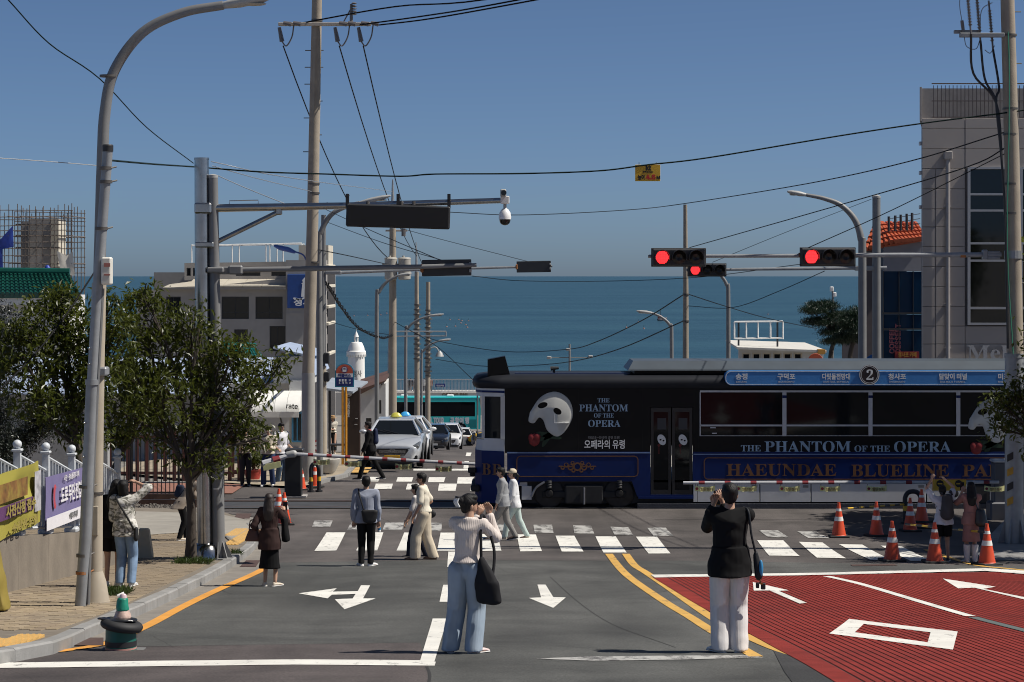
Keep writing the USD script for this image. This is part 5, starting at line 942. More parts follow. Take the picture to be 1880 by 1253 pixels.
part(fc, 'body', bbox((0, 0, 0), (.11, .3, .14), .02), LAMPG, False); part(fc, 'lens', rot(lathe([(.05, 0), (.05, .03)], 12), 90, (1, 0, 0)).apply_translation((.01, -.15, 0)), M('dome_black', (0,) * 3)); part(fc, 'mount', tube([(0, 0, -.07), (0, 0, -.16)], .03, 8), LAMPG)
# signal pole, left, heads seen from behind
b = G(402, 1026, .13); Yp = b[1]
sp = thing('signal_pole', 'grey signal pole with flanged foot beside the shiny camera pole', 'signal pole', b)
part(sp, 'pole', tube([(0, 0, 0), L(396, 640, Yp, b), L(391, 325, Yp, b)], [.115, .1, .088], 16), PGREY); part(sp, 'cap', lathe([(.092, -.02), (.092, .03), (.02, .05)], 14, L(391, 325, Yp, b)), LAMPG)
for k in range(8):
    a = k * math.pi / 4; part(sp, 'gusset', rot(prism([(.1, 0), (.26, 0), (.1, .34)], -.008, .008), math.degrees(a)), PGREY, False)
part(sp, 'foot_plate', box((0, 0, .012), (.5, .5, .025)), PGREY, False)
part(sp, 'arm', tube([L(440, 496, Yp, b), L(775, 490, Yp, b), L(875, 487, Yp, b)], [.05, .042, .036], 12), PGREY)
part(sp, 'bracket', [bbox(L(418, 497, Yp, b), (.55, .12, .14), .02), bbox(L(433, 496, Yp, b), (.26, .2, .17), .03), bbox(L(397, 496, Yp, b), (.3, .3, .1), .02)], PGREY, False)
part(sp, 'label', [box(L(398, y, Yp, b) + [0, -.108, 0], (.09, .006, .02)) for y in (878, 897)], WHITEP, False)
RED_L = lamp_mat('signal_red_light', (1.0, 0.03, 0.035), 2.2)
def signal_back(name, label, c, w, tilt=0):
    t = thing(name, label, 'traffic light', c); h = w * .33
    part(t, 'backplate', rot(bbox((0, 0, 0), (w, .03, h), .01), tilt, (0, 1, 0)), M('signal_grey_black', (0.03, 0.033, 0.037), 0.5), False)
    part(t, 'housing', rot(bbox((0, .14, -h * .04), (w * .96, .22, h * .8), .03), tilt, (0, 1, 0)), DARK, False)
    for k in (-1, 0, 1): part(t, 'visor', rot(mv(rot(lathe([(h * .4, 0), (h * .4, .25), (h * .37, .25), (h * .37, 0)], 16), -90, (1, 0, 0)), k * w * .31, .24, 0), tilt, (0, 1, 0)), DARK)
    part(t, 'hinge', [rot(bbox((w * .48, -.02, h * .2), (.05, .05, .06), .01), tilt, (0, 1, 0)), rot(bbox((w * .48, -.02, -h * .2), (.05, .05, .06), .01), tilt, (0, 1, 0))], LAMPG, False)
    part(t, 'clamp', rot(bbox((-w * .5, 0, 0), (.06, .12, .16), .02), tilt, (0, 1, 0)), RUSTY, False); return t
signal_back('traffic_light', 'black traffic light seen from behind on the arm left of centre, nearer and larger', P(820, 492, Yp + .07), 91 / S(Yp), -1)
def signal_front(name, label, c, w):
    t = thing(name, label, 'traffic light', c); h = w * .325
    part(t, 'housing', bbox((0, 0, 0), (w, .16, h), .03), DARK, False); part(t, 'backplate', bbox((0, .03, 0), (w + .03, .02, h + .03), .01), M('signal_grey_black', (0,) * 3), False)
    for k in (-1, 0, 1):
        l = part(t, 'lens', mv(rot(lathe([(0, 0), (h * .2, .02), (h * .385, .0)][::-1], 20), 90, (1, 0, 0)), k * w * .315, -.085, 0), M('lens_dark', (0.02, 0.017, 0.014), 0.3), label='unlit dark lens' if k > -1 else 'lit red lens')
        if k == -1:
            pts = []
            for a in np.arange(-9, 10):
                for c_ in np.arange(-9, 10):
                    x, z = (a + .5 * (c_ % 2)) * h * .048, c_ * h * .042
                    if x * x + z * z < (h * .37) ** 2: pts.append(mv(box((0, 0, 0), (h * .036, .012, h * .036)), x, 0, z))
            part(l, 'led', mv(cat(pts), k * w * .315, -.108, 0), RED_L, False, kind='stuff')
            part(l, 'glow_disc', mv(rot(lathe([(h * .375, 0), (h * .375, .006)], 20), 90, (1, 0, 0)), k * w * .315, -.095, 0), lamp_mat('signal_red_base', (1.0, 0.02, 0.025), .3))
        vz = [(math.cos(q), math.sin(q)) for q in np.linspace(-.35, math.pi + .35, 14)]; ro, ri = h * .43, h * .405
        pl = Polygon([(ro * x, ro * z) for x, z in vz] + [(ri * x, ri * z) for x, z in vz[::-1]]); part(t, 'visor', mv(prism(pl, -.3, -.08), k * w * .315, 0, 0), DARK, False)
    return t
# right pole (steel sleeved concrete) with the two near signals
bR = G(1860, 1028, .15); YR = 46.0; bR = np.array([(1862 - CX) / F * YR, YR, gz(YR) + .15])
up = thing('utility_pole', 'thick pale concrete utility pole in a steel sleeve at the right edge', 'utility pole', bR)
part(up, 'pole', tube([L(1864, 650, YR, bR), L(1858, 300, YR, bR), L(1848, -60, YR, bR), L(1844, -230, YR, bR)], [.16, .15, .135, .12], 20), PCON)
part(up, 'sleeve', tube([(0, 0, 0), L(1862, 655, YR, bR)], [.185, .185], 20), GALV); part(up, 'sleeve_rim', ring(L(1862, 653, YR, bR), .2, .08), GALV)
for k in range(6): a = k * math.pi / 3; part(up, 'gusset', rot(prism([(.18, 0), (.34, 0), (.18, .5)], -.01, .01), math.degrees(a)), GALV, False)
WST = M('warning_amber', (0.5, 0.27, 0.03), 0.5); 
for k in range(4): part(up, 'warning_stripe', mv(prism([(-.06, 0), (.06, .06), (.06, .2), (-.06, .14)], -.02, 0), *(L(1851, 928 - k * 27, YR, bR) + [0, -.17, 0])), WST if k % 2 == 0 else DARK, False)
part(up, 'pole_band', [ring(L(1853 + (py - 65) * .012, py, YR, bR), .15 + py * .00003, .04) for py in (65, 200, 247, 338, 392)], BAND)
part(up, 'step_bolt', [tube([L(1862 + py * .015, py, YR, bR), L(1874 + py * .015, py, YR, bR)], .012, 5) for py in (22, 117, 520, 610)], BAND)
part(up, 'cross_arm', [bbox(L(1810, 66, YR, bR) + [-.1, -.1, 0], (.9, .09, .09), .01), bbox(L(1785, 58, YR, bR) + [-.1, .1, 0], (.5, .07, .07), .01)], GALV, False)
for px, y0, y1, yy in ((1775, -25, 65, -.2), (1796, -20, 75, 0), (1822, 0, 90, .15)):
    q0, q1 = L(px - 4, y0, YR, bR) + [0, yy, 0], L(px + 4, y1, YR, bR) + [0, yy, 0]
    part(up, 'insulator', [tube([q0 + (q1 - q0) * t, q0 + (q1 - q0) * (t + .035)], [.045, .02], 10) for t in np.arange(.2, .85, .06)] + [tube([q0, q1], .02, 8)], INS)
    part(up, 'cable_drop', tube(arc([q1, L(px + 12, y1 + 70, YR, bR), L(1828, 190, YR, bR) + [0, -.05, 0], L(1837, 300, YR, bR) + [0, -.12, 0], L(1843, 420, YR, bR) + [0, -.16, 0], L(1845, 640, YR, bR) + [.02, -.18, 0]], 6), .024, 8), DARK)
part(up, 'arrester', [tube([L(1766, 38, YR, bR), L(1770, 68, YR, bR)], .035, 8), tube(arc([L(1766, 38, YR, bR), L(1762, 10, YR, bR), L(1764, -30, YR, bR)], 5), .008, 5), tube(arc([L(1770, 68, YR, bR), L(1775, 86, YR, bR), L(1792, 90, YR, bR), L(1800, 70, YR, bR)], 5), .008, 5), tube(arc([L(1800, 68, YR, bR), L(1802, 20, YR, bR), L(1822, 5, YR, bR)], 5), .008, 5), tube(arc([L(1808, 92, YR, bR), L(1818, 98, YR, bR), L(1826, 84, YR, bR)], 5), .008, 5)], INS)
part(up, 'earth_wire', tube(arc([L(1848, 60, YR, bR) + [0, -.15, 0], L(1850, 180, YR, bR) + [0, -.16, 0], L(1846, 450, YR, bR) + [0, -.17, 0], L(1856, 650, YR, bR) + [0, -.2, 0]], 5), .012, 6), M('green_wire', (0.03, 0.2, 0.12), 0.5))
part(up, 'signal_arm', tube([L(1838, 468, YR, bR), L(1572, 469, YR, bR), L(1470, 470, YR, bR), L(1190, 471, YR, bR)], [.05, .045, .04, .034], 12), GALV)
part(up, 'signal_bracket', [bbox(L(1822, 464, YR, bR), (.3, .1, .05), .01), bbox(L(1822, 474, YR, bR), (.3, .1, .05), .01), bbox(L(1808, 468, YR, bR), (.1, .16, .2), .02), ring(L(1860, 468, YR, bR), .18, .16)], GALV, False)
part(up, 'rust_band', [tube([L(px, 469, YR, bR), L(px + 10, 469, YR, bR)], .0475, 12) for px in (1763, 1466)], RUSTY)
signal_front('traffic_light', 'red traffic light at the far left end of the right signal arm', P(1246, 473, YR - .08), 98 / S(YR)); signal_front('traffic_light', 'red traffic light midway on the right signal arm, beside the curved lamp post', P(1520, 472, YR - .08), 100 / S(YR))
# pole 1610 with the smaller signal; lamp 1583
Y6 = 66.5; b = np.array([(1610 - CX) / F * Y6, Y6, gz(Y6)])
p6 = thing('signal_pole', 'grey signal pole behind the tram, left of the panelled building', 'signal pole', b)
part(p6, 'pole', tube([(0, 0, 0), L(1609, 362, Y6, b)], [.14, .118], 16), PGREY); part(p6, 'cap', lathe([(.125, -.03), (.125, .02), (.05, .06)], 14, L(1609, 362, Y6, b)), LAMPG)
part(p6, 'arm', tube([L(1628, 492, Y6, b), L(1260, 496, Y6, b)], [.055, .04], 10), GALV); part(p6, 'bracket', bbox(L(1588, 493, Y6, b), (.6, .16, .14), .02), GALV, False)
signal_front('traffic_light', 'smaller red traffic light farther back on the second arm', P(1298, 496, Y6 - .1), 70 / S(Y6))
b = np.array([(1583 - CX) / F * 65.6, 65.6, gz(65.6)])
curved_lamp('street_lamp', 'curved grey street lamp beside the grey signal pole, right of the tree', b, [(1583, 480), (1581, 440), (1570, 405), (1545, 378), (1513, 365), (1479, 358)], .13, .05, (1445, 352), 65.6, False, mat=PGREY)
for px, ptop, Yx, tip, nm in ((1337, 555, 90, (1268, 484), 'curved street lamp behind the small red signal, right of the wooden pole'), (1233, 620, 105, (1168, 571), 'low curved street lamp in front of the sea, left of the bare pole')):
    b = np.array([(px - CX) / F * Yx, Yx, gz(Yx)]); d_ = ptop - tip[1]
    curved_lamp('street_lamp', nm, b, [(px, ptop), (px - 3, ptop - d_ * .45), (px - 18, ptop - d_ * .75), (px - 36, ptop - d_ * .92)], .095, .05, tip, Yx, False, mat=PGREY)
b = np.array([(1259 - CX) / F * 76, 76, gz(76)])
t = thing('bare_pole', 'slim weathered pole without a lamp standing behind the tram', 'pole', b); part(t, 'pole', tube([(0, 0, 0), L(1259, 540, 76, b), L(1258, 376, 76, b)], [.115, .09, .065], 14), PCON); part(t, 'clamp', [ring(L(1259, 541, 76, b), .11, .06), ring(L(1259, 590, 76, b), .11, .06)], BAND)
# big utility pole left of the street, its neighbour lamp, and those down the hill
b = G(566, 881, .1); Yu = b[1]
u1 = thing('utility_pole', 'tall concrete utility pole with a cross-arm, behind the left barrier', 'utility pole', b)
part(u1, 'pole', tube([(0, 0, 0), L(566, 685, Yu, b)], [.2, .19], 20), M('pole_lower_grey', (0.3, 0.29, 0.27), 0.75, .1, 3)); part(u1, 'pole', tube([L(566, 685, Yu, b), L(574, 400, Yu, b), L(582, 0, Yu, b), L(583, -60, Yu, b)], [.178, .168, .145, .135], 20), PCON)
part(u1, 'cross_arm', bbox(L(597, 46, Yu, b) + [0, -.16, 0], (170 / S(Yu), .1, .1), .01), M('arm_pale', (0.42, 0.38, 0.33), 0.7), False)
for px in (530, 548, 632, 648, 672, 690): part(u1, 'insulator', [tube([L(px - 8, 44, Yu, b) + [0, -.28, 0], L(px + 6, 47, Yu, b) + [0, -.28, 0]], [.05, .07], 8)], INS)
for px in (515, 617, 660): part(u1, 'insulator', [tube([L(px - 1, 52, Yu, b) + [0, -.2, 0], L(px + 4, 78, Yu, b) + [0, -.2, 0]], [.05, .07], 8), tube(arc([L(px + 4, 78, Yu, b) + [0, -.2, 0], L(px + 12, 86, Yu, b) + [0, -.2, 0], L(px + 22, 70, Yu, b) + [0, -.2, 0], L(px + 26, 48, Yu, b) + [0, -.25, 0]], 5), .022, 6)], INS)
part(u1, 'arrester', [tube([L(645, 44, Yu, b), L(645, 8, Yu, b)], [.05, .04], 8)] + [lathe([(.04, 0), (.09, .02), (.04, .05)], 10, L(650, 8 + k * 5, Yu, b)) for k in range(5)] + [tube([L(645, 15, Yu, b), L(630, 42, Yu, b)], .02, 5)], INS)
part(u1, 'step_bolt', [tube([L(579 - py * .02 + sx_ * 6, py, Yu, b), L(579 - py * .02 + sx_ * 17, py, Yu, b)], .014, 5) for k, py in enumerate(range(93, 300, 31)) for sx_ in ((1, -1) if k < 2 else ((1,) if k % 2 else (-1,)))], BAND)
part(u1, 'pole_band', [ring(L(576, py, Yu, b), r, .05) for py, r in ((338, .175), (355, .175), (482, .18))] + [ring(L(582, 38, Yu, b), .165, .06)], BAND)
part(u1, 'blue_lamp', [tube(arc([L(562, 478, Yu, b), L(556, 468, Yu, b), L(540, 462, Yu, b)], 4), .025, 6), to_tm(hull(ell(L(540, 463, Yu, b), .05, True), ell(L(522, 457, Yu, b), (.18, .1, .07), True), ell(L(505, 452, Yu, b), .04, True)))], M('lamp_blue', (0.06, 0.13, 0.4), 0.4))
Y5 = 68.5; b = np.array([(587 - CX) / F * Y5, Y5, gz(Y5) + .06])
curved_lamp('street_lamp', 'curved street lamp standing right against the tall utility pole', b, [(587, 690), (586, 460), (590, 425), (608, 395), (635, 380), (660, 373)], .1, .06, (718, 359), Y5, False, mat=PGREY)
Y5 = 70.5; b = np.array([(593 - CX) / F * Y5, Y5, gz(Y5) + .06])
s2 = thing('signal_pole', 'brown footed grey signal pole right of the tall utility pole', 'signal pole', b); part(s2, 'pole', tube([(0, 0, 0), L(592, 672, Y5, b)], [.125, .118], 16), BEIGE); part(s2, 'pole', tube([L(592, 672, Y5, b), L(594, 395, Y5, b)], [.085, .075], 14), PGREY)
part(s2, 'arm', tube([L(600, 502, Y5, b), L(760, 496, Y5, b), L(1014, 489, Y5, b)], [.05, .045, .035], 10), GALV); part(s2, 'bracket', bbox(L(612, 501, Y5, b), (.5, .16, .12), .02), GALV, False)
part(s2, 'side_signal', [bbox(L(600, 658, Y5, b), (.16, .25, .34), .02), bbox(L(600, 692, Y5, b), (.16, .25, .3), .02)], DARK, False)
signal_back('traffic_light', 'black traffic light seen from behind, farther and smaller, at the tip of its arm', P(980, 490, Y5 - .1), 63 / S(Y5), -1)
def slim_pole(name, label, px0, px1, ytop, Y, r0, r1, mat=PCON, cat_='utility pole'):
    b = np.array([(px0 - CX) / F * Y, Y, gz(Y)]); t = thing(name, label, cat_, b); part(t, 'pole', tube([(0, 0, 0), L((px0 + px1) / 2, (ytop + 800) / 2, Y, b), L(px1, ytop, Y, b)], [r0, (r0 + r1) / 2, r1], 14), mat); return t, b
t, b = slim_pole('utility_pole', 'concrete utility pole with two drum transformers in the street, needle top', 721, 721, 420, 104, .2, .15); u2 = b
part(t, 'needle', tube([L(721, 420, 104, b), L(721, 330, 104, b)], [.14, .03], 10), GALV)
for px in (716, 741): part(t, 'transformer', [lathe([(.2, 0), (.28, .04), (.28, .9), (.3, .95), (.26, 1.0), (.1, 1.02)], 14, L(px + 2, 514, 104, b) + [0, -.2, 0]), lathe([(.05, 0), (.08, .1), (.05, .3)], 8, L(px, 486, 104, b) + [0, -.2, .1])], M('transformer_grey', (0.35, 0.33, 0.29), 0.6, .1, 3))
part(t, 'cross_arm', [bbox(L(728, 486, 104, b), (1.3, .1, .08), .01), bbox(L(728, 424, 104, b), (1.0, .08, .08), .01)], M('arm_pale', (0,) * 3), False); part(t, 'switch', [tube([L(741, 420, 104, b), L(741, 434, 104, b)], .1, 8)], INS)
t, b = slim_pole('utility_pole', 'slim concrete pole with many cable clamps, down the street', 766, 765, 500, 142, .19, .13); part(t, 'needle', tube([L(765, 500, 142, b), L(764, 445, 142, b)], [.1, .03], 8), GALV); part(t, 'clamp', [ring(L(766, 560 + k * 9, 142, b), .2 + .02 * (k % 3), .08) for k in range(12)], BAND)
t, b = slim_pole('utility_pole', 'concrete pole wound with cable, rightmost of the row down the street', 785, 786, 518, 158, .2, .14); part(t, 'cable_wrap', [ring(L(786, 570 + k * 8, 158, b), .2 + .04 * ((k * 7) % 3), .1) for k in range(16)], BAND)
part(t, 'ornate_lamp', [tube(arc([L(788, 640, 158, b), L(800, 638, 158, b), L(807, 648, 158, b)], 4), .05, 6), lathe([(.3, 0), (.2, .25), (.06, .4)], 10, L(807, 655, 158, b))], LAMPG)
for px, ptop, Yx, tip, r, nm in ((692, 560, 96, (756, 502), .1, 'curved street lamp left of the transformer pole, arm across the sea'), (745, 620, 132, (815, 577), .1, 'curved lamp between the street poles, arm over the roadway'), (774, 660, 150, (828, 623), .09, 'lower curved lamp in the cluster of street poles')):
    b = np.array([(px - CX) / F * Yx, Yx, gz(Yx)]); d_ = ptop - tip[1]; w_ = tip[0] - px
    curved_lamp('street_lamp', nm, b, [(px, ptop), (px + w_ * .06, ptop - d_ * .4), (px + w_ * .28, ptop - d_ * .72), (px + w_ * .6, ptop - d_ * .92)], r, .05, tip, Yx, False, mat=PGREY)
b = np.array([(714 - CX) / F * 118, 118, gz(118)]); t = thing('sign_gantry', 'thin steel pole with an empty double sign arm over the street', 'gantry', b)
part(t, 'pole', tube([(0, 0, 0), L(715, 648, 118, b), L(715, 616, 118, b)], [.1, .09, .06], 10), GALV); part(t, 'arm', [tube(arc([L(715, 620, 118, b), L(719, 610, 118, b), L(730, 609, 118, b), L(819, 609, 118, b)], 4), .04, 6), tube([L(715, 618, 118, b), L(819, 617, 118, b)], .04, 6), tube([L(819, 609, 118, b), L(819, 618, 118, b)], .04, 6)], GALV)
b = np.array([(1046 - CX) / F * 150, 150, gz(150)]); t = thing('camera_mast', 'mast with sideways arms and small cameras above the tram roof', 'mast', b); part(t, 'pole', tube([(0, 0, 0), L(1046, 632, 150, b)], [.1, .07], 8), PGREY); part(t, 'arm', tube([L(1006, 657, 150, b), L(1086, 657, 150, b)], .035, 6), PGREY)
for px, py in ((1008, 657), (1084, 655), (1043, 642), (1014, 676)): part(t, 'camera', bbox(L(px, py, 150, b), (.3, .4, .18), .04), LAMPG, False)
b = np.array([(1529 - CX) / F * 104, 104, gz(104)]); t = thing('floodlight_mast', 'thin mast with small white floodlights above the pine tree', 'mast', b); part(t, 'pole', tube([(0, 0, 0), L(1529, 530, 104, b)], .05, 6), PGREY)
for px, py in ((1527, 531), (1532, 541)): part(t, 'floodlight', bbox(L(px, py, 104, b), (.16, .12, .22), .03), WHITEP, False)
# round signs peeping over the tram
for px, py, Yx, c, nm in ((1605, 668, 70, M('sign_round_blue', (0.02, 0.13, 0.4), .5), 'round blue road sign just showing above the tram'), (1497, 663, 88, M('plate_orange', (0,) * 3), 'round topped orange and navy bus sign showing above the tram')):
    b = np.array([(px - CX) / F * Yx, Yx, gz(Yx)]); t = thing('round_sign', nm, 'sign', b); part(t, 'post', tube([(0, .05, 0), (0, .05, P(px, py, Yx)[2] - b[2])], .03, 8), PGREY); part(t, 'disc', mv(rot(lathe([(.28, 0), (.29, .02), (.28, .04)], 24), 90, (1, 0, 0)), *(L(px, py, Yx, b))), c)
# kt height board
b = P(1189, 318, 45.5); kt = thing('height_board', 'small yellow cable height board hanging from the overhead wire', 'sign', b)
w_, h_ = 46 / S(45.5), 30 / S(45.5)
part(kt, 'board', bbox((0, 0, 0), (w_, .015, h_), .004), M('board_yellow', (0.62, 0.38, 0.03), 0.5, .05), False)
LB = M('letter_black', (0,) * 3); LR = M('letter_red', (0.45, 0.02, 0.02), .5)
part(kt, 'lettering', [mv(text('kt', .09, 'inter', .004, 4), -.05, -.008, .055), mv(text('전력선:100', .035, 'cjk', .004, 2, .2), -.1, -.008, .0), mv(text('높이', .075, 'cjk', .004, 3, .14), -.2, -.008, -.125), mv(text('M', .06, 'inter', .004, 3), .17, -.008, -.12)], LB, False)
part(kt, 'lettering', mv(text('4.5', .085, 'inter', .004, 4, .2), -.045, -.008, -.125), LR, False)
part(kt, 'hook', [tube([(x, 0, h_ / 2 - .01), (x, 0, h_ / 2 + .05)], .006, 5) for x in (-.17, .17)], BAND)
# ================================================================ wires
WIRE = M('cable_black', (0.005, 0.005, 0.006), 0.7, spec=.15); WIREG = M('cable_green', (0.005, 0.014, 0.012), 0.7, spec=.15)
def wire(label, pts, r=.011, mat=None, nm='overhead_cable', sag=0.0):
    q = [P(*p) for p in pts]
    if len(q) == 2: n = 14; q = [q[0] + (q[1] - q[0]) * t - np.array([0, 0, sag * 4 * t * (1 - t)]) for t in np.linspace(0, 1, n)]
    else: q = arc(q, 6)
    top(nm, label, 'cable', tube(q, r, 6), mat or WIRE, True)
wire('green cable slanting from the top left corner down to the shiny pole', [(15, 0, 30), (90, 80, 31), (183, 145, 32.3), (270, 235, 38), (355, 300, 45)], .009, WIREG)
wire('thin grey cable running off the left edge from the near lamp post', [(-40, 288, 30), (90, 297, 31), (186, 305, 32.2)], .006, LAMPG)
wire('thick black cable from the near lamp across the whole picture to the right pole', [(204, 295, 32.2), (285, 302, 38), (360, 307, 44.6), (480, 316, 45), (600, 320, 45.2), (735, 324, 45.4), (800, 320, 45.4), (960, 319, 45.5), (1100, 314, 45.5), (1189, 303, 45.5), (1300, 290, 45.6), (1540, 250, 45.8), (1700, 226, 45.9), (1850, 207, 45.9), (1960, 190, 46)], .016, WIREG)
for k, (x0, y0, nm) in enumerate(((552, 43, 'upper power line from the left cross-arm rising to the top edge'), (653, 47, 'middle power line from the left cross-arm rising to the top edge'), (690, 47, 'lower power line from the left cross-arm rising to the top edge'))):
    wire(nm, [(x0, y0, Yu), ((x0 + 900) / 2, (12.5, 30, 34)[k], Yu - 3), ((895, 910, 985)[k], (-1, 8, 0)[k], Yu - 8), (1300, -75 + k * 8, 55)], .022)
for (x0, y0, x1, y1, Y1, nm) in ((520, 85, 712, 474, 104, 'leftmost line falling from the cross-arm to the transformer pole'), (623, 85, 765, 470, 142, 'middle line falling from the cross-arm down the street'), (667, 85, 783, 500, 158, 'right line falling from the cross-arm down the street')): wire(nm, [(x0, y0, Yu), (x1, y1, Y1)], .02, sag=.9)
wire('cable from the bare pole up to the right utility pole', [(1266, 455, 76), (1593, 362, 56), (1778, 306, 48), (1846, 272, 46)], .013)
wire('long cable from behind the black sign past the bare pole to the right pole', [(600, 378, 68.5), (827, 390, 70), (960, 395, 71), (1150, 386, 74), (1258, 374, 76), (1480, 338, 62), (1668, 297, 52), (1842, 244, 46)], .013)
wire('guy wire of the second signal arm up to the grey signal pole', [(1308, 482, Y6), (1440, 428, Y6), (1600, 366, Y6)], .008)
wire('guy wire from the middle red signal to the right pole', [(1480, 457, 45.9), (1640, 385, 45.9), (1846, 282, 46)], .01)
wire('sagging cable low over the horizon from the far signal to the right', [(866, 507, 70), (960, 516, 71), (1140, 516, 72), (1297, 508, 70), (1466, 486, 67), (1598, 470, 66)], .011)
wire('cable from the bare pole down right to the flat roof', [(1262, 540, 76), (1330, 562, 82), (1410, 585, 95), (1500, 604, 107)], .015)
wire('drooping cable between the bare pole and the right signal', [(1262, 562, 76), (1345, 565, 73), (1430, 535, 69), (1514, 498, 67)], .011)
wire('cable from the bare pole sagging left across the sea to the street poles', [(1254, 542, 76), (1180, 588, 86), (1095, 628, 100), (1040, 642, 112), (930, 646, 130), (820, 630, 140), (770, 615, 150)], .02)
wire('lower cable from the bare pole sagging left over the tram roof', [(1254, 590, 76), (1140, 640, 90), (1050, 664, 105), (960, 672, 125), (880, 672, 140), (800, 660, 157)], .02)
wire('dark cable from the street poles slanting down to the tram nose', [(722, 590, 104), (800, 635, 100), (860, 690, 90), (905, 730, 75)], .014)
for pts, nm in (([(388, 297, 44.6), (540, 328, 52), (720, 352, 104)], 'upper guy wire with clips from the shiny pole'), ([(390, 305, 44.6), (480, 330, 52), (572, 352, 66)], 'middle guy wire with clips from the shiny pole'), ([(398, 322, 45.3), (450, 345, 45.3), (522, 374, 45.3)], 'short guy wire from the signal pole to the steel arm')): wire(nm, pts, .009, GALV)
wire('cable from the tall utility pole to the transformer pole', [(580, 458, Yu), (640, 470, 80), (708, 485, 104)], .016)
wire('guy wire from the lamp by the utility pole to the nearer rear-facing signal', [(598, 385, 70), (682, 424, 60), (815, 481, 46)], .009)
wire('second guy wire running to the nearer rear-facing signal', [(600, 408, 70), (700, 445, 58), (818, 480, 46)], .008)
wire('guy wire from behind the black sign to the far rear-facing signal', [(600, 372, 70.5), (745, 422, 70.5), (975, 482, 70.5)], .009)
top('cable_bundle', 'twisted bundle of cables drooping from the utility pole towards the transformer pole', 'cable', [tube([q + np.array([.05 * math.cos(k * 1.7 + c * 2.1), 0, .05 * math.sin(k * 1.7 + c * 2.1)]) for k, q in enumerate(arc([P(600, 520, 67), P(628, 565, 75), P(660, 603, 88), P(700, 620, 98), P(720, 616, 104)], 8))], .022, 5) for c in range(3)], WIRE, True)
wire('cable drooping low from the grey building to the gantry', [(602, 590, 150), (660, 606, 140), (715, 615, 118)], .016)
wire('thick dark stay cable slanting down to the lower left from the near lamp', [(182, 487, 32.2), (120, 580, 31.4), (60, 655, 30.6), (-30, 745, 29.6)], .012)
# ================================================================ barriers, cones, bollards
BOOM_G = M('boom_grey', (0.42, 0.42, 0.43), 0.45, .1, 3); BOOM_R = M('boom_red', (0.2, 0.02, 0.025), 0.6); BAN = M('banner_yellow', (0.78, 0.74, 0.34), 0.7, .15, 6); BANT = M('banner_text', (0.16, 0.09, 0.03), 0.7)
def banner(parent, x, y, z, w, h, s, tilt=0):
    v = []; n = 10
    for i in range(n + 1):
        sg = math.sin(i / n * math.pi) * .035; v += [(x + w * i / n, y - .02 + .02 * math.sin(i * 1.3), z - sg), (x + w * i / n, y - .02 + .03 * math.sin(i * 1.3 + 1), z - h - sg * .4)]
    fc = []
    for i in range(n): fc += [[2 * i, 2 * i + 1, 2 * i + 3], [2 * i, 2 * i + 3, 2 * i + 2]]
    m = trimesh.Trimesh(v, fc, process=False); m = trimesh.Trimesh(np.vstack([m.vertices, m.vertices + [0, .006, 0]]), np.vstack([m.faces, m.faces[:, ::-1] + len(v)]), process=False)
    b_ = part(parent, 'banner', m, BAN, True); part(b_, 'lettering', mv(text(s, h * .42, 'cjk', .004, 1, w * .6), x + w * .26, y - .055, z - h * .72 - .02), BANT, False); part(b_, 'stop_mark', mv(prism(Point(0, 0).buffer(h * .26), -.004, 0), x + w * .1, y - .05, z - h * .55), BOOM_R, False)
    part(b_, 'tie', [tube([(x + .02, y, z + .12), (x + .02, y, z)], .006, 4), tube([(x + w - .02, y, z + .12), (x + w - .02, y, z)], .006, 4)], DARK)
YB = 61.3; b = np.array([(539 - CX) / F * YB, YB, gz(YB) + .03]); k_ = S(YB)
lb = thing('crossing_barrier', 'closed level crossing barrier across the far lane, hinged on a dark box at left', 'barrier', b)
ll = lambda px, py: L(px, py, YB, b)
part(lb, 'cabinet', bbox(ll(539, 872) * [1, 1, 0] + [0, 0, .58], (31 / k_, .42, 1.16), .03), M('cabinet_black', (0.012, 0.013, 0.014), 0.5, .2), False); part(lb, 'cabinet_lid', bbox(ll(541, 827), (34 / k_, .5, .1), .03), DARK, False)
part(lb, 'foot', box((0, 0, .01), (.7, .6, .04)), CONC, False)
part(lb, 'arm_hub', [to_tm(hull(ell(ll(541, 832) + [0, -.28, 0], .1), ell(ll(530, 834) + [0, -.28, 0], .09)))], LAMPG)
b0, b1 = ll(540, 832) + [0, -.3, 0], ll(905, 852.5) + [0, -.3, 0]; dv = b1 - b0
bm = part(lb, 'boom', tube([b0, b1], .043, 8), BOOM_G)
for k in range(11): q = b0 + dv * (.075 + k * .093); part(bm, 'red_band', tube([q, q + dv * .026], .0445, 8), BOOM_R)
for px in (577, 635, 727, 800): q = b0 + dv * ((px - 540) / 365); banner(lb, q[0], q[1], q[2] - .1, 30 / k_, .15, '일단정지')
tl_ = ll(486, 850) + [0, -.45, 0]; cw = part(lb, 'counterweight_arm', tube([ll(534, 834) + [0, -.3, 0], tl_], [.05, .1], 8), BOOM_G); part(cw, 'red_band', tube([ll(516, 840) + [0, -.37, 0], ll(504, 843.5) + [0, -.41, 0]], [.085, .098], 8), BOOM_R)
part(cw, 'banner', rot(bbox((0, 0, 0), (33 / k_, .012, .16), .003), -12, (0, 1, 0)).apply_translation(ll(503, 853) + [0, -.52, 0]) , BAN, False)
YB2 = 54.6; b = np.array([(1838 - CX) / F * YB2, YB2, gz(YB2) + .03]); k_ = S(YB2); lr = lambda px, py: L(px, py, YB2, b)
rb2 = thing('crossing_barrier', 'closed level crossing barrier in front of the tram, hinged on a grey box at right', 'barrier', b)
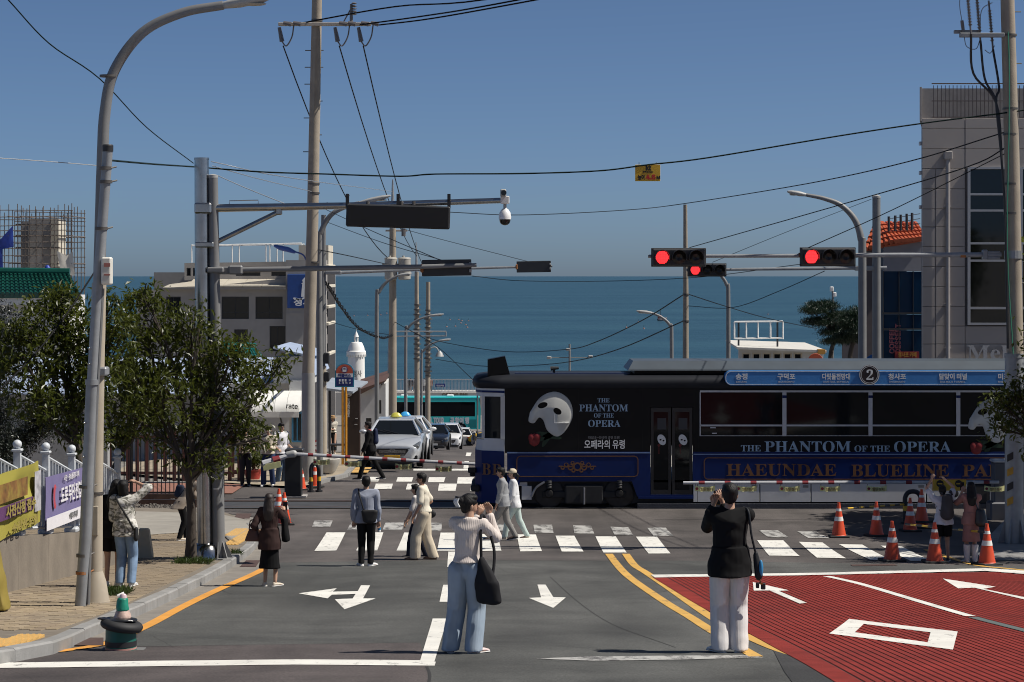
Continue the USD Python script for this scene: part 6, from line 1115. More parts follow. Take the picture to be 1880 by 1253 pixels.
part(rb2, 'cabinet', bbox((0, 0, lr(1838, 905)[2]), (32 / k_, .4, lr(0, 848)[2] - lr(0, 962)[2]), .03), M('cabinet_grey', (0.09, 0.09, 0.1), 0.5, .1), False); part(rb2, 'cabinet_lid', bbox(lr(1838, 846), (36 / k_, .46, .06), .02), M('lid_pale', (0.45, 0.47, 0.5), .4), False); part(rb2, 'base', bbox((0, 0, .1), (.62, .55, .6), .04), M('cabinet_grey', (0,) * 3), False)
b0, b1 = lr(1830, 884) + [0, -.24, 0], lr(1253, 885) + [0, -.24, 0]; dv = b1 - b0
bm = part(rb2, 'boom', tube([b0, b1], .04, 8), BOOM_G)
for k in range(12): q = b0 + dv * (.03 + k * .082); part(bm, 'red_band', tube([q, q + dv * .019], .0415, 8), BOOM_R)
for px in (1274, 1350, 1429, 1503, 1588, 1803): q = lr(px, 890) + [0, -.24, 0]; banner(rb2, q[0], q[1], q[2], 37 / k_, .13, '일단정지')
nb = part(rb2, 'notice_board', bbox(lr(1738, 889) + [0, -.32, 0], (62 / k_, .02, 20 / k_), .004), M('board_yellow', (0,) * 3), False)
for dx in (-17, 17): part(nb, 'no_entry_mark', mv(prism(Point(0, 0).buffer(.085).difference(shapely.box(-.055, -.016, .055, .016)), -.004, 0), *(lr(1738 + dx, 886) + [0, -.333, 0])), LB, False)
# cones: one with parts, then copies
CONE_O = M('cone_orange', (0.62, 0.07, 0.02), 0.45, .1, 6, dirt=(0.4, 0.06, 0.025)); CONE_W = M('cone_white', (0.7, 0.68, 0.64), 0.35, .05)
g = G(1540, 987); cone = thing('traffic_cone', 'leftmost orange cone of the row in front of the tram skirt', 'cone', g, group=None)
def cz(z): return .155 - (.155 - .03) * (z - .05) / .68
part(cone, 'body', lathe([(cz(.05) + .03, .03), (cz(.06), .06), (cz(.36), .36)], 20), CONE_O, 30); part(cone, 'stripe', lathe([(cz(.36) + .003, .36), (cz(.45) + .003, .45)], 20), CONE_W, 30)
part(cone, 'body', lathe([(cz(.45), .45), (cz(.57), .57)], 20), CONE_O, 30); part(cone, 'stripe', lathe([(cz(.57) + .003, .57), (cz(.625) + .003, .625)], 20), CONE_W, 30)
part(cone, 'tip', lathe([(cz(.625), .625), (cz(.7), .7), (cz(.73), .735), (.03, .75)], 20), CONE_O, 30); part(cone, 'base', bbox((0, 0, .025), (.42, .42, .05), .012), M('cone_rubber', (0.02, 0.02, 0.02), .8), False)
CG = None
def cone_at(label, px, py, dz=0, rz=0, up_=0):
    g = G(px, py, dz); g[2] += up_; return dup(cone, label, g, rz, CG)
cone_at('orange cone second from left in the row before the tram skirt', 1609, 985, 0, 20); cone_at('shaded orange cone left of the stacked pair, beside the grey locker', 1671, 976, 0, 8)
cone_at('lower cone of the stacked pair beside the man with the backpack', 1694, 970, 0, 30); cone_at('upper cone of the stacked pair beside the man with the backpack', 1692, 970, 0, 50, .13)
cone_at('orange cone standing on the last crosswalk stripe at right', 1638, 1031, 0, 12); cone_at('orange cone right at the feet of the man with the backpack', 1716, 1034, 0, 3); cone_at('orange cone against the right kerb by the white boots', 1812, 1038, 0, 25)
cone_at('orange cone in front of the dark barrier box at left', 552, 900, 0, 10); cone_at('orange cone between the striped hoop posts behind the left barrier', 578, 895, .02, 30)
cone_at('orange cone just behind the woman in the brown jacket', 522, 964, 0, 15); cone_at('second orange cone behind the brown jacket, partly hidden', 512, 956, 0, 35)
# striped poles between cones, hoop bollard
AMB = M('bar_amber', (0.6, 0.36, 0.03), .5)
def bar(label, p0, p1, n=10):
    t = thing('cone_bar', label, 'bar', p0); d = np.array(p1) - np.array(p0)
    for k in range(n): part(t, 'bar_section', tube([d * k / n, d * (k + 1) / n], .02, 8), AMB if k % 2 else DARK)
c = lambda px, py: G(px, py) + [0, -.03, .62]
bar('black and amber bar between the first two cones and the right bollard', c(1545, 987), G(1660, 962) + [0, 0, .45], 12); bar('black and amber bar across the legs of the right pair, between cones', c(1662, 1010) + [0, 0, -.1], c(1808, 1038) + [0, 0, -.02], 13)
def hoop(label, px0, px1, py, h, lean=0):
    g = G(px0, py); x1 = (px1 - px0) / F * g[1]; t = thing('hoop_bollard', label, 'bollard', g)
    pts = arc([(0, 0, 0), (0, 0, h * .55), (0.0, 0, h * .82), (x1 * .25, 0, h * .98), (x1 * .75, 0, h * .98), (x1, 0, h * .82), (x1, 0.1, h * .55), (x1, .1, 0)], 6); part(t, 'hoop', tube(pts, .055, 12), DARK)
    for x, y in ((0, 0), (x1, .1)): part(t, 'amber_band', tube([(x, y, .3), (x, y, .42)], .0565, 12), AMB); part(t, 'foot', lathe([(.1, 0), (.1, .05)], 12, (x, y, 0)), DARK)
hoop('black and amber hoop bollard beside the left barrier box', 571, 585, 904, .78); hoop('dark hoop bollard in front of the tram locker doors at right', 1662, 1690, 962, .75)
# tyre-wrapped base at the lower left
g = G(222, 1194); tb = thing('tyre_weight', 'old tyre slung round a green tub in the lower left gutter', 'road weight', g); UsdGeom.Xformable(tb).AddScaleOp().Set((.82, .82, .7))
part(tb, 'tub', lathe([(.21, 0), (.2, .04), (.2, .3), (.185, .36)], 24), M('tub_green', (0.008, 0.1, 0.075), .5, .2, 4), 30); part(tb, 'tub_band', [lathe([(.206, .07), (.207, .15)], 24)], DARK); part(tb, 'tub_tape', [lathe([(.204, .02), (.204, .05)], 24)], M('tape_red', (0.4, 0.2, 0.17), .5, .5, 12))
ty = trimesh.creation.torus(.175, .085, major_sections=40, minor_sections=16); ty.vertices *= [1.08, 1.08, .95]; ty = rot(ty, 11, (0, 1, 0)); ty = mv(ty, .01, 0, .38); tyre = part(tb, 'tyre', ty, M('tyre_rubber', (0.014, 0.014, 0.015), .7, .3, 10, .06), True)
part(tyre, 'white_line', mv(rot(trimesh.creation.torus(.225, .004, major_sections=40, minor_sections=6), 11, (0, 1, 0)), .02, 0, .445), M('line_grey', (0.4,) * 3, .5), True)
bag = skin([hull(ell((-.02, 0, .47), (.24, .2, .035))), hull(ell((-.2, -.04, .49), (.1, .08, .02))), hull(ell((.12, -.03, .46), (.1, .12, .03)))], .03, 3, .012, 14, 3); part(tb, 'plastic_bag', bag, M('bag_black', (0.014, 0.014, 0.015), .22), True)
part(tb, 'stump', skin([hull(ell((.02, 0, .5), (.12, .12, .03)), ell((.02, 0, .6), (.09, .09, .03)))], .03, 3, .015, 12, 1), M('stump_wrap', (0.42, 0.3, 0.25), .4, .4, 10), True)
part(tb, 'green_wrap', skin([hull(ell((.02, 0, .62), (.09, .09, .02)), ell((.02, 0, .78), (.075, .075, .03)))], .03, 3, .012, 14, 2), M('wrap_green', (0.01, 0.2, 0.13), .45, .25, 8), True); part(tb, 'bottle_neck', lathe([(.05, .8), (.045, .84), (.03, .86)], 12, (.03, 0, 0)), M('bottle_pink', (0.55, 0.42, 0.44), .3))
part(tb, 'mat', [box((.02, -.02, .004), (.56, .4, .012))], M('mat_grey', (0.14, 0.14, 0.14), .8), False)
# concrete block, planter and no-entry disc beyond the barrier
g = G(264, 1024, .13); top('concrete_block', 'tapered beige concrete bollard block on the left pavement', 'bollard', [trimesh.convex.convex_hull(np.array([(x * s, y * s * .8, z) for x in (-1, 1) for y in (-1, 1) for s, z in ((.16, 0), (.16, .05), (.1, .5), (.075, .53))]))], M('block_beige', (0.46, 0.39, 0.28), .85, .12, 6, .3, 60), False, loc=g)
g = G(598, 868, .1); t = thing('planter', 'round pale concrete planter pot beside the utility pole', 'planter', g); part(t, 'pot', lathe([(.26, 0), (.3, .05), (.42, .3), (.44, .42), (.38, .44), (.36, .4)], 20), M('planter_pale', (0.4, 0.38, 0.34), .85, .12, 5), 30)
g = G(583, 850, .1) ; t = thing('stop_disc', 'round red prohibition sign low behind the left barrier', 'sign', g); part(t, 'disc', mv(rot(lathe([(.19, 0), (.2, .02)], 20), 90, (1, 0, 0)), 0, 0, .55), M('sign_red2', (0.45, 0.04, 0.04), .5)); part(t, 'inner', mv(prism(Point(0, 0).buffer(.13).difference(shapely.box(-.1, -.02, .1, .02)), -.004, 0), 0, -.021, .55), M('sign_white', (0,) * 3), False); part(t, 'post', tube([(0, .01, 0), (0, .01, .6)], .02, 6), PGREY)
# litter
g = G(222, 1101, .15); top('paper_cup', 'crumpled white paper cup lying at the kerb by the near lamp post', 'cup', rot(lathe([(.03, -.05), (.045, .05)], 12), 80, (0, 1, .3)), WHITEP, True, loc=g + [0, 0, .05])
g = G(249, 1124, .02); top('paper_scrap', 'small white scrap of paper in the left gutter', 'litter', to_tm(hull(ell((0, 0, .02), (.05, .03, .015), True), ell((.04, .01, .04), (.02, .01, .01), True))), WHITEP, False, loc=g)
# ================================================================ white fence with banners, iron fence
FWH = M('fence_white', (0.5, 0.52, 0.54), 0.45, .08, 4, dirt=(0.3, 0.32, 0.33)); WALLC = M('low_wall_concrete', (0.18, 0.152, 0.12), .88, .22, 2.2, .3, 30, dirt=(0.13, 0.11, 0.09), stretch=(1, 1, .7))
w0, w1 = G(16, 1087, .13), G(137, 1056, .13); dr = (w1 - w0)[:2]; dr /= np.linalg.norm(dr)
def on_line(Y): t = (Y - w0[1]) / dr[1]; return np.array([w0[0] + dr[0] * t, Y])
wa, wb = on_line(27.0), on_line(40.6); nrm = np.array([-dr[1], dr[0]])
if nrm[0] > 0: nrm = -nrm
def wall_h(Y): return .78 - (Y - 34) * .03
lw = thing('low_wall', 'low stained concrete wall carrying the white fence along the left pavement', 'wall', (0, 0, 0))
for k in range(8):
    q0, q1 = wa + (wb - wa) * (k / 8), wa + (wb - wa) * ((k + .997) / 8); pts = []
    for q in (q0, q1):
        for o in (0, .2): pts += [(*(q + nrm * o), gz(q[1]) - .1), (*(q + nrm * o), gz(q[1]) + .13 + wall_h(q[1]))]
    part(lw, 'wall_section', trimesh.convex.convex_hull(np.array(pts)), WALLC, False)
fe = thing('white_fence', 'white metal picket fence with ball topped posts on the low wall', 'fence', (0, 0, 0))
fy = np.arange(27.6, 40.7, 1.62); prev = None
for k, Y in enumerate(fy):
    q = on_line(Y) + nrm * .1; z = gz(Y) + .13 + wall_h(Y); hgt = 1.28
    pst = part(fe, 'fence_post', [box((q[0], q[1], z + hgt / 2), (.1, .1, hgt)), bbox((q[0], q[1], z + .04), (.22, .22, .1), .03), bbox((q[0], q[1], z + hgt - .01), (.15, .15, .04), .01)], FWH, False); part(pst, 'ball_finial', mv(trimesh.creation.icosphere(2, .068), q[0], q[1], z + hgt + .075), FWH, True)
    if prev is not None:
        (pq, pz) = prev; rails = []
        for h0, h1 in ((.1, .1), (.98, 1.2)): rails.append(tube([np.array([*pq, pz + h1]), np.array([*q, z + h0])], .028, 6))
        part(fe, 'fence_rail', rails, FWH)
        for j in range(1, 9):
            t = j / 9; c = pq + (q - pq) * t; zb = pz + (z - pz) * t; part(fe, 'picket', bx(c[0] - .018, c[0] + .018, c[1] - .018, c[1] + .018, zb + .1, zb + 1.2 - .22 * t), FWH, False)
    prev = (q, z)
def hang_banner(name, label, Ya, Yb, z0a, z1a, z0b, z1b, base_mat, waves, seed):
    """A printed cloth stretched along the fence; z are heights above the wall's foot."""
    t = thing(name, label, 'banner', (0, 0, 0)); nx, nz = 40, 14; V = []; n3 = -nrm
    for i in range(nx + 1):
        s = i / nx; Y = Ya + (Yb - Ya) * s; q = on_line(Y)
        for j in range(nz + 1):
            r = j / nz; lo, hi = z0a + (z0b - z0a) * s, z1a + (z1b - z1a) * s; z = lo + (hi - lo) * r
            o = .035 + waves * (meshkit.noise(np.array([s * 9 + seed, r * 3.0, seed])) - .3)
            V.append([*(q + n3 * o), z])
    fc = []
    for i in range(nx):
        for j in range(nz): a = i * (nz + 1) + j; b_ = a + nz + 1; fc += [[a, b_, b_ + 1], [a, b_ + 1, a + 1]]
    V = np.array(V); m = trimesh.Trimesh(np.vstack([V, V + [*(nrm * .008), 0]]), np.vstack([fc, np.array(fc)[:, ::-1] + len(V)]), process=False)
    part(t, 'cloth', m, base_mat, True); ang = math.degrees(math.atan2(dr[1], dr[0]))
    def put_(mesh, Y, z, o=.07): q = on_line(Y) - nrm * o; return mv(rot(mesh, ang), q[0], q[1], z)
    return t, put_
def zpx(py, Y): return CZ - (py - HY) / F * Y
def bmat(name, stops):
    return usdkit.material(stage, '/World/Looks/' + name, {'g': ('geometry', {}), 's': ('separate_xyz', {}), 'n': ('noise_texture', {'scale': 5.0, 'detail': 4.0}), 'r': ('rgb_ramp', {'interpolate': False, 'ramp': stops}), 'p': ('principled_bsdf', {'roughness': .7})},
        [('g.position', 'n.vector'), ('n.fac', 'r.fac'), ('r.color', 'p.base_color')], surface='p.BSDF')
PUR = M('banner_purple', (0.145, 0.125, 0.25), .8, .08, 3); PW = M('banner_white', (0.62, 0.6, 0.62), .7, .05)
Ya, Yb_ = 35.15, 37.75
t, put_ = hang_banner('road_banner', 'purple and white banner with Korean lettering tied to the white fence', Ya, Yb_, zpx(977, Ya), zpx(877, Ya), zpx(947, Yb_), zpx(857, Yb_), PUR, .02, 3)
za = lambda Y, f0: zpx(977, Ya) * (1 - (Y - Ya) / (Yb_ - Ya)) + zpx(947, Yb_) * ((Y - Ya) / (Yb_ - Ya)) + f0
for n_, (s, Y, z, h_, w_) in enumerate((('도로', 35.95, .38, .2, .44), ('무단', 36.42, .38, .2, .42), ('전압', 36.86, .38, .2, .42), ('금지', 37.3, .38, .2, .42), ('서민·관상동물의 피해', 36.15, .7, .075, .95))):
    part(t, 'lettering', put_(text(s, h_, 'cjk', .006, 2 if n_ < 4 else 1, w_), Y, za(Y, z)), PW, False)
strip = prism([(0, 0), (2.62, 0), (2.62, .17), (0, .17)], -.004, 0)
ws = []
for k in range(20):
    Y0, Y1 = Ya + (Yb_ - Ya) * k / 20, Ya + (Yb_ - Ya) * (k + 1) / 20; q0, q1 = on_line(Y0) - nrm * .062, on_line(Y1) - nrm * .062; b0_, b1_ = za(Y0, .01), za(Y1, .01)
    ws.append(trimesh.convex.convex_hull(np.array([(*q0, b0_), (*q1, b1_), (*q0, b0_ + .19), (*q1, b1_ + .19), (*(q0 + nrm * .004), b0_), (*(q1 + nrm * .004), b1_), (*(q0 + nrm * .004), b0_ + .19), (*(q1 + nrm * .004), b1_ + .19)])))
part(t, 'white_strip', ws, PW, False); part(t, 'lettering', put_(text('해운대구청', .07, 'cjk', .005, 2, .5), 36.5, za(36.5, .08), .075), M('letter_grey', (0,) * 3), False)
part(t, 'red_mark', put_(prism(affinity.scale(Point(0, 0).buffer(.1), 1, 1.9).difference(affinity.scale(Point(.07, .0).buffer(.07), 1, 1.9)), -.005, 0), 35.6, za(35.6, .5)), M('mark_red', (0.4, 0.06, 0.08), .6), False)
Y2a, Y2b = 29.5, 34.85
YEL = M('banner_olive_yellow', (0.3, 0.265, 0.04), .8, .1, 2)
t, put_ = hang_banner('road_banner', 'crumpled yellow banner with purple band tied to the white fence at the left edge', Y2a, Y2b, zpx(982, 34.0) - .35 * 0 + .0, zpx(858, 34.0), zpx(958, Y2b) + .0, zpx(846, Y2b), YEL, .09, 8)
zc = lambda f0: (zpx(970, 34.4)) + f0
for nm_, mt, z0_, z1_, y0_, y1_ in (('purple_band', M('band_purple', (0.09, 0.03, 0.1), .7, .3, 8), .3, .5, 31.0, 34.2), ('brown_print', M('print_brown', (0.16, 0.075, 0.02), .7, .6, 5, dirt=(0.3, 0.24, 0.04), dscale=4, damt=.9), .55, .82, 31.5, 33.9), ('photo_print', M('print_grey', (0.35, 0.34, 0.36), .7, .5, 7), .25, .85, 34.3, 34.65)):
    q = []; ms = []
    for k in range(14):
        A, B = y0_ + (y1_ - y0_) * k / 14, y0_ + (y1_ - y0_) * (k + 1) / 14; pts = []
        for Y in (A, B):
            p_ = on_line(Y) - nrm * .105
            for z in (zc(z0_), zc(z1_)): pts += [(*p_, z), (*(p_ + nrm * .006), z)]
        ms.append(trimesh.convex.convex_hull(np.array(pts)))
    part(t, nm_, ms, mt, False)
part(t, 'lettering', [put_(text('사전신청 접수', .13, 'cjk', .005, 2, 1.6), 32.7, zc(.34), .12), put_(text('수강생 모집', .1, 'cjk', .005, 2, 1.4), 33.0, zc(.1), .12)], M('banner_ink', (0.25, 0.2, 0.05), .7), False)
# yellow tarpaulin corner at the left edge, nearer
g = G(-16, 1122, .13); yt = skin([hull(ell((-.35, 0, .0), (.3, .25, .04)), ell((.18, 0, .02), (.06, .2, .03)), ell((.02, 0, .95), (.05, .18, .05)), ell((-.4, 0, 1.0), (.2, .2, .05)))], .06, 4, .02, 6, 2)
top('yellow_cover', 'mustard yellow fabric cover standing at the left edge of the pavement', 'cover', yt, M('cover_mustard', (0.22, 0.165, 0.03), .6, .12, 4), True, loc=g + [0, 0, .02])
# brown slat fence behind the rails, thin dark railing in front of it
IRON = M('iron_dark', (0.02, 0.017, 0.016), .55); BRN = M('fence_brown', (0.11, 0.045, 0.035), .6, .15, 4)
Yi = 61.6; b = np.array([0, Yi, gz(Yi)]); xi = lambda px: (px - CX) / F * Yi
t = thing('iron_railing', 'thin black iron railing along the tracks, left of the crossing', 'railing', b)
hz_ = (CZ - (803 - HY) / F * Yi) - b[2]
for px in np.arange(152, 414, 7.6): part(t, 'railing_bar', bx(xi(px) - .011, xi(px) + .011, -.011, .011, .08, hz_), IRON, False)
for px in (152, 240, 328, 410): part(t, 'railing_post', bx(xi(px) - .03, xi(px) + .03, -.03, .03, 0, hz_ + .05), IRON, False)
part(t, 'railing_rail', [bx(xi(150), xi(412), -.016, .016, z, z + .035) for z in (.1, hz_ - .06)], IRON, False)
Yj = 66.5; b = np.array([0, Yj, gz(Yj)]); xi = lambda px: (px - CX) / F * Yj; hz_ = (CZ - (797 - HY) / F * Yj) - b[2]
t = thing('slat_fence', 'reddish brown fence of broad uprights behind the iron railing', 'fence', b)
for k, px in enumerate(np.arange(150, 440, 17)): part(t, 'upright', bx(xi(px) - .05, xi(px) + .05, -.04, .04, .05, hz_ + (.1 if k % 5 == 0 else 0)), BRN, False)
part(t, 'fence_rail', [bx(xi(148), xi(440), -.03, .03, z, z + .07) for z in (.25, hz_ - .12)], BRN, False)
Yj = 67.8; b = np.array([0, Yj, gz(Yj)]); xi = lambda px: (px - CX) / F * Yj; t = thing('slat_fence', 'short brown fence behind the two people waiting at the barrier', 'fence', b); hz_ = 1.15
for px in np.arange(428, 478, 13): part(t, 'upright', bx(xi(px) - .035, xi(px) + .035, -.03, .03, .0, hz_), BRN, False)
part(t, 'fence_rail', [bx(xi(426), xi(478), -.035, .035, z, z + .07) for z in (.2, hz_ - .1)], BRN, False)
# ================================================================ trees
BARK = M('bark', (0.05, 0.039, 0.03), .9, .3, 14, .7, 30, stretch=(1, 1, .3)); LEAF = leafmat('tree_leaf', (0.07, 0.085, 0.012), (0.14, 0.152, 0.022), (0.2, 0.16, 0.04), .5); NEED = leafmat('conifer_leaf', (0.008, 0.014, 0.007), (0.012, 0.022, 0.01), (0.02, 0.03, 0.012), .1); PINE = leafmat('pine_leaf', (0.012, 0.03, 0.012), (0.025, 0.05, 0.018), (0.05, 0.075, 0.025), .12)
def leaves(centres, rng, n_each, spread, ll, lw, droop=.35):
    """Folded leaf blades scattered round twig ends."""
    C = np.repeat(centres, n_each, 0); N = len(C); C = C + rng.normal(0, 1, (N, 3)) * np.array(spread)
    d = rng.normal(0, 1, (N, 3)); d[:, 2] -= droop; d /= np.linalg.norm(d, axis=1, keepdims=True)
    s = np.cross(d, rng.normal(0, 1, (N, 3)) * .5 + [0, 0, 1]); s /= np.maximum(np.linalg.norm(s, axis=1, keepdims=True), 1e-6); n = np.cross(s, d)
    L_ = (ll * rng.uniform(.7, 1.25, N))[:, None]; W_ = (lw * rng.uniform(.7, 1.25, N))[:, None]
    V = np.stack([C, C + d * L_ * .45 + s * W_ + n * W_ * .35, C + d * L_ - n * L_ * .08, C + d * L_ * .45 - s * W_ + n * W_ * .35], 1).reshape(-1, 3); i = np.arange(N)[:, None] * 4
    return trimesh.Trimesh(V, np.vstack([i + [0, 1, 2], i + [0, 2, 3]]), process=False)
def tree(name, label, base, trunk, blobs, seed, nclump, n_each=34, ll=.1, lw=.018, spread=(.1, .1, .085), r0=.1, leaf=None, cat_='tree', group=None, depth=.9, droop=.35):
    """trunk: list of points (relative); blobs: (x, y, z, rx, ry, rz) relative."""
    rng = np.random.default_rng(seed); t = thing(name, label, cat_, base, 0, group)
    tp = arc(trunk, 6); part(t, 'trunk', tube(tp, np.linspace(r0, r0 * .55, len(tp)) * (1 + .25 * np.exp(-np.arange(len(tp)) * .7)), 12), BARK)
    B = np.array(blobs, float); vol = np.cbrt(B[:, 3] * B[:, 4] * B[:, 5]) ** 2; cl = []; limbs = []; top_ = np.array(trunk[-1], float)
    pick = rng.choice(len(B), nclump, p=vol / vol.sum())
    u = rng.normal(0, 1, (nclump, 3)); u /= np.linalg.norm(u, axis=1, keepdims=True); rad = rng.uniform(.35, 1.05, nclump) ** .6
    cl = B[pick, :3] + u * rad[:, None] * B[pick, 3:]
    for k, bl_ in enumerate(B):
        s = tp[int(len(tp) * rng.uniform(.6, .98))]; mid = (s + bl_[:3]) / 2 + rng.normal(0, .08, 3) + [0, 0, .05]; c = arc([s, mid, bl_[:3]], 5); limbs.append(tube(c, np.linspace(r0 * .42, r0 * .1, len(c)), 7))
        for q in cl[pick == k][:: max(1, int((pick == k).sum() / 9))]:
            s2 = c[int(len(c) * rng.uniform(.5, .95))]; c2 = arc([s2, (s2 + q) / 2 + rng.normal(0, .05, 3), q], 3); limbs.append(tube(c2, np.linspace(r0 * .14, r0 * .04, len(c2)), 5))
    part(t, 'limb', limbs, BARK, kind='stuff'); part(t, 'crown', leaves(cl, rng, n_each, spread, ll, lw, droop), leaf or LEAF, False, kind='stuff'); return t
def blob_px(base, Y, lst, dep=.8, rng=random.Random(5)):
    k = S(Y); out = []
    for (px, py, rx, ry) in lst: q = P(px, py, Y) - base; out.append((q[0], q[1] + rng.uniform(-.5, .5), q[2], rx / k, min(dep, rx / k * 1.1), ry / k))
    return out
b = G(350, 1031, .13); Yt = b[1]
tree('street_tree', 'leafy street tree beside the domed steel pole, crown across the grey building', b, [(0, 0, 0), L(352, 950, Yt, b), L(348, 890, Yt, b), L(352, 800, Yt, b)],
     blob_px(b, Yt, [(262, 590, 52, 58), (300, 640, 60, 75), (360, 650, 60, 60), (410, 690, 66, 62), (470, 690, 52, 34), (515, 665, 30, 18), (320, 730, 70, 60), (250, 690, 50, 60), (400, 770, 60, 50), (330, 810, 52, 45), (440, 800, 42, 42), (460, 735, 40, 26), (490, 800, 26, 30), (270, 540, 34, 22), (430, 640, 40, 28), (350, 590, 34, 32), (395, 840, 40, 28), (262, 770, 36, 34)]), 11, 520, 13, .14, .027, (.1, .1, .08), .1, depth=.9)
b = G(150, 1015, .13); b[0] = (150 - CX) / F * 39.5; b[1] = 39.5; b[2] = gz(39.5)
tree('street_tree', 'bushy tree behind the white fence, crown left of the near lamp post', b, [(0, 0, 0), L(148, 900, 39.5, b), L(140, 820, 39.5, b), L(128, 740, 39.5, b)],
     blob_px(b, 39.5, [(60, 605, 44, 50), (110, 590, 46, 56), (120, 660, 58, 60), (60, 690, 52, 62), (165, 640, 40, 70), (30, 640, 30, 70), (150, 730, 46, 54), (90, 745, 48, 40), (175, 780, 30, 52), (105, 555, 38, 30), (205, 560, 26, 36), (190, 700, 40, 50), (120, 790, 32, 20), (215, 620, 34, 60)]), 12, 500, 13, .14, .027, (.1, .1, .08), .1)
b = np.array([(186 - CX) / F * 42.5, 42.5, gz(42.5)])
tree('street_tree', 'smaller dark trunked tree leaning right behind the two women at left', b, [(0, 0, 0), L(192, 920, 42.5, b), L(215, 850, 42.5, b), L(250, 780, 42.5, b)], blob_px(b, 42.5, [(225, 740, 36, 46), (262, 720, 44, 44), (215, 800, 24, 28), (285, 770, 34, 34), (240, 680, 36, 34)]), 13, 160, 13, .14, .027, (.09, .09, .07), .09)
# conifers at the far left edge
def conifer(label, base, Y, pts, r, seed, n):
    rng = np.random.default_rng(seed); t = thing('conifer', label, 'tree', base); q = arc([P(*p, Y) - base for p in pts], 8); part(t, 'trunk', tube(np.vstack([[0, 0, 0], q]), .05, 8), BARK)
    c = q[rng.integers(0, len(q), n)] + rng.normal(0, 1, (n, 3)) * r * .42; part(t, 'crown', leaves(c, rng, 26, (.06, .06, .06), .06, .012, -.4), NEED, False, kind='stuff')
b = np.array([(10 - CX) / F * 45, 45, gz(45)]); conifer('dark clipped conifer with a bough sweeping right at the left edge', b, 45, [(-10, 850), (15, 825), (50, 800), (80, 770), (92, 745)], .42, 3, 420)
b = np.array([(-20 - CX) / F * 44, 44, gz(44)]); conifer('tall dark conifer cut off by the left edge', b, 44, [(-8, 900), (-5, 820), (-4, 740), (-2, 660), (-6, 580)], .5, 4, 620)
# right-hand street tree: branch in view, rest of the crown outside the frame shades the corner
b = np.array([(1955 - CX) / F * 43, 43, gz(43) + .1])
tree('street_tree', 'street tree at the right edge, one leafy branch reaching in before the pole', b, [(0, 0, 0), L(1952, 950, 43, b), L(1955, 850, 43, b), L(1950, 760, 43, b)],
     blob_px(b, 43, [(1846, 740, 26, 30), (1866, 720, 22, 22), (1850, 790, 26, 24), (1880, 760, 30, 40), (1930, 700, 60, 60), (1990, 680, 80, 80), (1950, 620, 80, 60), (2060, 700, 70, 80), (2040, 600, 80, 70), (1900, 820, 30, 20), (2110, 640, 60, 70)]), 14, 620, 14, .14, .027, (.1, .1, .08), .11)
b = np.array([(2120 - CX) / F * 50.5, 50.5, gz(50.5) + .1])
tree('street_tree', 'taller street tree just outside the right edge, shading the barrier corner', b, [(0, 0, 0), (.1, 0, 2), (0, .1, 4), (-.1, 0, 5.2)], [(-.3, 0, 6.6, 1.5, 1.8, 1.3), (.9, -1.6, 6.2, 1.5, 1.6, 1.2), (1, 1.6, 6.3, 1.6, 1.7, 1.2), (-.5, -1.9, 5.9, 1.3, 1.5, 1.1), (-.5, 2.4, 5.9, 1.4, 1.6, 1.1), (.4, 0, 7.6, 1.4, 1.6, .9), (-.2, 4.2, 6.2, 1.5, 1.8, 1.2), (1.6, .2, 5.3, 1.3, 1.6, 1.0), (-.3, -3.6, 5.6, 1.2, 1.5, 1.0), (.3, -5, 6.3, 1.5, 1.4, 1.1), (1.5, -5.2, 5.8, 1.4, 1.4, 1.0), (-.8, -5.3, 5.9, 1.2, 1.3, 1.0)], 15, 1900, 13, .26, .075, (.17, .17, .14), .13)
# pines
for px, py0, Y, bl, nm, sd_ in ((1530, 640, 98, [(1490, 570, 20, 12), (1512, 562, 24, 14), (1535, 580, 22, 14), (1500, 592, 22, 12), (1545, 600, 22, 14), (1528, 612, 18, 12)], 'spreading pine tree above the brown wall', 21), (1566, 640, 94, [(1560, 592, 18, 22), (1572, 575, 14, 20), (1558, 622, 22, 16), (1574, 610, 16, 24), (1535, 628, 18, 9)], 'darker pine tree close to the glass fronted building', 22)):
    b = np.array([(px - CX) / F * Y, Y, gz(Y)]); k = S(Y)
    tree('pine_tree', nm, b, [(0, 0, 0), L(px - 6, py0 + 30, Y, b), L(px + 2, py0 - 20, Y, b), L(px - 8, py0 - 50, Y, b)], blob_px(b, Y, [(q[0], q[1], q[2] * 1.15, q[3] * .55) for q in bl]), sd_, 420, 40, .13, .012, (.13, .13, .05), .12, PINE, droop=-.9)
# grass at the tree pits
def grass(label, px, py, w_, d_, n, seed):
    rng = np.random.default_rng(seed); g = G(px, py, .13); m = leaves(np.column_stack([rng.uniform(-w_, w_, n), rng.uniform(-d_, d_, n), np.zeros(n)]), rng, 3, (.02, .02, .004), .11, .006, -1.6)
    top('grass', label, 'grass', m, leafmat('grass_blade', (0.05, 0.08, 0.015), (0.07, 0.1, 0.02), (0.14, 0.12, 0.04), .2), False, kind='stuff', loc=g)
grass('short grass around the street tree trunk', 355, 1034, .32, .25, 260, 1); grass('tuft of grass beside the near lamp foot', 208, 1091, .2, .3, 320, 2); grass('weeds at the kerb beside the flanged pole', 432, 1018, .12, .12, 60, 3)
b = G(464, 880, .06); tree('shrub', 'small green shrub in a red pot by the barrier', b, [(0, 0, .2), (0, 0, .35), (0.02, 0, .5)], [(0, 0, .6, .3, .25, .22), (.12, 0, .5, .2, .2, .15)], 31, 60, 22, .08, .018, (.07, .07, .06), .02, cat_='plant')
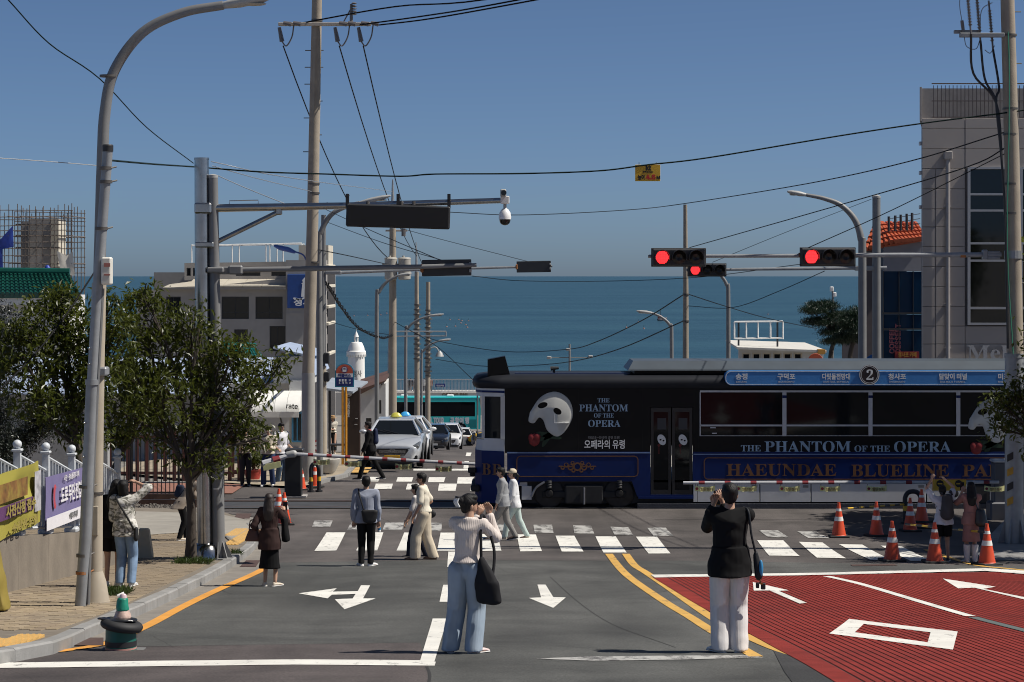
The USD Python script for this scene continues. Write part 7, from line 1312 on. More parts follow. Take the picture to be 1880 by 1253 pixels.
top('flower_pot', 'red plastic pot holding the small shrub by the barrier', 'pot', lathe([(.2, 0), (.26, .25), (.28, .27)], 16), M('pot_red', (0.35, 0.04, 0.03), .5), 30, loc=b)
# ================================================================ vehicles
def car(label, base, rz, body, kind='sedan', plate=None, lamp=None, facing=True, group=None, grille=True):
    W, Ln, Ht = {'sedan': (1.86, 4.85, 1.45), 'suv': (1.88, 4.7, 1.68)}[kind]; hw = W / 2; suv = kind == 'suv'
    t = thing('parked_car', label, 'car', base, rz, group)
    up_ = .12 if suv else 0
    st_ = [(0.0, .72, .3, .5, .66), (.05, .83, .23, .5, .72), (.2, .93, .2, .52, .79), (.6, .985, .19, .58, .88), (1.05, 1, .19, .62, .94), (1.4, 1, .19, .64, .97), (2.6, 1, .19, .64, .99), (3.7, 1, .19, .64, 1.0), (4.3, .98, .22, .62, 1.01), (4.7, .93, .26, .58, .99), (4.85, .82, .34, .56, .9)]
    V = []; 
    for (y, ws, zl, zm, zt) in st_:
        y *= Ln / 4.85; zm += up_ * .5; zt += up_; w_ = hw * ws
        half = [(w_ * .8, zl), (w_ * .95, zl + .1), (w_, zm), (w_ * .985, (zm + zt) / 2 + .03), (w_ * .9, zt - .015), (w_ * .6, zt + .025), (0, zt + .035)]
        V += [(x, y, z) for x, z in half] + [(-x, y, z) for x, z in half[::-1][1:]]
    n = 13; V = np.array(V); fc = []
    for i in range(len(st_) - 1):
        for k in range(n): a0, a1, b0, b1 = i * n + k, i * n + (k + 1) % n, (i + 1) * n + k, (i + 1) * n + (k + 1) % n; fc += [[a0, b1, a1], [a0, b0, b1]]
    for k in range(1, n - 1): fc += [[0, k, k + 1], [(len(st_) - 1) * n, (len(st_) - 1) * n + k + 1, (len(st_) - 1) * n + k]]
    m = trimesh.Trimesh(V, np.array(fc), process=False)
    if m.volume < 0: m.invert()
    part(t, 'body', m, body, 35)
    k_ = Ln / 4.85; zb = .985 + up_; y0, y1, y2, y3 = 1.3 * k_, 2.05 * k_, (3.35 if not suv else 3.9) * k_, (4.25 if not suv else 4.55) * k_
    bw, tw = hw * .88, hw * .6
    cab = trimesh.convex.convex_hull(np.array([(s * bw, y0, zb) for s in (-1, 1)] + [(s * bw, y3, zb) for s in (-1, 1)] + [(s * tw, y1, Ht - .05) for s in (-1, 1)] + [(s * tw, y2, Ht - .05) for s in (-1, 1)] + [(s * hw * .94, (y0 + y3) / 2, zb) for s in (-1, 1)]))
    part(t, 'windows', cab, CARG, False)
    part(t, 'roof', to_tm(hull(*[ell((s * (tw - .04), y, Ht - .055), (.08, .1, .045), True) for s in (-1, 1) for y in (y1 + .06, y2 - .06)], ell((0, (y1 + y2) / 2, Ht - .04), (.2, .3, .04), True))), body, 40)
    for s in (-1, 1):
        part(t, 'pillar', tube([(s * bw * 1.0, y0 - .02, zb), (s * (tw + .015), y1, Ht - .055)], [.05, .04], 6), body); part(t, 'pillar', tube([(s * (bw + .01), y3, zb), (s * (tw + .015), y2, Ht - .055)], [.07, .05], 6), body); part(t, 'pillar', tube([(s * hw * .94, (y0 + y3) / 2, zb), (s * (tw + .01), (y1 + y2) / 2 + .05, Ht - .055)], .035, 6), CARB)
        mr = part(t, 'mirror', to_tm(hull(ell((s * (hw + .1), 1.62 * k_, zb + .08), (.12, .07, .075), True), ell((s * (hw - .04), 1.66 * k_, zb + .05), (.04, .03, .03), True))), body, 40)
        hl = part(t, 'headlight', to_tm(hull(ell((s * hw * .8, .12, .69 + up_ * .8), (.12, .06, .075), True), ell((s * hw * .55, .02, .63 + up_ * .8), (.06, .03, .03), True), ell((s * hw * .92, .42, .79 + up_ * .8), (.03, .1, .05), True))), M('headlight_glass', (0.1, 0.105, 0.11), .1, .8, 22, coat=1), 40)
        part(t, 'rear_light', bbox((s * hw * .72, Ln - .02, .82 + up_), (.4, .08, .12), .02), M('tail_red', (0.3, 0.01, 0.01), .2), False)
        part(t, 'fog_light', bbox((s * hw * .72, .06, .36 + up_ * .5), (.26, .05, .12), .02), CARB, False)
        for y in (.92 * k_, 3.75 * k_):
            wl = rot(lathe([(.2, -.1), (.31, -.105), (.335, -.07), (.335, .07), (.31, .105), (.2, .1)], 24), 90, (0, 1, 0)); w_ = part(t, 'wheel', mv(wl, s * (hw - .09), y, .335), M('tyre_black', (0.017, 0.017, 0.018), .8, .2), 40); part(w_, 'rim', mv(rot(lathe([(.0, -.03), (.2, -.02), (.215, .0), (.2, .02), (.0, .03)], 20), 90, (0, 1, 0)), s * (hw - .0), y, .335), M('rim_silver', (0.45, 0.45, 0.46), .3, .1, metal=.9), 40)
        part(t, 'wheel_arch', [mv(rot(lathe([(.36, -.02), (.4, -.01), (.4, .01), (.36, .02)], 24), 90, (0, 1, 0)), s * (hw + .0), y, .36) for y in (.92 * k_, 3.75 * k_)], CARB)
        part(t, 'door_seam', [bx(s * (hw + .002) - .004, s * (hw + .002) + .004, y - .006, y + .006, .35, .92 + up_) for y in (1.55 * k_, 2.6 * k_, 3.5 * k_)], CARB, False)
    if grille:
        hx = prism([(-.46, .64), (.46, .64), (.52, .58), (.4, .42), (-.4, .42), (-.52, .58)], -.035, .1); gr_ = part(t, 'grille', mv(hx, 0, 0, up_ * .7), CARB, False)
        part(gr_, 'grille_bar', [bx(-.42, .42, -.042, -.034, z + up_ * .7, z + .012 + up_ * .7) for z in (.46, .5, .54, .58)] , M('chrome_trim', (0.5, 0.5, 0.52), .2, .1, metal=1.0), False); part(gr_, 'badge', mv(prism(affinity.scale(Point(0, 0).buffer(1), .085, .045).difference(affinity.scale(Point(0, 0).buffer(1), .07, .033)).union(shapely.box(-.05, -.006, .05, .006)), -.01, 0), 0, -.04, .585 + up_ * .7), M('chrome_trim', (0,) * 3), False)
    part(t, 'bumper_trim', [bbox((0, .03, .27 + up_ * .4), (W * .8, .1, .06), .02), bbox((0, .1, .2 + up_ * .3), (W * .72, .3, .1), .02)], CARB, False); part(t, 'bumper_lip', bbox((0, .0, .335 + up_ * .4), (W * .66, .05, .02), .006), M('chrome_trim', (0,) * 3), False)
    pl = part(t, 'number_plate', bbox((0, -.045, .38 + up_ * .6), (.5, .015, .11), .004), M('plate_' + (plate or 'white'), (0.6, 0.33, 0.03) if plate else (0.6, 0.6, 0.58), .5), False)
    for s in (-1, 1): part(t, 'wiper', tube([(s * .1 + .05, y0 + .02, zb + .03), (s * .1 - .45, y0 + .2, zb + .14)], .012, 5), CARB)
    part(t, 'seat', [bbox((s * .4, 2.35 * k_, 1.05 + up_), (.5, .12, .5), .05) for s in (-1, 1)], M('seat_dark', (0.03, 0.03, 0.03), .8), False)
    if lamp:
        part(t, 'roof_lamp', to_tm(hull(ell((0, 2.5 * k_, Ht + .05), (.2, .11, .05), True), ell((0, 2.5 * k_, Ht + .13), (.13, .07, .045), True))), lamp, 40)
    return t
CARG = glass('car_glass', (0.018, 0.022, 0.028), .03, 1.28); CARB = M('car_black_trim', (0.012, 0.012, 0.013), .4)
SILV = M('car_silver', (0.5, 0.52, 0.55), .3, .05, 2, metal=.35, coat=.6); CWH = M('car_white', (0.66, 0.66, 0.66), .25, .03, 2, coat=.6); CBK = M('car_black', (0.012, 0.013, 0.017), .18, .1, 2, coat=1.0)
def at_px(px, Y): return np.array([(px - CX) / F * Y, Y, gz(Y)])
def tilt_to_road(prim, Y, ln): pass
car('silver taxi with a yellow roof light waiting behind the far barrier', at_px(720, 72.3) + [0, 0, .01], 0.0, SILV, 'sedan', 'amber', M('lamp_yellow', (0.55, 0.5, 0.08), .4))
car('white taxi with a blue roof light half hidden behind the silver one', at_px(738, 79.8) + [0, 0, -.05], 0.0, CWH, 'sedan', None, M('lamp_azure', (0.05, 0.35, 0.7), .35))
car('black sedan standing behind the white taxi down the street', at_px(796, 138) + [0, 0, 0], 0, CBK, 'sedan')
car('white sport utility car with a dark grille behind the black sedan', at_px(823, 160) + [0, 0, 0], 0, CWH, 'suv')
car('pale silver car seen from behind near the blue-green bus', at_px(850, 201) + [0, 0, 0], 180, M('car_pale', (0.58, 0.57, 0.54), .3, .05, coat=.5), 'suv', grille=False)
# tilt of the slope is small; bus
Yb2 = 232.0; k = S(Yb2); b = np.array([(715 - CX) / F * Yb2, Yb2, gz(Yb2)])
bus = thing('tour_bus', 'turquoise tour coach parked across the bottom of the street', 'bus', b)
TQ = M('bus_turquoise', (0.03, 0.6, 0.57), .3, .05, 1, coat=.6); bl_ = 167 / k; bh = 3.5
sd2 = Polygon([(0, .35), (bl_, .35), (bl_ + .05, 2.4), (bl_ - .15, bh), (.1, bh)]).difference(shapely.box(.15, 1.65, bl_ - .55, 3.1))
for px in (846, 752): sd2 = sd2.difference(Point((px - 715) / k, .5).buffer(.55))
part(bus, 'side_panel', prism(sd2, 0, .06), TQ, False); part(bus, 'body', bbx(.02, bl_ - .02, .07, 2.45, .4, bh, .05), M('bus_inside', (0.02, 0.03, 0.03), .6), False); part(bus, 'roof', bbx(0, bl_ - .1, -.02, 2.5, bh, bh + .12, .06), TQ, False)
for j in range(6): x0 = .15 + j * (bl_ - .7) / 6; part(bus, 'window', bx(x0 + .02, x0 + (bl_ - .7) / 6 - .02,   .02, .04, 1.65, 3.1), CARG, False)
for px in (846, 752): w_ = part(bus, 'wheel', mv(rot(lathe([(.3, 0), (.48, .0), (.5, .06), (.5, .24), (.3, .26)], 22), 90, (1, 0, 0)), (px - 715) / k, .3, .5), M('tyre_black', (0,) * 3)); part(w_, 'rim', mv(rot(lathe([(0, 0), (.28, 0), (.28, .04)], 18), 90, (1, 0, 0)), (px - 715) / k, .05, .5), M('rim_silver', (0,) * 3))
part(bus, 'lettering', mv(text('DL TOUR', .5, 'inter', .01, 5, 30 / k), (785 - 715) / k, -.005, .98), M('sign_white', (0,) * 3), False)
part(bus, 'lettering', [mv(text(s, .46, 'cjk', .01, 4, .45), (px - 715) / k, -.005, 1.0) for s, px in zip('공항여행', (826, 835, 843, 853))], M('sign_white', (0,) * 3), False)
part(bus, 'hatch', [bx((a_ - 715) / k, (c_ - 715) / k, -.006, 0, .5, 1.35) for a_, c_ in ((800, 812), (860, 874))], M('bus_dark_teal', (0.012, 0.25, 0.25), .4), False); part(bus, 'roof_vent', [bbx((a_ - 715) / k, (a_ - 703) / k, .6, 1.6, bh + .12, bh + .3, .05) for a_ in (735, 820)], M('sign_white', (0,) * 3), False)
# covered scooter
b = at_px(874, 196); sc_ = thing('covered_scooter', 'scooter under a yellow cover at the bottom of the street', 'scooter', b)
part(sc_, 'cover', skin([hull(ell((0, 0, .75), (.55, .35, .3)), ell((.5, 0, .9), (.25, .3, .25)), ell((-.5, 0, .55), (.2, .25, .2)))], .12, 4, .04, 5, 1), M('cover_yellow', (0.55, 0.33, 0.02), .5, .1, 3), True)
for x in (-.55, .35): part(sc_, 'wheel', mv(rot(lathe([(.15, -.06), (.3, -.06), (.32, 0), (.3, .06), (.15, .06)], 18), 90, (1, 0, 0)), x, 0, .32), M('tyre_black', (0,) * 3))
# boat and buoys on the sea
def sea_at(px, py): Y = F * CZ / (py - HY); return np.array([(px - CX) / F * Y, Y, 0.0])
g = sea_at(1215, 589); bt = thing('fishing_boat', 'small red and dark fishing boat on the sea', 'boat', g); k = S(g[1])
part(bt, 'hull', to_tm(hull(ell((-.9 * 8 / k * 1.0, 0, .5), (.4, 1.2, .5), True), ell((9 / k, 0, 1.0), (.2, .3, .5), True), ell((0, 0, .3), (7 / k, 1.4, .6), True))), M('boat_grey', (0.08, 0.08, 0.1), .5), 40); part(bt, 'cabin', bbox((-1.0, 0, 1.7), (7 / k, 1.6, 1.6), .2), M('boat_red', (0.3, 0.05, 0.04), .5), False); part(bt, 'mast', tube([(-.5, 0, 2), (-.5, 0, 4.6)], .12, 6), FRD)
bu = thing('buoy', 'round pale and red marker buoys floating in short lines on the sea', 'buoy', sea_at(842, 588), group='marker buoys on the sea'); part(bu, 'float', lathe([(.1, -.2), (.3, -.1), (.36, .1), (.25, .3), (.1, .4)], 12), M('buoy_red', (0.3, 0.13, 0.1), .6), 40); part(bu, 'flag', tube([(0, 0, .5), (0, 0, 1.3)], .06, 5), FRD)
for px, py in ((826, 588), (848, 590), (860, 590), (855, 597), (836, 600), (820, 601), (846, 594), (858, 602), (650, 581), (675, 580), (710, 576), (699, 579), (1150, 602), (1182, 604), (1172, 592), (1410, 578)): dup(bu, None, sea_at(px, py))
# ================================================================ people
SKIN = M('skin', (0.42, 0.25, 0.17), .55, .06, 8); SKIN2 = M('skin_tan', (0.34, 0.19, 0.125), .55, .06, 8)
HAIR = M('hair_black', (0.007, 0.006, 0.006), .55, .4, 30, .4, 90, spec=.25, stretch=(1, 1, .15)); HAIRB = M('hair_brown', (0.02, 0.012, 0.009), .55, .4, 30, .3, 90, stretch=(1, 1, .15)); EYE = M('eye_dark', (0.012, 0.01, 0.01), .25); LIP = M('lip', (0.3, 0.12, 0.1), .5)
def cl(name, c, rough=.9, var=.12, sc=14, bump=.1, **k): return M('cloth_' + name, c, rough, var, sc, min(bump, .12), 220, spec=.2, **k)
def ik(a, b, l1, l2, hint):
    a, b = np.array(a, float), np.array(b, float); d = b - a; L_ = np.linalg.norm(d); m_ = (l1 + l2) * .995
    if L_ > m_: b = a + d / L_ * m_; d = b - a; L_ = m_
    x = (l1 ** 2 - l2 ** 2 + L_ ** 2) / (2 * L_); hh = math.sqrt(max(l1 ** 2 - x ** 2, 0)); u = d / L_; h_ = np.array(hint, float); h_ = h_ - u * h_.dot(u); h_ /= max(np.linalg.norm(h_), 1e-6)
    return a + u * x + h_ * hh, b
def rotm(yaw, pitch=0, roll=0):
    return (trimesh.transformations.rotation_matrix(math.radians(yaw), [0, 0, 1]) @ trimesh.transformations.rotation_matrix(math.radians(pitch), [1, 0, 0]) @ trimesh.transformations.rotation_matrix(math.radians(roll), [0, 1, 0]))[:3, :3]
def person(label, px, foot, head_top, rz, top_=None, bot=None, hair=('short', HAIR), shoe=None, L=None, R=None, fL=(-.05, 0), fR=(.05, 0), lean=(0, 0), hip=(0, 0), look=(0, 0, 0), female=False, eL=None, eR=None, skin_=None, dz=0.0, fine=True, toeL=8, toeR=-8, liftL=0, liftR=0, knee=(0, 1, 0), extras=None, Yset=None, hset=None, fist=True):
    if Yset is None: g = G(px, foot, dz)
    else: g = np.array([(px - CX) / F * Yset, Yset, CZ - (foot - HY) / F * Yset])
    h = hset or (foot - head_top) / S(g[1]); t = thing('person', label, 'person', g, rz); sk = skin_ or SKIN
    sw, hw = (.098, .052) if female else (.112, .05)
    HC = np.array([hip[0], hip[1], .515]); SC = np.array([lean[0] + hip[0] * .5, lean[1] + hip[1] * .5, .815 - .35 * (abs(lean[1])) ** 1.6]); up_ = SC - HC; up_ /= np.linalg.norm(up_)
    WA = HC + up_ * .1; CH = HC + up_ * .22; NK = SC + up_ * .035; HD = SC + up_ * .112 + np.array([0, .012, 0])
    RH = rotm(*look)
    def hd(c, r): return (ell((0, 0, 0), r, False) + np.array(c, float)) @ RH.T + HD
    sh = {s: SC + np.array([s * sw, 0, -.008]) for s in (-1, 1)}; hp = {s: HC + np.array([s * hw, 0, -.0]) for s in (-1, 1)}
    el, wr, kn, an = {}, {}, {}, {}
    for s, tg, hint in ((-1, L, eL), (1, R, eR)):
        tg = np.array(tg if tg is not None else (s * (sw + .035) + HC[0] * .6, .02, .435), float); el[s], wr[s] = ik(sh[s], tg, .175, .15, hint if hint is not None else (s * .2, -1, -.1))
    for s, f_, lf in ((-1, fL, liftL), (1, fR, liftR)): kn[s], an[s] = ik(hp[s], (f_[0], f_[1], .05 + lf), .245, .235, knee)
    K = lambda *c: [np.asarray(x) * h for x in c]
    # body
    b_ = [hull(*K(ell(HC, (.07, .05, .05)), ell(WA, (.058, .042, .03)))), hull(*K(ell(WA, (.058, .042, .03)), ell(CH + up_ * .04, (.072, .05, .05)))), hull(*K(ell(CH + up_ * .04, (.072, .05, .05)), ell(sh[-1], .027), ell(sh[1], .027)))]
    b_ += [hull(*K(ell(NK - up_ * .03, (.034, .03, .02)), ell(HD - up_ * .04, (.027, .028, .02)))), hull(*K(hd((0, -.008, .012), (.043, .052, .05)), hd((0, .018, -.03), (.03, .03, .026)), hd((0, .022, -.05), (.016, .016, .011))))]
    b_ += [hull(*K(hd((0, .05, -.006), (.004, .004, .012)), hd((0, .058, -.02), (.0075, .008, .006)))), hull(*K(hd((-.044, -.005, -.008), (.006, .011, .018)))), hull(*K(hd((.044, -.005, -.008), (.006, .011, .018))))]
    for s in (-1, 1):
        b_ += chain(K(sh[s], el[s], wr[s]), [.027 * h, .021 * h, .0145 * h]); b_ += chain(K(hp[s], kn[s], an[s]), [.048 * h, .03 * h, .02 * h])
        fy = math.radians((toeL if s < 0 else toeR)); fd = np.array([-math.sin(fy), math.cos(fy), -.15]); b_.append(hull(*K(ell(an[s] + [0, 0, -.025], .02), ell(an[s] + fd * .075 + [0, 0, -.025], (.02, .02, .012)))))
        d = wr[s] - el[s]; d /= np.linalg.norm(d); side = np.cross(d, [0, 0, 1.0] if abs(d[2]) < .8 else [0, 1.0, 0]); side /= np.linalg.norm(side); nn = np.cross(side, d)
        p0 = wr[s]; p1 = wr[s] + d * .045
        if fine:
            b_.append(hull(*K(ell(p0, (.014, .014, .012)), ell(p1 + side * .014, .009), ell(p1 - side * .014, .009), ell(p0 + d * .02, .016))))
            sg = s if nn[1] * s > 0 else -s
            cu = -nn if (nn[2] > 0) else nn
            for q, ln in ((-.0165, .036), (-.0055, .042), (.0055, .04), (.0165, .032)):
                a0 = p1 + side * q; a1 = a0 + (d * .85 + cu * .4) * ln * .55; a2 = a1 + (d * .45 + cu * .8) * ln * .5; b_ += chain(K(a0, a1, a2), [.0062 * h, .0056 * h, .0048 * h])
            th = p0 + d * .012 + side * .014 * (1 if s < 0 else -1); b_ += chain(K(th, th + d * .02 + side * .012 * (1 if s < 0 else -1), th + d * .04 + cu * .01 + side * .009 * (1 if s < 0 else -1)), [.008 * h, .0068 * h, .0055 * h])
        else: b_ += [hull(*K(ell(p0, .013), ell(p1, (.016, .016, .014)), ell(p1 + d * .03, .011)))]
    body = part(t, 'body', skin(b_, .018 if fine else .04, 3), sk, True)
    if fine:
        for s in (-1, 1): part(body, 'eye', to_tm(hull(*K(hd((s * .0165, .0455, -.001), (.0058, .003, .0032))))), EYE, True); part(body, 'eyebrow', to_tm(hull(*K(hd((s * .01, .0475, .011), (.003, .002, .0017)), hd((s * .024, .0425, .0115), (.003, .002, .0014))))), HAIR, True)
        part(body, 'mouth', to_tm(hull(*K(hd((-.009, .0475, -.036), (.003, .003, .002)), hd((.009, .0475, -.036), (.003, .003, .002)), hd((0, .05, -.036), (.003, .003, .0028))))), LIP, True)
    # lower garment
    e_ = .024 if fine else .05
    if bot:
        kind, mt = bot[0], bot[1]; hem = bot[2] if len(bot) > 2 else None
        pel = [hull(*K(ell(HC, (.082 if female else .078, .062, .055)), ell(WA - up_ * .01, (.068, .052, .012))))]
        if kind in ('trousers', 'wide', 'jeans', 'shorts'):
            r = {'trousers': (.06, .044, .034), 'wide': (.068, .06, .056), 'jeans': (.062, .047, .042), 'shorts': (.07, .062, .06)}[kind]; g_ = list(pel)
            for s in (-1, 1):
                if kind == 'shorts': e2 = kn[s] * .8 + hp[s] * .2 if hem is None else hp[s] + (kn[s] - hp[s]) * hem; g_.append(hull(*K(ell(hp[s] + [0, 0, .01], r[0]), ell(e2, (r[1], r[1], .012)))))
                else:
                    e2 = an[s] + [0, -.006, -.012 if kind != 'wide' else -.026]; g_.append(hull(*K(ell(hp[s] + [0, -.004, .005], (r[0], r[0] * 1.05, r[0])), ell(kn[s], r[1])))); g_.append(hull(*K(ell(kn[s], r[1]), ell(e2, (r[2], r[2] * 1.12, .01)))))
            part(t, {'wide': 'trousers', 'jeans': 'jeans'}.get(kind, kind), skin(g_, e_ * .85, 5, .01 if fine else 0, 7, int(px)), mt, True)
        else:
            z1 = hem or .2; w_ = bot[3] if len(bot) > 3 else .12
            g_ = pel + [hull(*K(ell(HC, (.085, .066, .04)), ell((HC + [0, 0, z1 - HC[2]]) * [1, 1, 1], (w_, w_ * .75, .012))))]
            part(t, 'skirt', skin(g_, e_, 4, .013 if fine else 0, 6, int(px)), mt, True)
    # upper garment
    if top_:
        mt = top_['m']; hz = top_.get('hem', .5); wd = top_.get('w', 1.0); slv = top_.get('sleeve', 1.0); hb = HC + up_ * (hz - .515); fl = top_.get('flare', 1.0); r1 = .078 * wd * (1 if female else 1.06)
        hr = {'trousers': .06, 'wide': .068, 'jeans': .062, 'shorts': .07}.get(bot[0], .06) if bot else .05; mid = (max(r1 * 1.06 * fl, hw + hr + .012), max(r1 * .9, hr + .022), .02); low = (max(r1 * 1.16 * fl, mid[0]), max(r1 * fl, mid[1]), .012)
        g_ = ([hull(*K(ell(hb, low), ell(HC + [0, 0, .01], mid))), hull(*K(ell(HC + [0, 0, .01], mid), ell(WA, (r1 * 1.1, r1 * .86, .03))))] if hz < .52 else [hull(*K(ell(hb, (r1 * 1.16 * fl, r1 * fl, .012)), ell(WA, (r1 * .98, r1 * .76, .03))))]) + [ hull(*K(ell(WA, (r1 * .98, r1 * .76, .03)), ell(CH + up_ * .03, (r1 * 1.08, r1 * .8, .05)))), hull(*K(ell(CH + up_ * .03, (r1 * 1.08, r1 * .8, .05)), ell(sh[-1] + [.006, 0, .004], .036 * wd), ell(sh[1] + [-.006, 0, .004], .036 * wd), ell(NK - up_ * .012, (.045, .04, .012))))]
        for s in (-1, 1):
            if slv <= .5: q = sh[s] + (el[s] - sh[s]) * slv * 2 * .95; g_.append(hull(*K(ell(sh[s] - [s * .006, 0, .004], .036 * wd), ell(q, .035 * wd))))
            else: q = el[s] + (wr[s] - el[s]) * ((slv - .5) * 2) * .97; g_ += [hull(*K(ell(sh[s] - [s * .008, 0, .005], .037 * wd), ell(el[s], .032 * wd))), hull(*K(ell(el[s], .034 * wd), ell(q, .026 * wd)))]
        part(t, top_.get('n', 'shirt'), skin(g_, e_ * .85, 4, .016 if fine else 0, 9, int(px) + 1), mt, True)
        if top_.get('collar'): part(t, 'collar', skin([hull(*K(ell(NK - up_ * .012, (.044, .042, .01)), ell(NK + up_ * .004, (.035, .036, .006))))], .02, 2), top_['collar'], True)
    # hair
    hk, hm = hair; g_ = []
    if hk != 'none':
        g_ = [hull(*K(hd((0, -.012, .02), (.05, .056, .05)))), hull(*K(hd((0, -.018, .01), (.051, .046, .045)), hd((0, -.032, -.028), (.036, .026, .028))))]
        if fine: g_.append(hull(*K(hd((0, .02, .045), (.042, .03, .022)))))
        if hk == 'bob': g_.append(hull(*K(hd((0, -.02, -.01), (.054, .045, .03)), hd((0, -.026, -.075), (.05, .034, .01)))))
        if hk == 'long': g_.append(hull(*K(hd((0, -.024, 0), (.053, .042, .03)), ell(CH + np.array([0, -.062, .06]), (.062, .026, .03))))); g_.append(hull(*K(ell(CH + np.array([0, -.062, .06]), (.062, .026, .03)), ell(CH + np.array([0, -.064, -.005]), (.045, .018, .03)))))
        if hk == 'bun': g_.append(hull(*K(hd((0, -.062, .02), (.03, .026, .034)), hd((0, -.03, .0), (.035, .03, .04)))))
        if hk == 'tail': g_ += chain(K(HD + RH @ [0, -.06, .0], HD + RH @ [0, -.085, -.03], HD + RH @ [0, -.075, -.09]), [.017 * h, .02 * h, .009 * h])
        part(t, 'hair', skin(g_, .02 if fine else .04, 3, .006, 26, int(px)), hm, True)
    if shoe:
        for s in (-1, 1):
            fy = math.radians((toeL if s < 0 else toeR)); fd = np.array([-math.sin(fy), math.cos(fy), 0]); a_ = an[s]; pit = -.05 if (liftL if s < 0 else liftR) > .01 else 0
            z0 = a_[2] - .05
            up__ = hull(*K(ell(a_ + [0, 0, -.022] - fd * .012, (.022, .024, .02)), ell([*(a_ + fd * .07)[:2], z0 + .02 + pit * .3], (.022, .022, .013)), ell([*(a_ + fd * .1)[:2], z0 + .015 + pit * .5], (.018, .018, .009)), ell([*(a_ - fd * .024)[:2], z0 + .015], (.02, .018, .012))))
            s_ = part(t, 'shoe', skin([up__], .025, 2), shoe[0], True); so = hull(*K(ell([*(a_ - fd * .024)[:2], z0 + .007], (.023, .022, .007)), ell([*(a_ + fd * .1)[:2], z0 + .007 + pit * .5], (.022, .022, .006)))); part(s_, 'sole', to_tm(so), shoe[1], True)
    Rz = rotm(rz); W = lambda p: g + Rz @ (np.asarray(p, float) * h)
    return t, dict(h=h, W=W, SC=SC, HC=HC, CH=CH, HD=HD, RH=RH, wr=wr, el=el, sh=sh, g=g, rz=rz, an=an)
class _N: pass
def P_(*a, **k):
    # Usd prims take no new attributes; keep the figure's frame separately
    return person(*a, **k)
PHONE = M('phone_black', (0.012, 0.012, 0.014), .2)
def phone(label, W, c, rz, s=1.0, pit=0):
    m = bbox((0, 0, 0), (.075 * s, .01, .155 * s), .006); m = rot(rot(m, pit, (1, 0, 0)), rz); t = thing('phone', label, 'phone', W(c)); part(t, 'case', m, PHONE, False); part(t, 'camera_lens', rot(rot(mv(bbox((0, 0, 0), (.022, .006, .03), .004), .018 * s, .007, .05 * s), pit, (1, 0, 0)), rz), DARK, False); return t
def sack(label, name, c, rz, clouds, mat, strap, edge=.03, noise=.008, extra=None, cat_='bag'):
    """A soft bag; clouds are (centre, radii) pairs hulled together, strap a list of points, all relative to c in metres."""
    t = thing(name, label, cat_, c, rz); part(t, 'body', skin([hull(*[ell(a, r) for a, r in clouds])], edge, 4, noise, 9, int(abs(c[0]) * 10)), mat, True)
    if strap is not None:
        for s_ in strap: part(t, 'strap', tube(arc(s_[0], 5), s_[1], 8), mat)
    for e in extra or []: part(t, e[0], e[1], e[2], True)
    return t
def rel(W, c, q): return [W(p) - c for p in q]
WSH = (M('shoe_white', (0.66, 0.65, 0.63), .5, .06, 8), M('sole_white', (0.6, 0.59, 0.57), .6)); CRSH = (M('shoe_cream', (0.55, 0.48, 0.38), .6, .08, 8), WSH[1]); BKSH = (M('shoe_black', (0.018, 0.018, 0.02), .5, .2, 8), WSH[1]); BRSH = (M('shoe_brown', (0.16, 0.09, 0.06), .6, .1, 8), M('sole_tan', (0.22, 0.15, 0.1), .7)); PKSH = (M('shoe_pink', (0.6, 0.45, 0.43), .6, .15, 10), WSH[1])
BLACKC = cl('black', (0.006, 0.006, 0.0065)); DNM = cl('denim_pale', (0.27, 0.33, 0.4), .9, .18, 5, .1, dirt=(0.4, 0.45, 0.5), dscale=2.2, damt=.55, stretch=(1, 1, .5)); DNM2 = cl('denim_dark', (0.03, 0.045, 0.1), .9, .2, 5); CREAMK = usdkit.material(stage, '/World/Looks/cloth_ribbed_cream', {
    't': ('texture_coordinate', {}), 'w': ('wave_texture', {'wave_type': 'bands', 'bands_direction': 'x', 'scale': 16.0, 'distortion': 1.2, 'detail': 2.0, 'detail_scale': 1.5}), 'r': ('rgb_ramp', {'ramp': [(0, (0.56, 0.49, 0.44)), (1, (0.6, 0.53, 0.485))]}), 'p': ('principled_bsdf', {'roughness': .9, 'sheen_weight': .3}), 'b': ('bump', {'strength': .3, 'distance': .006})},
    [('t.object', 'w.vector'), ('w.fac', 'r.fac'), ('r.color', 'p.base_color'), ('w.fac', 'b.height'), ('b.normal', 'p.normal')], surface='p.BSDF')
# 1 woman with the black shoulder bag
t, f = P_('woman in cream knit top and wide pale jeans photographing, black bag on shoulder', 852, 1200, 905, -14, dict(m=CREAMK, hem=.575, w=1.06, sleeve=.95, n='knit_top'), ('wide', DNM), ('bun', HAIR), PKSH, L=(.05, .15, .845), R=(.13, .13, .86), eL=(-.2, .2, -1), eR=(.25, .1, -1), fL=(-.085, -.01), fR=(.062, 0), lean=(.02, .0), hip=(.02, 0), look=(-52, 0, 6), female=True, toeL=25, toeR=-40)
W = f['W']; phone('black phone held up by the woman in the cream knit top', W, (.1, .2, .885), -55)
clp = thing('hair_clip', 'black and white claw clip in the knit top woman\'s hair', 'hair clip', W(f['HD'] + f['RH'] @ np.array([0, -.075, .02])), -66)
part(clp, 'clip_bar', [tube(arc([(-.05, 0, .045), (0, -.03, .05), (.05, 0, .045)], 4), .012, 6)], DARK); part(clp, 'tooth', [tube(arc([(-.045 + k * .022, -.01, .045), (-.045 + k * .022, -.035, 0), (-.045 + k * .022, -.01, -.05)], 4), .008, 6) for k in range(5)], WHITEP)
c = W((.16, -.045, .5)); TOTE = cl('tote', (0.012, 0.012, 0.014), .75, .2, 8, .3)
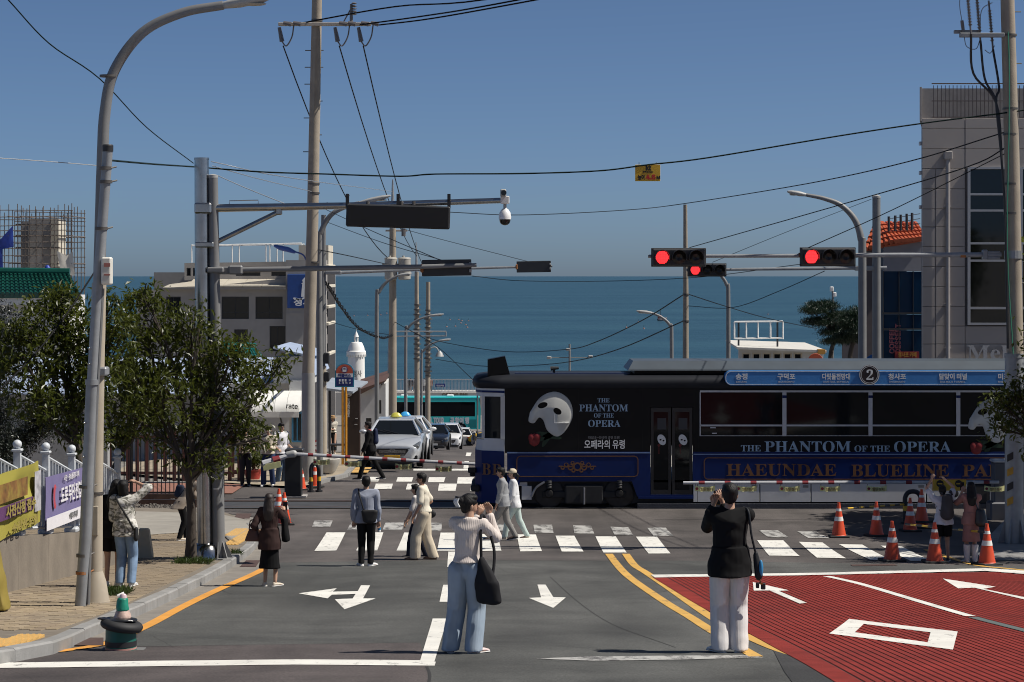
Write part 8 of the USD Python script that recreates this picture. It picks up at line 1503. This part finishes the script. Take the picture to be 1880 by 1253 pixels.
shp_ = rel(W, c, [(.105, -.03, .46), (.12, -.052, .6), (.118, -.052, .72), (.1, -.03, .845), (.085, .03, .85), (.11, .06, .74), (.15, .05, .62), (.17, .0, .48)])
sack('slouchy black shoulder bag hanging from the knit top woman', 'shoulder_bag', c, -20, [((-.06, 0, .14), (.035, .04, .05)), ((.0, -.01, -.1), (.14, .07, .09)), ((.06, 0, -.27), (.1, .065, .045)), ((-.03, 0, -.25), (.09, .06, .06))], TOTE, [(shp_, .016)], .03, .012)
# 2 man in black
t, f = P_('man in loose black jacket and white trousers standing with his back turned', 1340, 1199, 885, 0, dict(m=BLACKC, hem=.455, w=1.2, sleeve=.9, flare=1.12, n='jacket'), ('wide', cl('white_trousers', (0.6, 0.58, 0.57), .9, .05)), ('bob', HAIR) if False else ('short', HAIR), WSH, L=(-.085, .11, .86), R=(-.03, .13, .87), eL=(-.25, .1, -1), eR=(.2, .1, -1), fL=(-.055, .0), fR=(.052, 0), toeL=35, toeR=-22)
W = f['W']; phone('dark phone raised to the face of the man in the black jacket', W, (-.06, .17, .89), 5)
c = W((.15, -.02, .52)); sack('small blue and grey pouch at the hip of the man in black', 'pouch', c, 0, [((0, 0, .08), (.03, .03, .06)), ((.03, 0, -.1), (.045, .04, .07))], cl('pouch_dark', (0.02, 0.022, 0.025), .6), [(rel(W, c, [(.15, -.02, .58), (.12, -.05, .7), (.105, -.04, .83), (.08, .02, .85)]), .012)], .025, .004, [('blue_panel', to_tm(hull(ell((.05, -.02, -.04), (.025, .025, .09)))), M('pouch_blue', (0.03, 0.2, 0.4), .45))])
c = W((.175, -.03, .41)); kt_ = thing('key_charms', 'bunch of keys and charms dangling from the blue grey pouch', 'keys', c); part(kt_, 'charm', [bbox((.03, 0, -.03), (.05, .02, .07), .008), bbox((-.03, 0, -.02), (.035, .02, .06), .006), bbox((0, .01, .03), (.02, .015, .08), .004)], DARK, False); part(kt_, 'key_ring', [tube([(0, 0, .02), (.0, 0, .12)], .006, 5), box((.01, -.012, -.0), (.03, .01, .02))], M('brass', (0.5, 0.32, 0.1), .3, .1, metal=1.0))
# 3 young man with grey blue shirt
t, f = P_('young man in grey blue shirt and black trousers with his back turned, crossbody bag', 672, 1040, 873, 0, dict(m=cl('shirt_greyblue', (0.25, 0.27, 0.33), .85, .08), hem=.485, w=1.16, sleeve=.93), ('trousers', BLACKC), ('short', HAIR), WSH, fL=(-.052, 0), fR=(.05, 0), L=(-.135, .02, .5), R=(.135, .06, .49), toeL=25, toeR=-35, look=(10, 0, 0))
W = f['W']; c = W((.045, -.1, .56)); sack('black crossbody bag on the back of the grey blue shirt', 'crossbody_bag', c, 0, [((-.1, 0, .08), (.05, .05, .04)), ((.1, 0, .08), (.05, .05, .04)), ((0, 0, -.08), (.12, .06, .05))], cl('bag_black', (0.02, 0.02, 0.021), .6), [(rel(W, c, [(-.01, -.1, .6), (-.04, -.1, .7), (-.07, -.06, .8), (-.08, .0, .85), (-.05, .07, .75)]), .014)], .03, .004)
bo = thing('bottle', 'small blue and white bottle in the hand of the shirted young man', 'bottle', W((.14, .1, .42))); part(bo, 'body', lathe([(.02, -.09), (.03, -.08), (.03, .04), (.015, .08)], 12), WHITEP); part(bo, 'wrapper', lathe([(.0305, -.05), (.0305, .01)], 12), M('pouch_blue', (0,) * 3)); part(bo, 'cap', lathe([(.016, .08), (.016, .1)], 10), M('wrap_green', (0,) * 3))
# 4 woman in brown jacket
t, f = P_('woman with long dark hair in brown jacket and long black skirt, back turned', 495, 1077, 905, -6, dict(m=cl('brown_jacket', (0.036, 0.019, 0.017), .8, .15), hem=.40, w=1.16, sleeve=.92, flare=1.12, n='jacket'), ('skirt', BLACKC, .2, .115), ('long', HAIRB), CRSH, L=(-.15, .06, .6), R=(.12, .18, .79), eR=(.5, 0, -1), fL=(-.05, .0), fR=(.06, 0), toeL=20, toeR=-35, female=True, look=(-12, 0, 0))
W = f['W']; phone('black phone held out by the woman in the brown jacket', W, (.12, .24, .83), -10)
c = W((-.185, .02, .56)); sack('brown leather handbag on the arm of the woman in the brown jacket', 'handbag', c, 0, [((-.09, 0, -.1), (.04, .05, .03)), ((.09, 0, -.1), (.04, .05, .03)), ((0, 0, .05), (.07, .03, .03))], M('leather_brown', (0.085, 0.035, 0.026), .5, .15, 8), [([(-.06, 0, .06), (-.04, 0, .2), (.04, 0, .2), (.06, 0, .06)], .01)], .03, .003)
c = W((.15, .05, .62)); sack('black coat folded over the right arm of the woman in the brown jacket', 'coat', c, 0, [((0, 0, .14), (.05, .1, .04)), ((.02, 0, -.18), (.07, .1, .05))], BLACKC, None, .04, .014, cat_='coat')
# 5, 6 couple stopping: man in cream, woman behind him
CT = cl('cream_tee', (0.6, 0.55, 0.45), .9, .05); BT = cl('beige_trousers', (0.5, 0.43, 0.33), .9, .08)
t, f = P_('man in cream short sleeved shirt and wide beige trousers facing left, hand on hip', 778, 1028, 867, 82, dict(m=CT, hem=.555, w=1.12, sleeve=.4), ('wide', BT), ('short', HAIR), BRSH, L=(-.13, .09, .5), R=(.135, .06, .57), eL=(-.3, -1, 0), eR=(-.0, -1, .1), fL=(-.04, .1), fR=(.05, -.1), toeL=0, toeR=-5, look=(10, -4, 0), lean=(0, .015), skin_=SKIN2)
t, f = P_('dark haired woman in white blouse mostly hidden behind the man in cream', 767, 1025, 888, 80, dict(m=cl('white_blouse', (0.55, 0.52, 0.5)), hem=.5, w=1.0, sleeve=.45), ('trousers', cl('navy', (0.015, 0.017, 0.028))), ('long', HAIR), BKSH, L=(-.1, .15, .48), R=(.1, .16, .48), fL=(-.04, .12), fR=(.04, -.1), female=True, Yset=GY(1022), look=(0, -5, 0), lean=(0, .02))
W = f['W']; sack('small black handbag carried by the woman behind the man in cream', 'handbag', W((-.05, -.17, .6)), 80, [((0, -.03, 0), (.05, .1, .08)), ((0, .03, -.02), (.05, .1, .08))], cl('bag_black', (0,) * 3), None, .03, .003); phone('dark phone in the hand of the woman behind the man in cream', W, (.1, .2, .44), 80)
# 7, 8 couple walking left in front of the tram nose
GS = cl('grey_shirt', (0.25, 0.255, 0.265), .85, .1); GT_ = cl('grey_trousers', (0.2, 0.19, 0.18), .85, .1)
t, f = P_('older man in grey shirt and grey trousers walking left before the tram', 924, 993, 857, 88, dict(m=GS, hem=.47, w=1.16, sleeve=.85), ('trousers', GT_), ('short', HAIR), BKSH, L=(-.1, .09, .48), R=(.14, -.06, .47), fL=(-.03, .16), fR=(.035, -.16), liftL=.0, liftR=.02, toeL=0, toeR=0, lean=(0, .02), skin_=SKIN2, look=(0, -6, 0))
t, f = P_('woman in white shirt, mint trousers and pale cap walking left beside the man in grey', 945, 992, 860, 90, dict(m=cl('white_shirt', (0.6, 0.6, 0.61), .85, .05), hem=.46, w=1.1, sleeve=.9, flare=1.1), ('trousers', cl('mint', (0.42, 0.5, 0.47), .85, .06)), ('tail', HAIR), CRSH, L=(-.1, .1, .5), R=(.12, .05, .5), fL=(-.03, .15), fR=(.035, -.17), liftR=.015, toeL=0, toeR=0, female=True, lean=(0, .02), Yset=GY(989))
W = f['W']; cap = thing('cap', 'pale cream peaked cap on the woman walking by the tram nose', 'cap', W(f['HD']), 90); h_ = f['h']
part(cap, 'crown', to_tm(hull(ell(np.array((0, -.008, .03)) * h_, np.array((.055, .06, .042)) * h_), ell(np.array((0, -.008, .018)) * h_, np.array((.056, .061, .02)) * h_))), cl('cap_cream', (0.5, 0.43, 0.32)), True); part(cap, 'peak', to_tm(hull(ell(np.array((0, .06, .02)) * h_, np.array((.035, .035, .005)) * h_), ell(np.array((0, .03, .025)) * h_, np.array((.045, .03, .005)) * h_))), cl('cap_cream', (0,) * 3), True)
# 9 man in black crossing beyond the tracks
t, f = P_('man all in black striding left over the far crosswalk before the taxi', 681, 884, 773, 90, dict(m=cl('black_jacket', (0.007, 0.007, 0.008)), hem=.5, w=1.2, sleeve=.93, n='jacket', collar=M('collar_red', (0.35, 0.03, 0.04), .7)), ('trousers', BLACKC), ('short', HAIR), BKSH, L=(-.1, .14, .47), R=(.13, .08, .47), fL=(-.03, .2), fR=(.03, -.21), liftR=.0, liftL=.01, toeL=0, toeR=0, lean=(0, .03), skin_=SKIN2)
W = f['W']; sack('dark navy backpack on the man in black', 'backpack', W(f['CH'] + np.array([0, -.1, .01])), 90, [((0, 0, .16), (.1, .06, .08)), ((0, 0, -.14), (.12, .09, .1))], cl('navy_pack', (0.014, 0.02, 0.05), .7), None, .04, .004)
# 10-12 waiting at the left barrier
t, f = P_('person in pale sleeves and black apron dress holding a dark bag, left of the barrier', 450, 892, 784, 190, dict(m=cl('pale_sleeves', (0.45, 0.38, 0.31)), hem=.56, w=1.05, sleeve=.6), ('trousers', cl('charcoal', (0.03, 0.03, 0.032))), ('short', HAIR), BKSH, L=(-.1, .14, .68), R=(.06, .17, .66), fL=(-.06, 0), fR=(.05, 0), dz=.02)
W = f['W']; part(t, 'apron', skin([hull(ell(np.array((0, .0, .5)) * f['h'], np.array((.088, .07, .06)) * f['h']), ell(np.array((0, .01, .76)) * f['h'], np.array((.06, .07, .02)) * f['h']))], .04, 3), BLACKC, True)
sack('black bag held in front of the person in the apron dress', 'handbag', W((-.06, .2, .68)), 200, [((-.14, 0, .02), (.05, .05, .05)), ((.12, 0, -.03), (.08, .06, .06))], cl('bag_black', (0,) * 3), None, .04, .005)
t, f = P_('person in cream cardigan and dark jeans behind the leaves at the barrier', 493, 893, 782, 175, dict(m=cl('cream_cardigan', (0.52, 0.46, 0.36)), hem=.54, w=1.15, sleeve=.92, n='cardigan'), ('jeans', DNM2), ('short', HAIR), WSH, L=(-.06, .15, .64), R=(.05, .16, .66), fL=(-.075, 0), fR=(.085, 0), dz=.02)
t, f = P_('man in white shirt, jeans and sunglasses next to the dark barrier box', 516, 889, 776, 215, dict(m=cl('white_tee', (0.6, 0.6, 0.63)), hem=.5, w=1.22, sleeve=.42), ('jeans', cl('denim_mid', (0.06, 0.09, 0.14))), ('short', HAIR), BKSH, L=(-.1, .16, .6), R=(.12, .12, .58), fL=(-.05, 0), fR=(.07, 0), dz=.02, Yset=GY(887, .02))
W = f['W']; sg = thing('sunglasses', 'dark sunglasses on the man in the white shirt at the barrier', 'sunglasses', W(f['HD']), 215); part(sg, 'lens', [to_tm(hull(ell(np.array((s * .018, .05, .0)) * f['h'], np.array((.013, .004, .01)) * f['h']))) for s in (-1, 1)], PHONE, True); part(sg, 'frame', [tube(np.array([(-.03, .05, .004), (.03, .05, .004)]) * f['h'], .003, 5)] + [tube(np.array([(s * .032, .046, .004), (s * .045, -.01, .004)]) * f['h'], .003, 5) for s in (-1, 1)], PHONE)
# 13 woman with hat at the bus shelter
t, f = P_('woman in straw hat, cream cardigan and long black dress by the bus shelter', 611, 834, 764, 185, dict(m=cl('cardigan_white', (0.56, 0.52, 0.44)), hem=.58, w=1.12, sleeve=.92, n='cardigan'), ('skirt', BLACKC, .1, .105), ('bob', HAIR), CRSH, L=(-.03, .15, .66), R=(.04, .15, .66), female=True, look=(0, -25, 0), dz=.05)
part(t, 'dress_front', skin([hull(ell(np.array((0, .045, .62)) * f['h'], np.array((.05, .03, .03)) * f['h']), ell(np.array((0, .04, .76)) * f['h'], np.array((.035, .03, .02)) * f['h']))], .05, 2), BLACKC, True)
W = f['W']; ht = thing('straw_hat', 'straw hat with a dark band on the woman by the bus shelter', 'hat', W(f['HD'] + np.array([0, 0, .03])), 185); STRAW = M('straw', (0.4, 0.24, 0.11), .8, .15, 12); hh_ = f['h']
part(ht, 'crown', lathe([(.062 * hh_, 0), (.058 * hh_, .05 * hh_), (.04 * hh_, .062 * hh_)], 18), STRAW, 40); part(ht, 'brim', lathe([(.1 * hh_, -.012 * hh_), (.1 * hh_, -.008 * hh_), (.06 * hh_, .004 * hh_), (.06 * hh_, -.002 * hh_)], 22), STRAW, 40); part(ht, 'hat_band', lathe([(.0635 * hh_, .002 * hh_), (.0625 * hh_, .02 * hh_)], 18), BLACKC)
# 14, 15 pair photographing at the right
t, f = P_('man in white tee and black shorts holding a phone high with both arms', 1732, 1031, 890, -4, dict(m=cl('white_tee2', (0.58, 0.58, 0.61)), hem=.49, w=1.16, sleeve=.35), ('shorts', BLACKC), ('short', HAIR), BKSH, L=(-.14, .08, 1.07), R=(.03, .1, 1.06), eL=(-1, -.1, -.2), eR=(1, -.1, -.2), fL=(-.06, 0), fR=(.06, 0), lean=(-.01, -.01), look=(0, 14, 0), toeL=20, toeR=-15, Yset=GY(1031))
W = f['W']; phone('phone held high by the man in the white tee', W, (-.05, .12, 1.13), 0)
c = W(f['CH'] + np.array([.045, -.1, -.0])); sack('dark grey backpack on the man in the white tee', 'backpack', c, -6, [((0, 0, .15), (.1, .06, .07)), ((0, 0, -.17), (.13, .1, .1)), ((.0, -.05, -.05), (.11, .06, .14))], cl('grey_pack', (0.055, 0.052, 0.055), .75, .2, 6), [([(-.09, .05, .2), (-.1, .12, .26), (-.08, .2, .22)], .022), ([(.09, .05, .2), (.07, .12, .26), (.06, .2, .22)], .022), ([(-.1, .02, -.12), (-.19, .12, -.02), (-.24, .2, .12)], .014)], .03, .006)
t, f = P_('woman in dusky pink dress and white boots holding up a phone, beside the pole', 1783, 1034, 884, -4, dict(m=cl('pink_dress', (0.3, 0.15, 0.13)), hem=.48, w=1.12, sleeve=.55, n='dress_top'), ('skirt', cl('pink_dress', (0,) * 3), .27, .115), ('long', HAIR), (M('boot_white', (0.6, 0.58, 0.56), .45), WSH[1]), L=(-.09, .15, .86), R=(-.03, .16, .83), eL=(-.5, 0, -1), eR=(.4, 0, -1), fL=(-.05, 0), fR=(.045, 0), female=True, toeL=30, toeR=-10, Yset=GY(1033))
for s in (-1, 1): a_ = f['an'][s] * f['h']; part(t, 'boot_shaft', skin([hull(ell(a_ + [0, 0, -.02], (.052, .055, .03)), ell(a_ + [0, 0, .26], (.068, .07, .015)))], .04, 2), M('boot_white', (0,) * 3), True)
W = f['W']; phone('phone with a pale screen held by the woman in pink', W, (-.085, .2, .92), 0); c = W((.1, -.09, .58)); sack('black shiny backpack bag on the woman in pink', 'bag', c, -4, [((0, 0, .1), (.08, .05, .05)), ((.02, 0, -.12), (.12, .08, .08))], M('bag_gloss', (0.014, 0.014, 0.015), .3, .2, 8), [([(-.04, .02, .12), (-.1, .05, .3), (-.13, .12, .42)], .012)], .03, .006)
# 16, 17 two women at the left
CAMO = usdkit.material(stage, '/World/Looks/cloth_mottled', {'t': ('texture_coordinate', {}), 'mp': ('mapping', {'scale': (1, 1, 1.6)}), 'n': ('noise_texture', {'scale': 11.0, 'detail': 4.0, 'distortion': 1.4}), 'r': ('rgb_ramp', {'ramp': [(0.36, (0.09, 0.09, 0.075)), (0.47, (0.25, 0.24, 0.2)), (0.54, (0.52, 0.5, 0.45)), (0.7, (0.6, 0.58, 0.54))]}), 'p': ('principled_bsdf', {'roughness': .9})},
    [('t.object', 'mp.vector'), ('mp.vector', 'n.vector'), ('n.fac', 'r.fac'), ('r.color', 'p.base_color')], surface='p.BSDF')
t, f = P_('woman in mottled grey white blouse and blue jeans shading her eyes, left pavement', 230, 1077, 880, -8, dict(m=CAMO, hem=.48, w=1.25, sleeve=.62), ('jeans', cl('denim_light', (0.16, 0.24, 0.36), .9, .25, 6, .3, dirt=(0.3, 0.38, 0.48), dscale=3)), ('bob', HAIR), WSH, L=(-.1, .1, .52), R=(.07, .1, .965), eR=(1, .15, .35), fL=(-.05, 0), fR=(.06, 0), lean=(-.015, 0), look=(0, 0, -6), female=True, dz=.13)
W = f['W']; c = W((.12, -.05, .5)); sack('small black crossbody bag on the woman in the mottled blouse', 'crossbody_bag', c, 0, [((0, 0, .05), (.03, .05, .05)), ((0, 0, -.06), (.035, .06, .06))], cl('bag_black', (0,) * 3), [(rel(W, c, [(.1, -.06, .54), (.06, -.105, .64), (-.0, -.11, .74), (-.06, -.075, .82), (-.075, -.01, .85)]), .016)], .03, .003)
t, f = P_('long haired person in black tee and black shorts beside the mottled blouse', 205, 1076, 879, 0, dict(m=BLACKC, hem=.46, w=1.18, sleeve=.5), ('shorts', BLACKC, None), ('long', HAIR), WSH, fL=(-.045, 0), fR=(.05, 0), lean=(.03, 0), look=(0, 0, 8), female=True, dz=.13, L=(-.1, .06, .5), R=(.1, .1, .5), Yset=GY(1078, .13) + .25)
# 18 bending person by the tree
t, f = P_('person in beige coat and black trousers bending forward beside the tree trunk', 338, 992, 862, -65, dict(m=cl('beige_coat', (0.24, 0.2, 0.165)), hem=.44, w=1.2, sleeve=.92, flare=1.1, n='coat'), ('trousers', BLACKC), ('short', HAIR), CRSH, L=(-.08, .3, .52), R=(.08, .32, .5), fL=(-.05, .05), fR=(.05, -.08), lean=(0, .17), hip=(0, -.05), look=(0, -40, 0), dz=.13, toeL=0, toeR=0)
W = f['W']; sack('dark blue shoulder bag of the bending person by the tree', 'shoulder_bag', W((-.12, -.02, .68)), -20, [((0, 0, .08), (.1, .06, .06)), ((0, 0, -.08), (.14, .08, .06))], cl('bag_navy', (0.016, 0.022, 0.045), .7), None, .04, .005)
# far people on the shore road behind the railing
FC = [cl('far_black', (0.02,) * 3), cl('far_grey', (0.14, 0.13, 0.13)), cl('far_brown', (0.16, 0.08, 0.06)), cl('far_white', (0.5, 0.5, 0.48))]
for k, (px, ht_, c_, nm) in enumerate(((701, 690, 0, 'dark figure farthest left on the sea wall promenade'), (709, 692, 2, 'brown clad figure on the promenade beside the transformer pole'), (748, 690, 0, 'black clad figure on the promenade right of the gantry pole'), (754, 691, 0, 'second black clad figure on the promenade by the gantry pole'), (761, 692, 1, 'grey clad figure on the promenade left of the clamped pole'), (779, 690, 3, 'pale topped figure on the promenade between the two poles'), (791, 690, 2, 'brown topped figure on the promenade right of the wrapped pole'))):
    Yf = 270.5; z0 = 721
    P_(nm, px, z0, ht_, 170 if k % 2 else 20, dict(m=FC[c_], hem=.48, w=1.15, sleeve=.9), ('trousers', FC[(c_ + (k % 2)) % 2]), ('short', HAIR), BKSH, Yset=Yf, hset=1.7, fine=False)
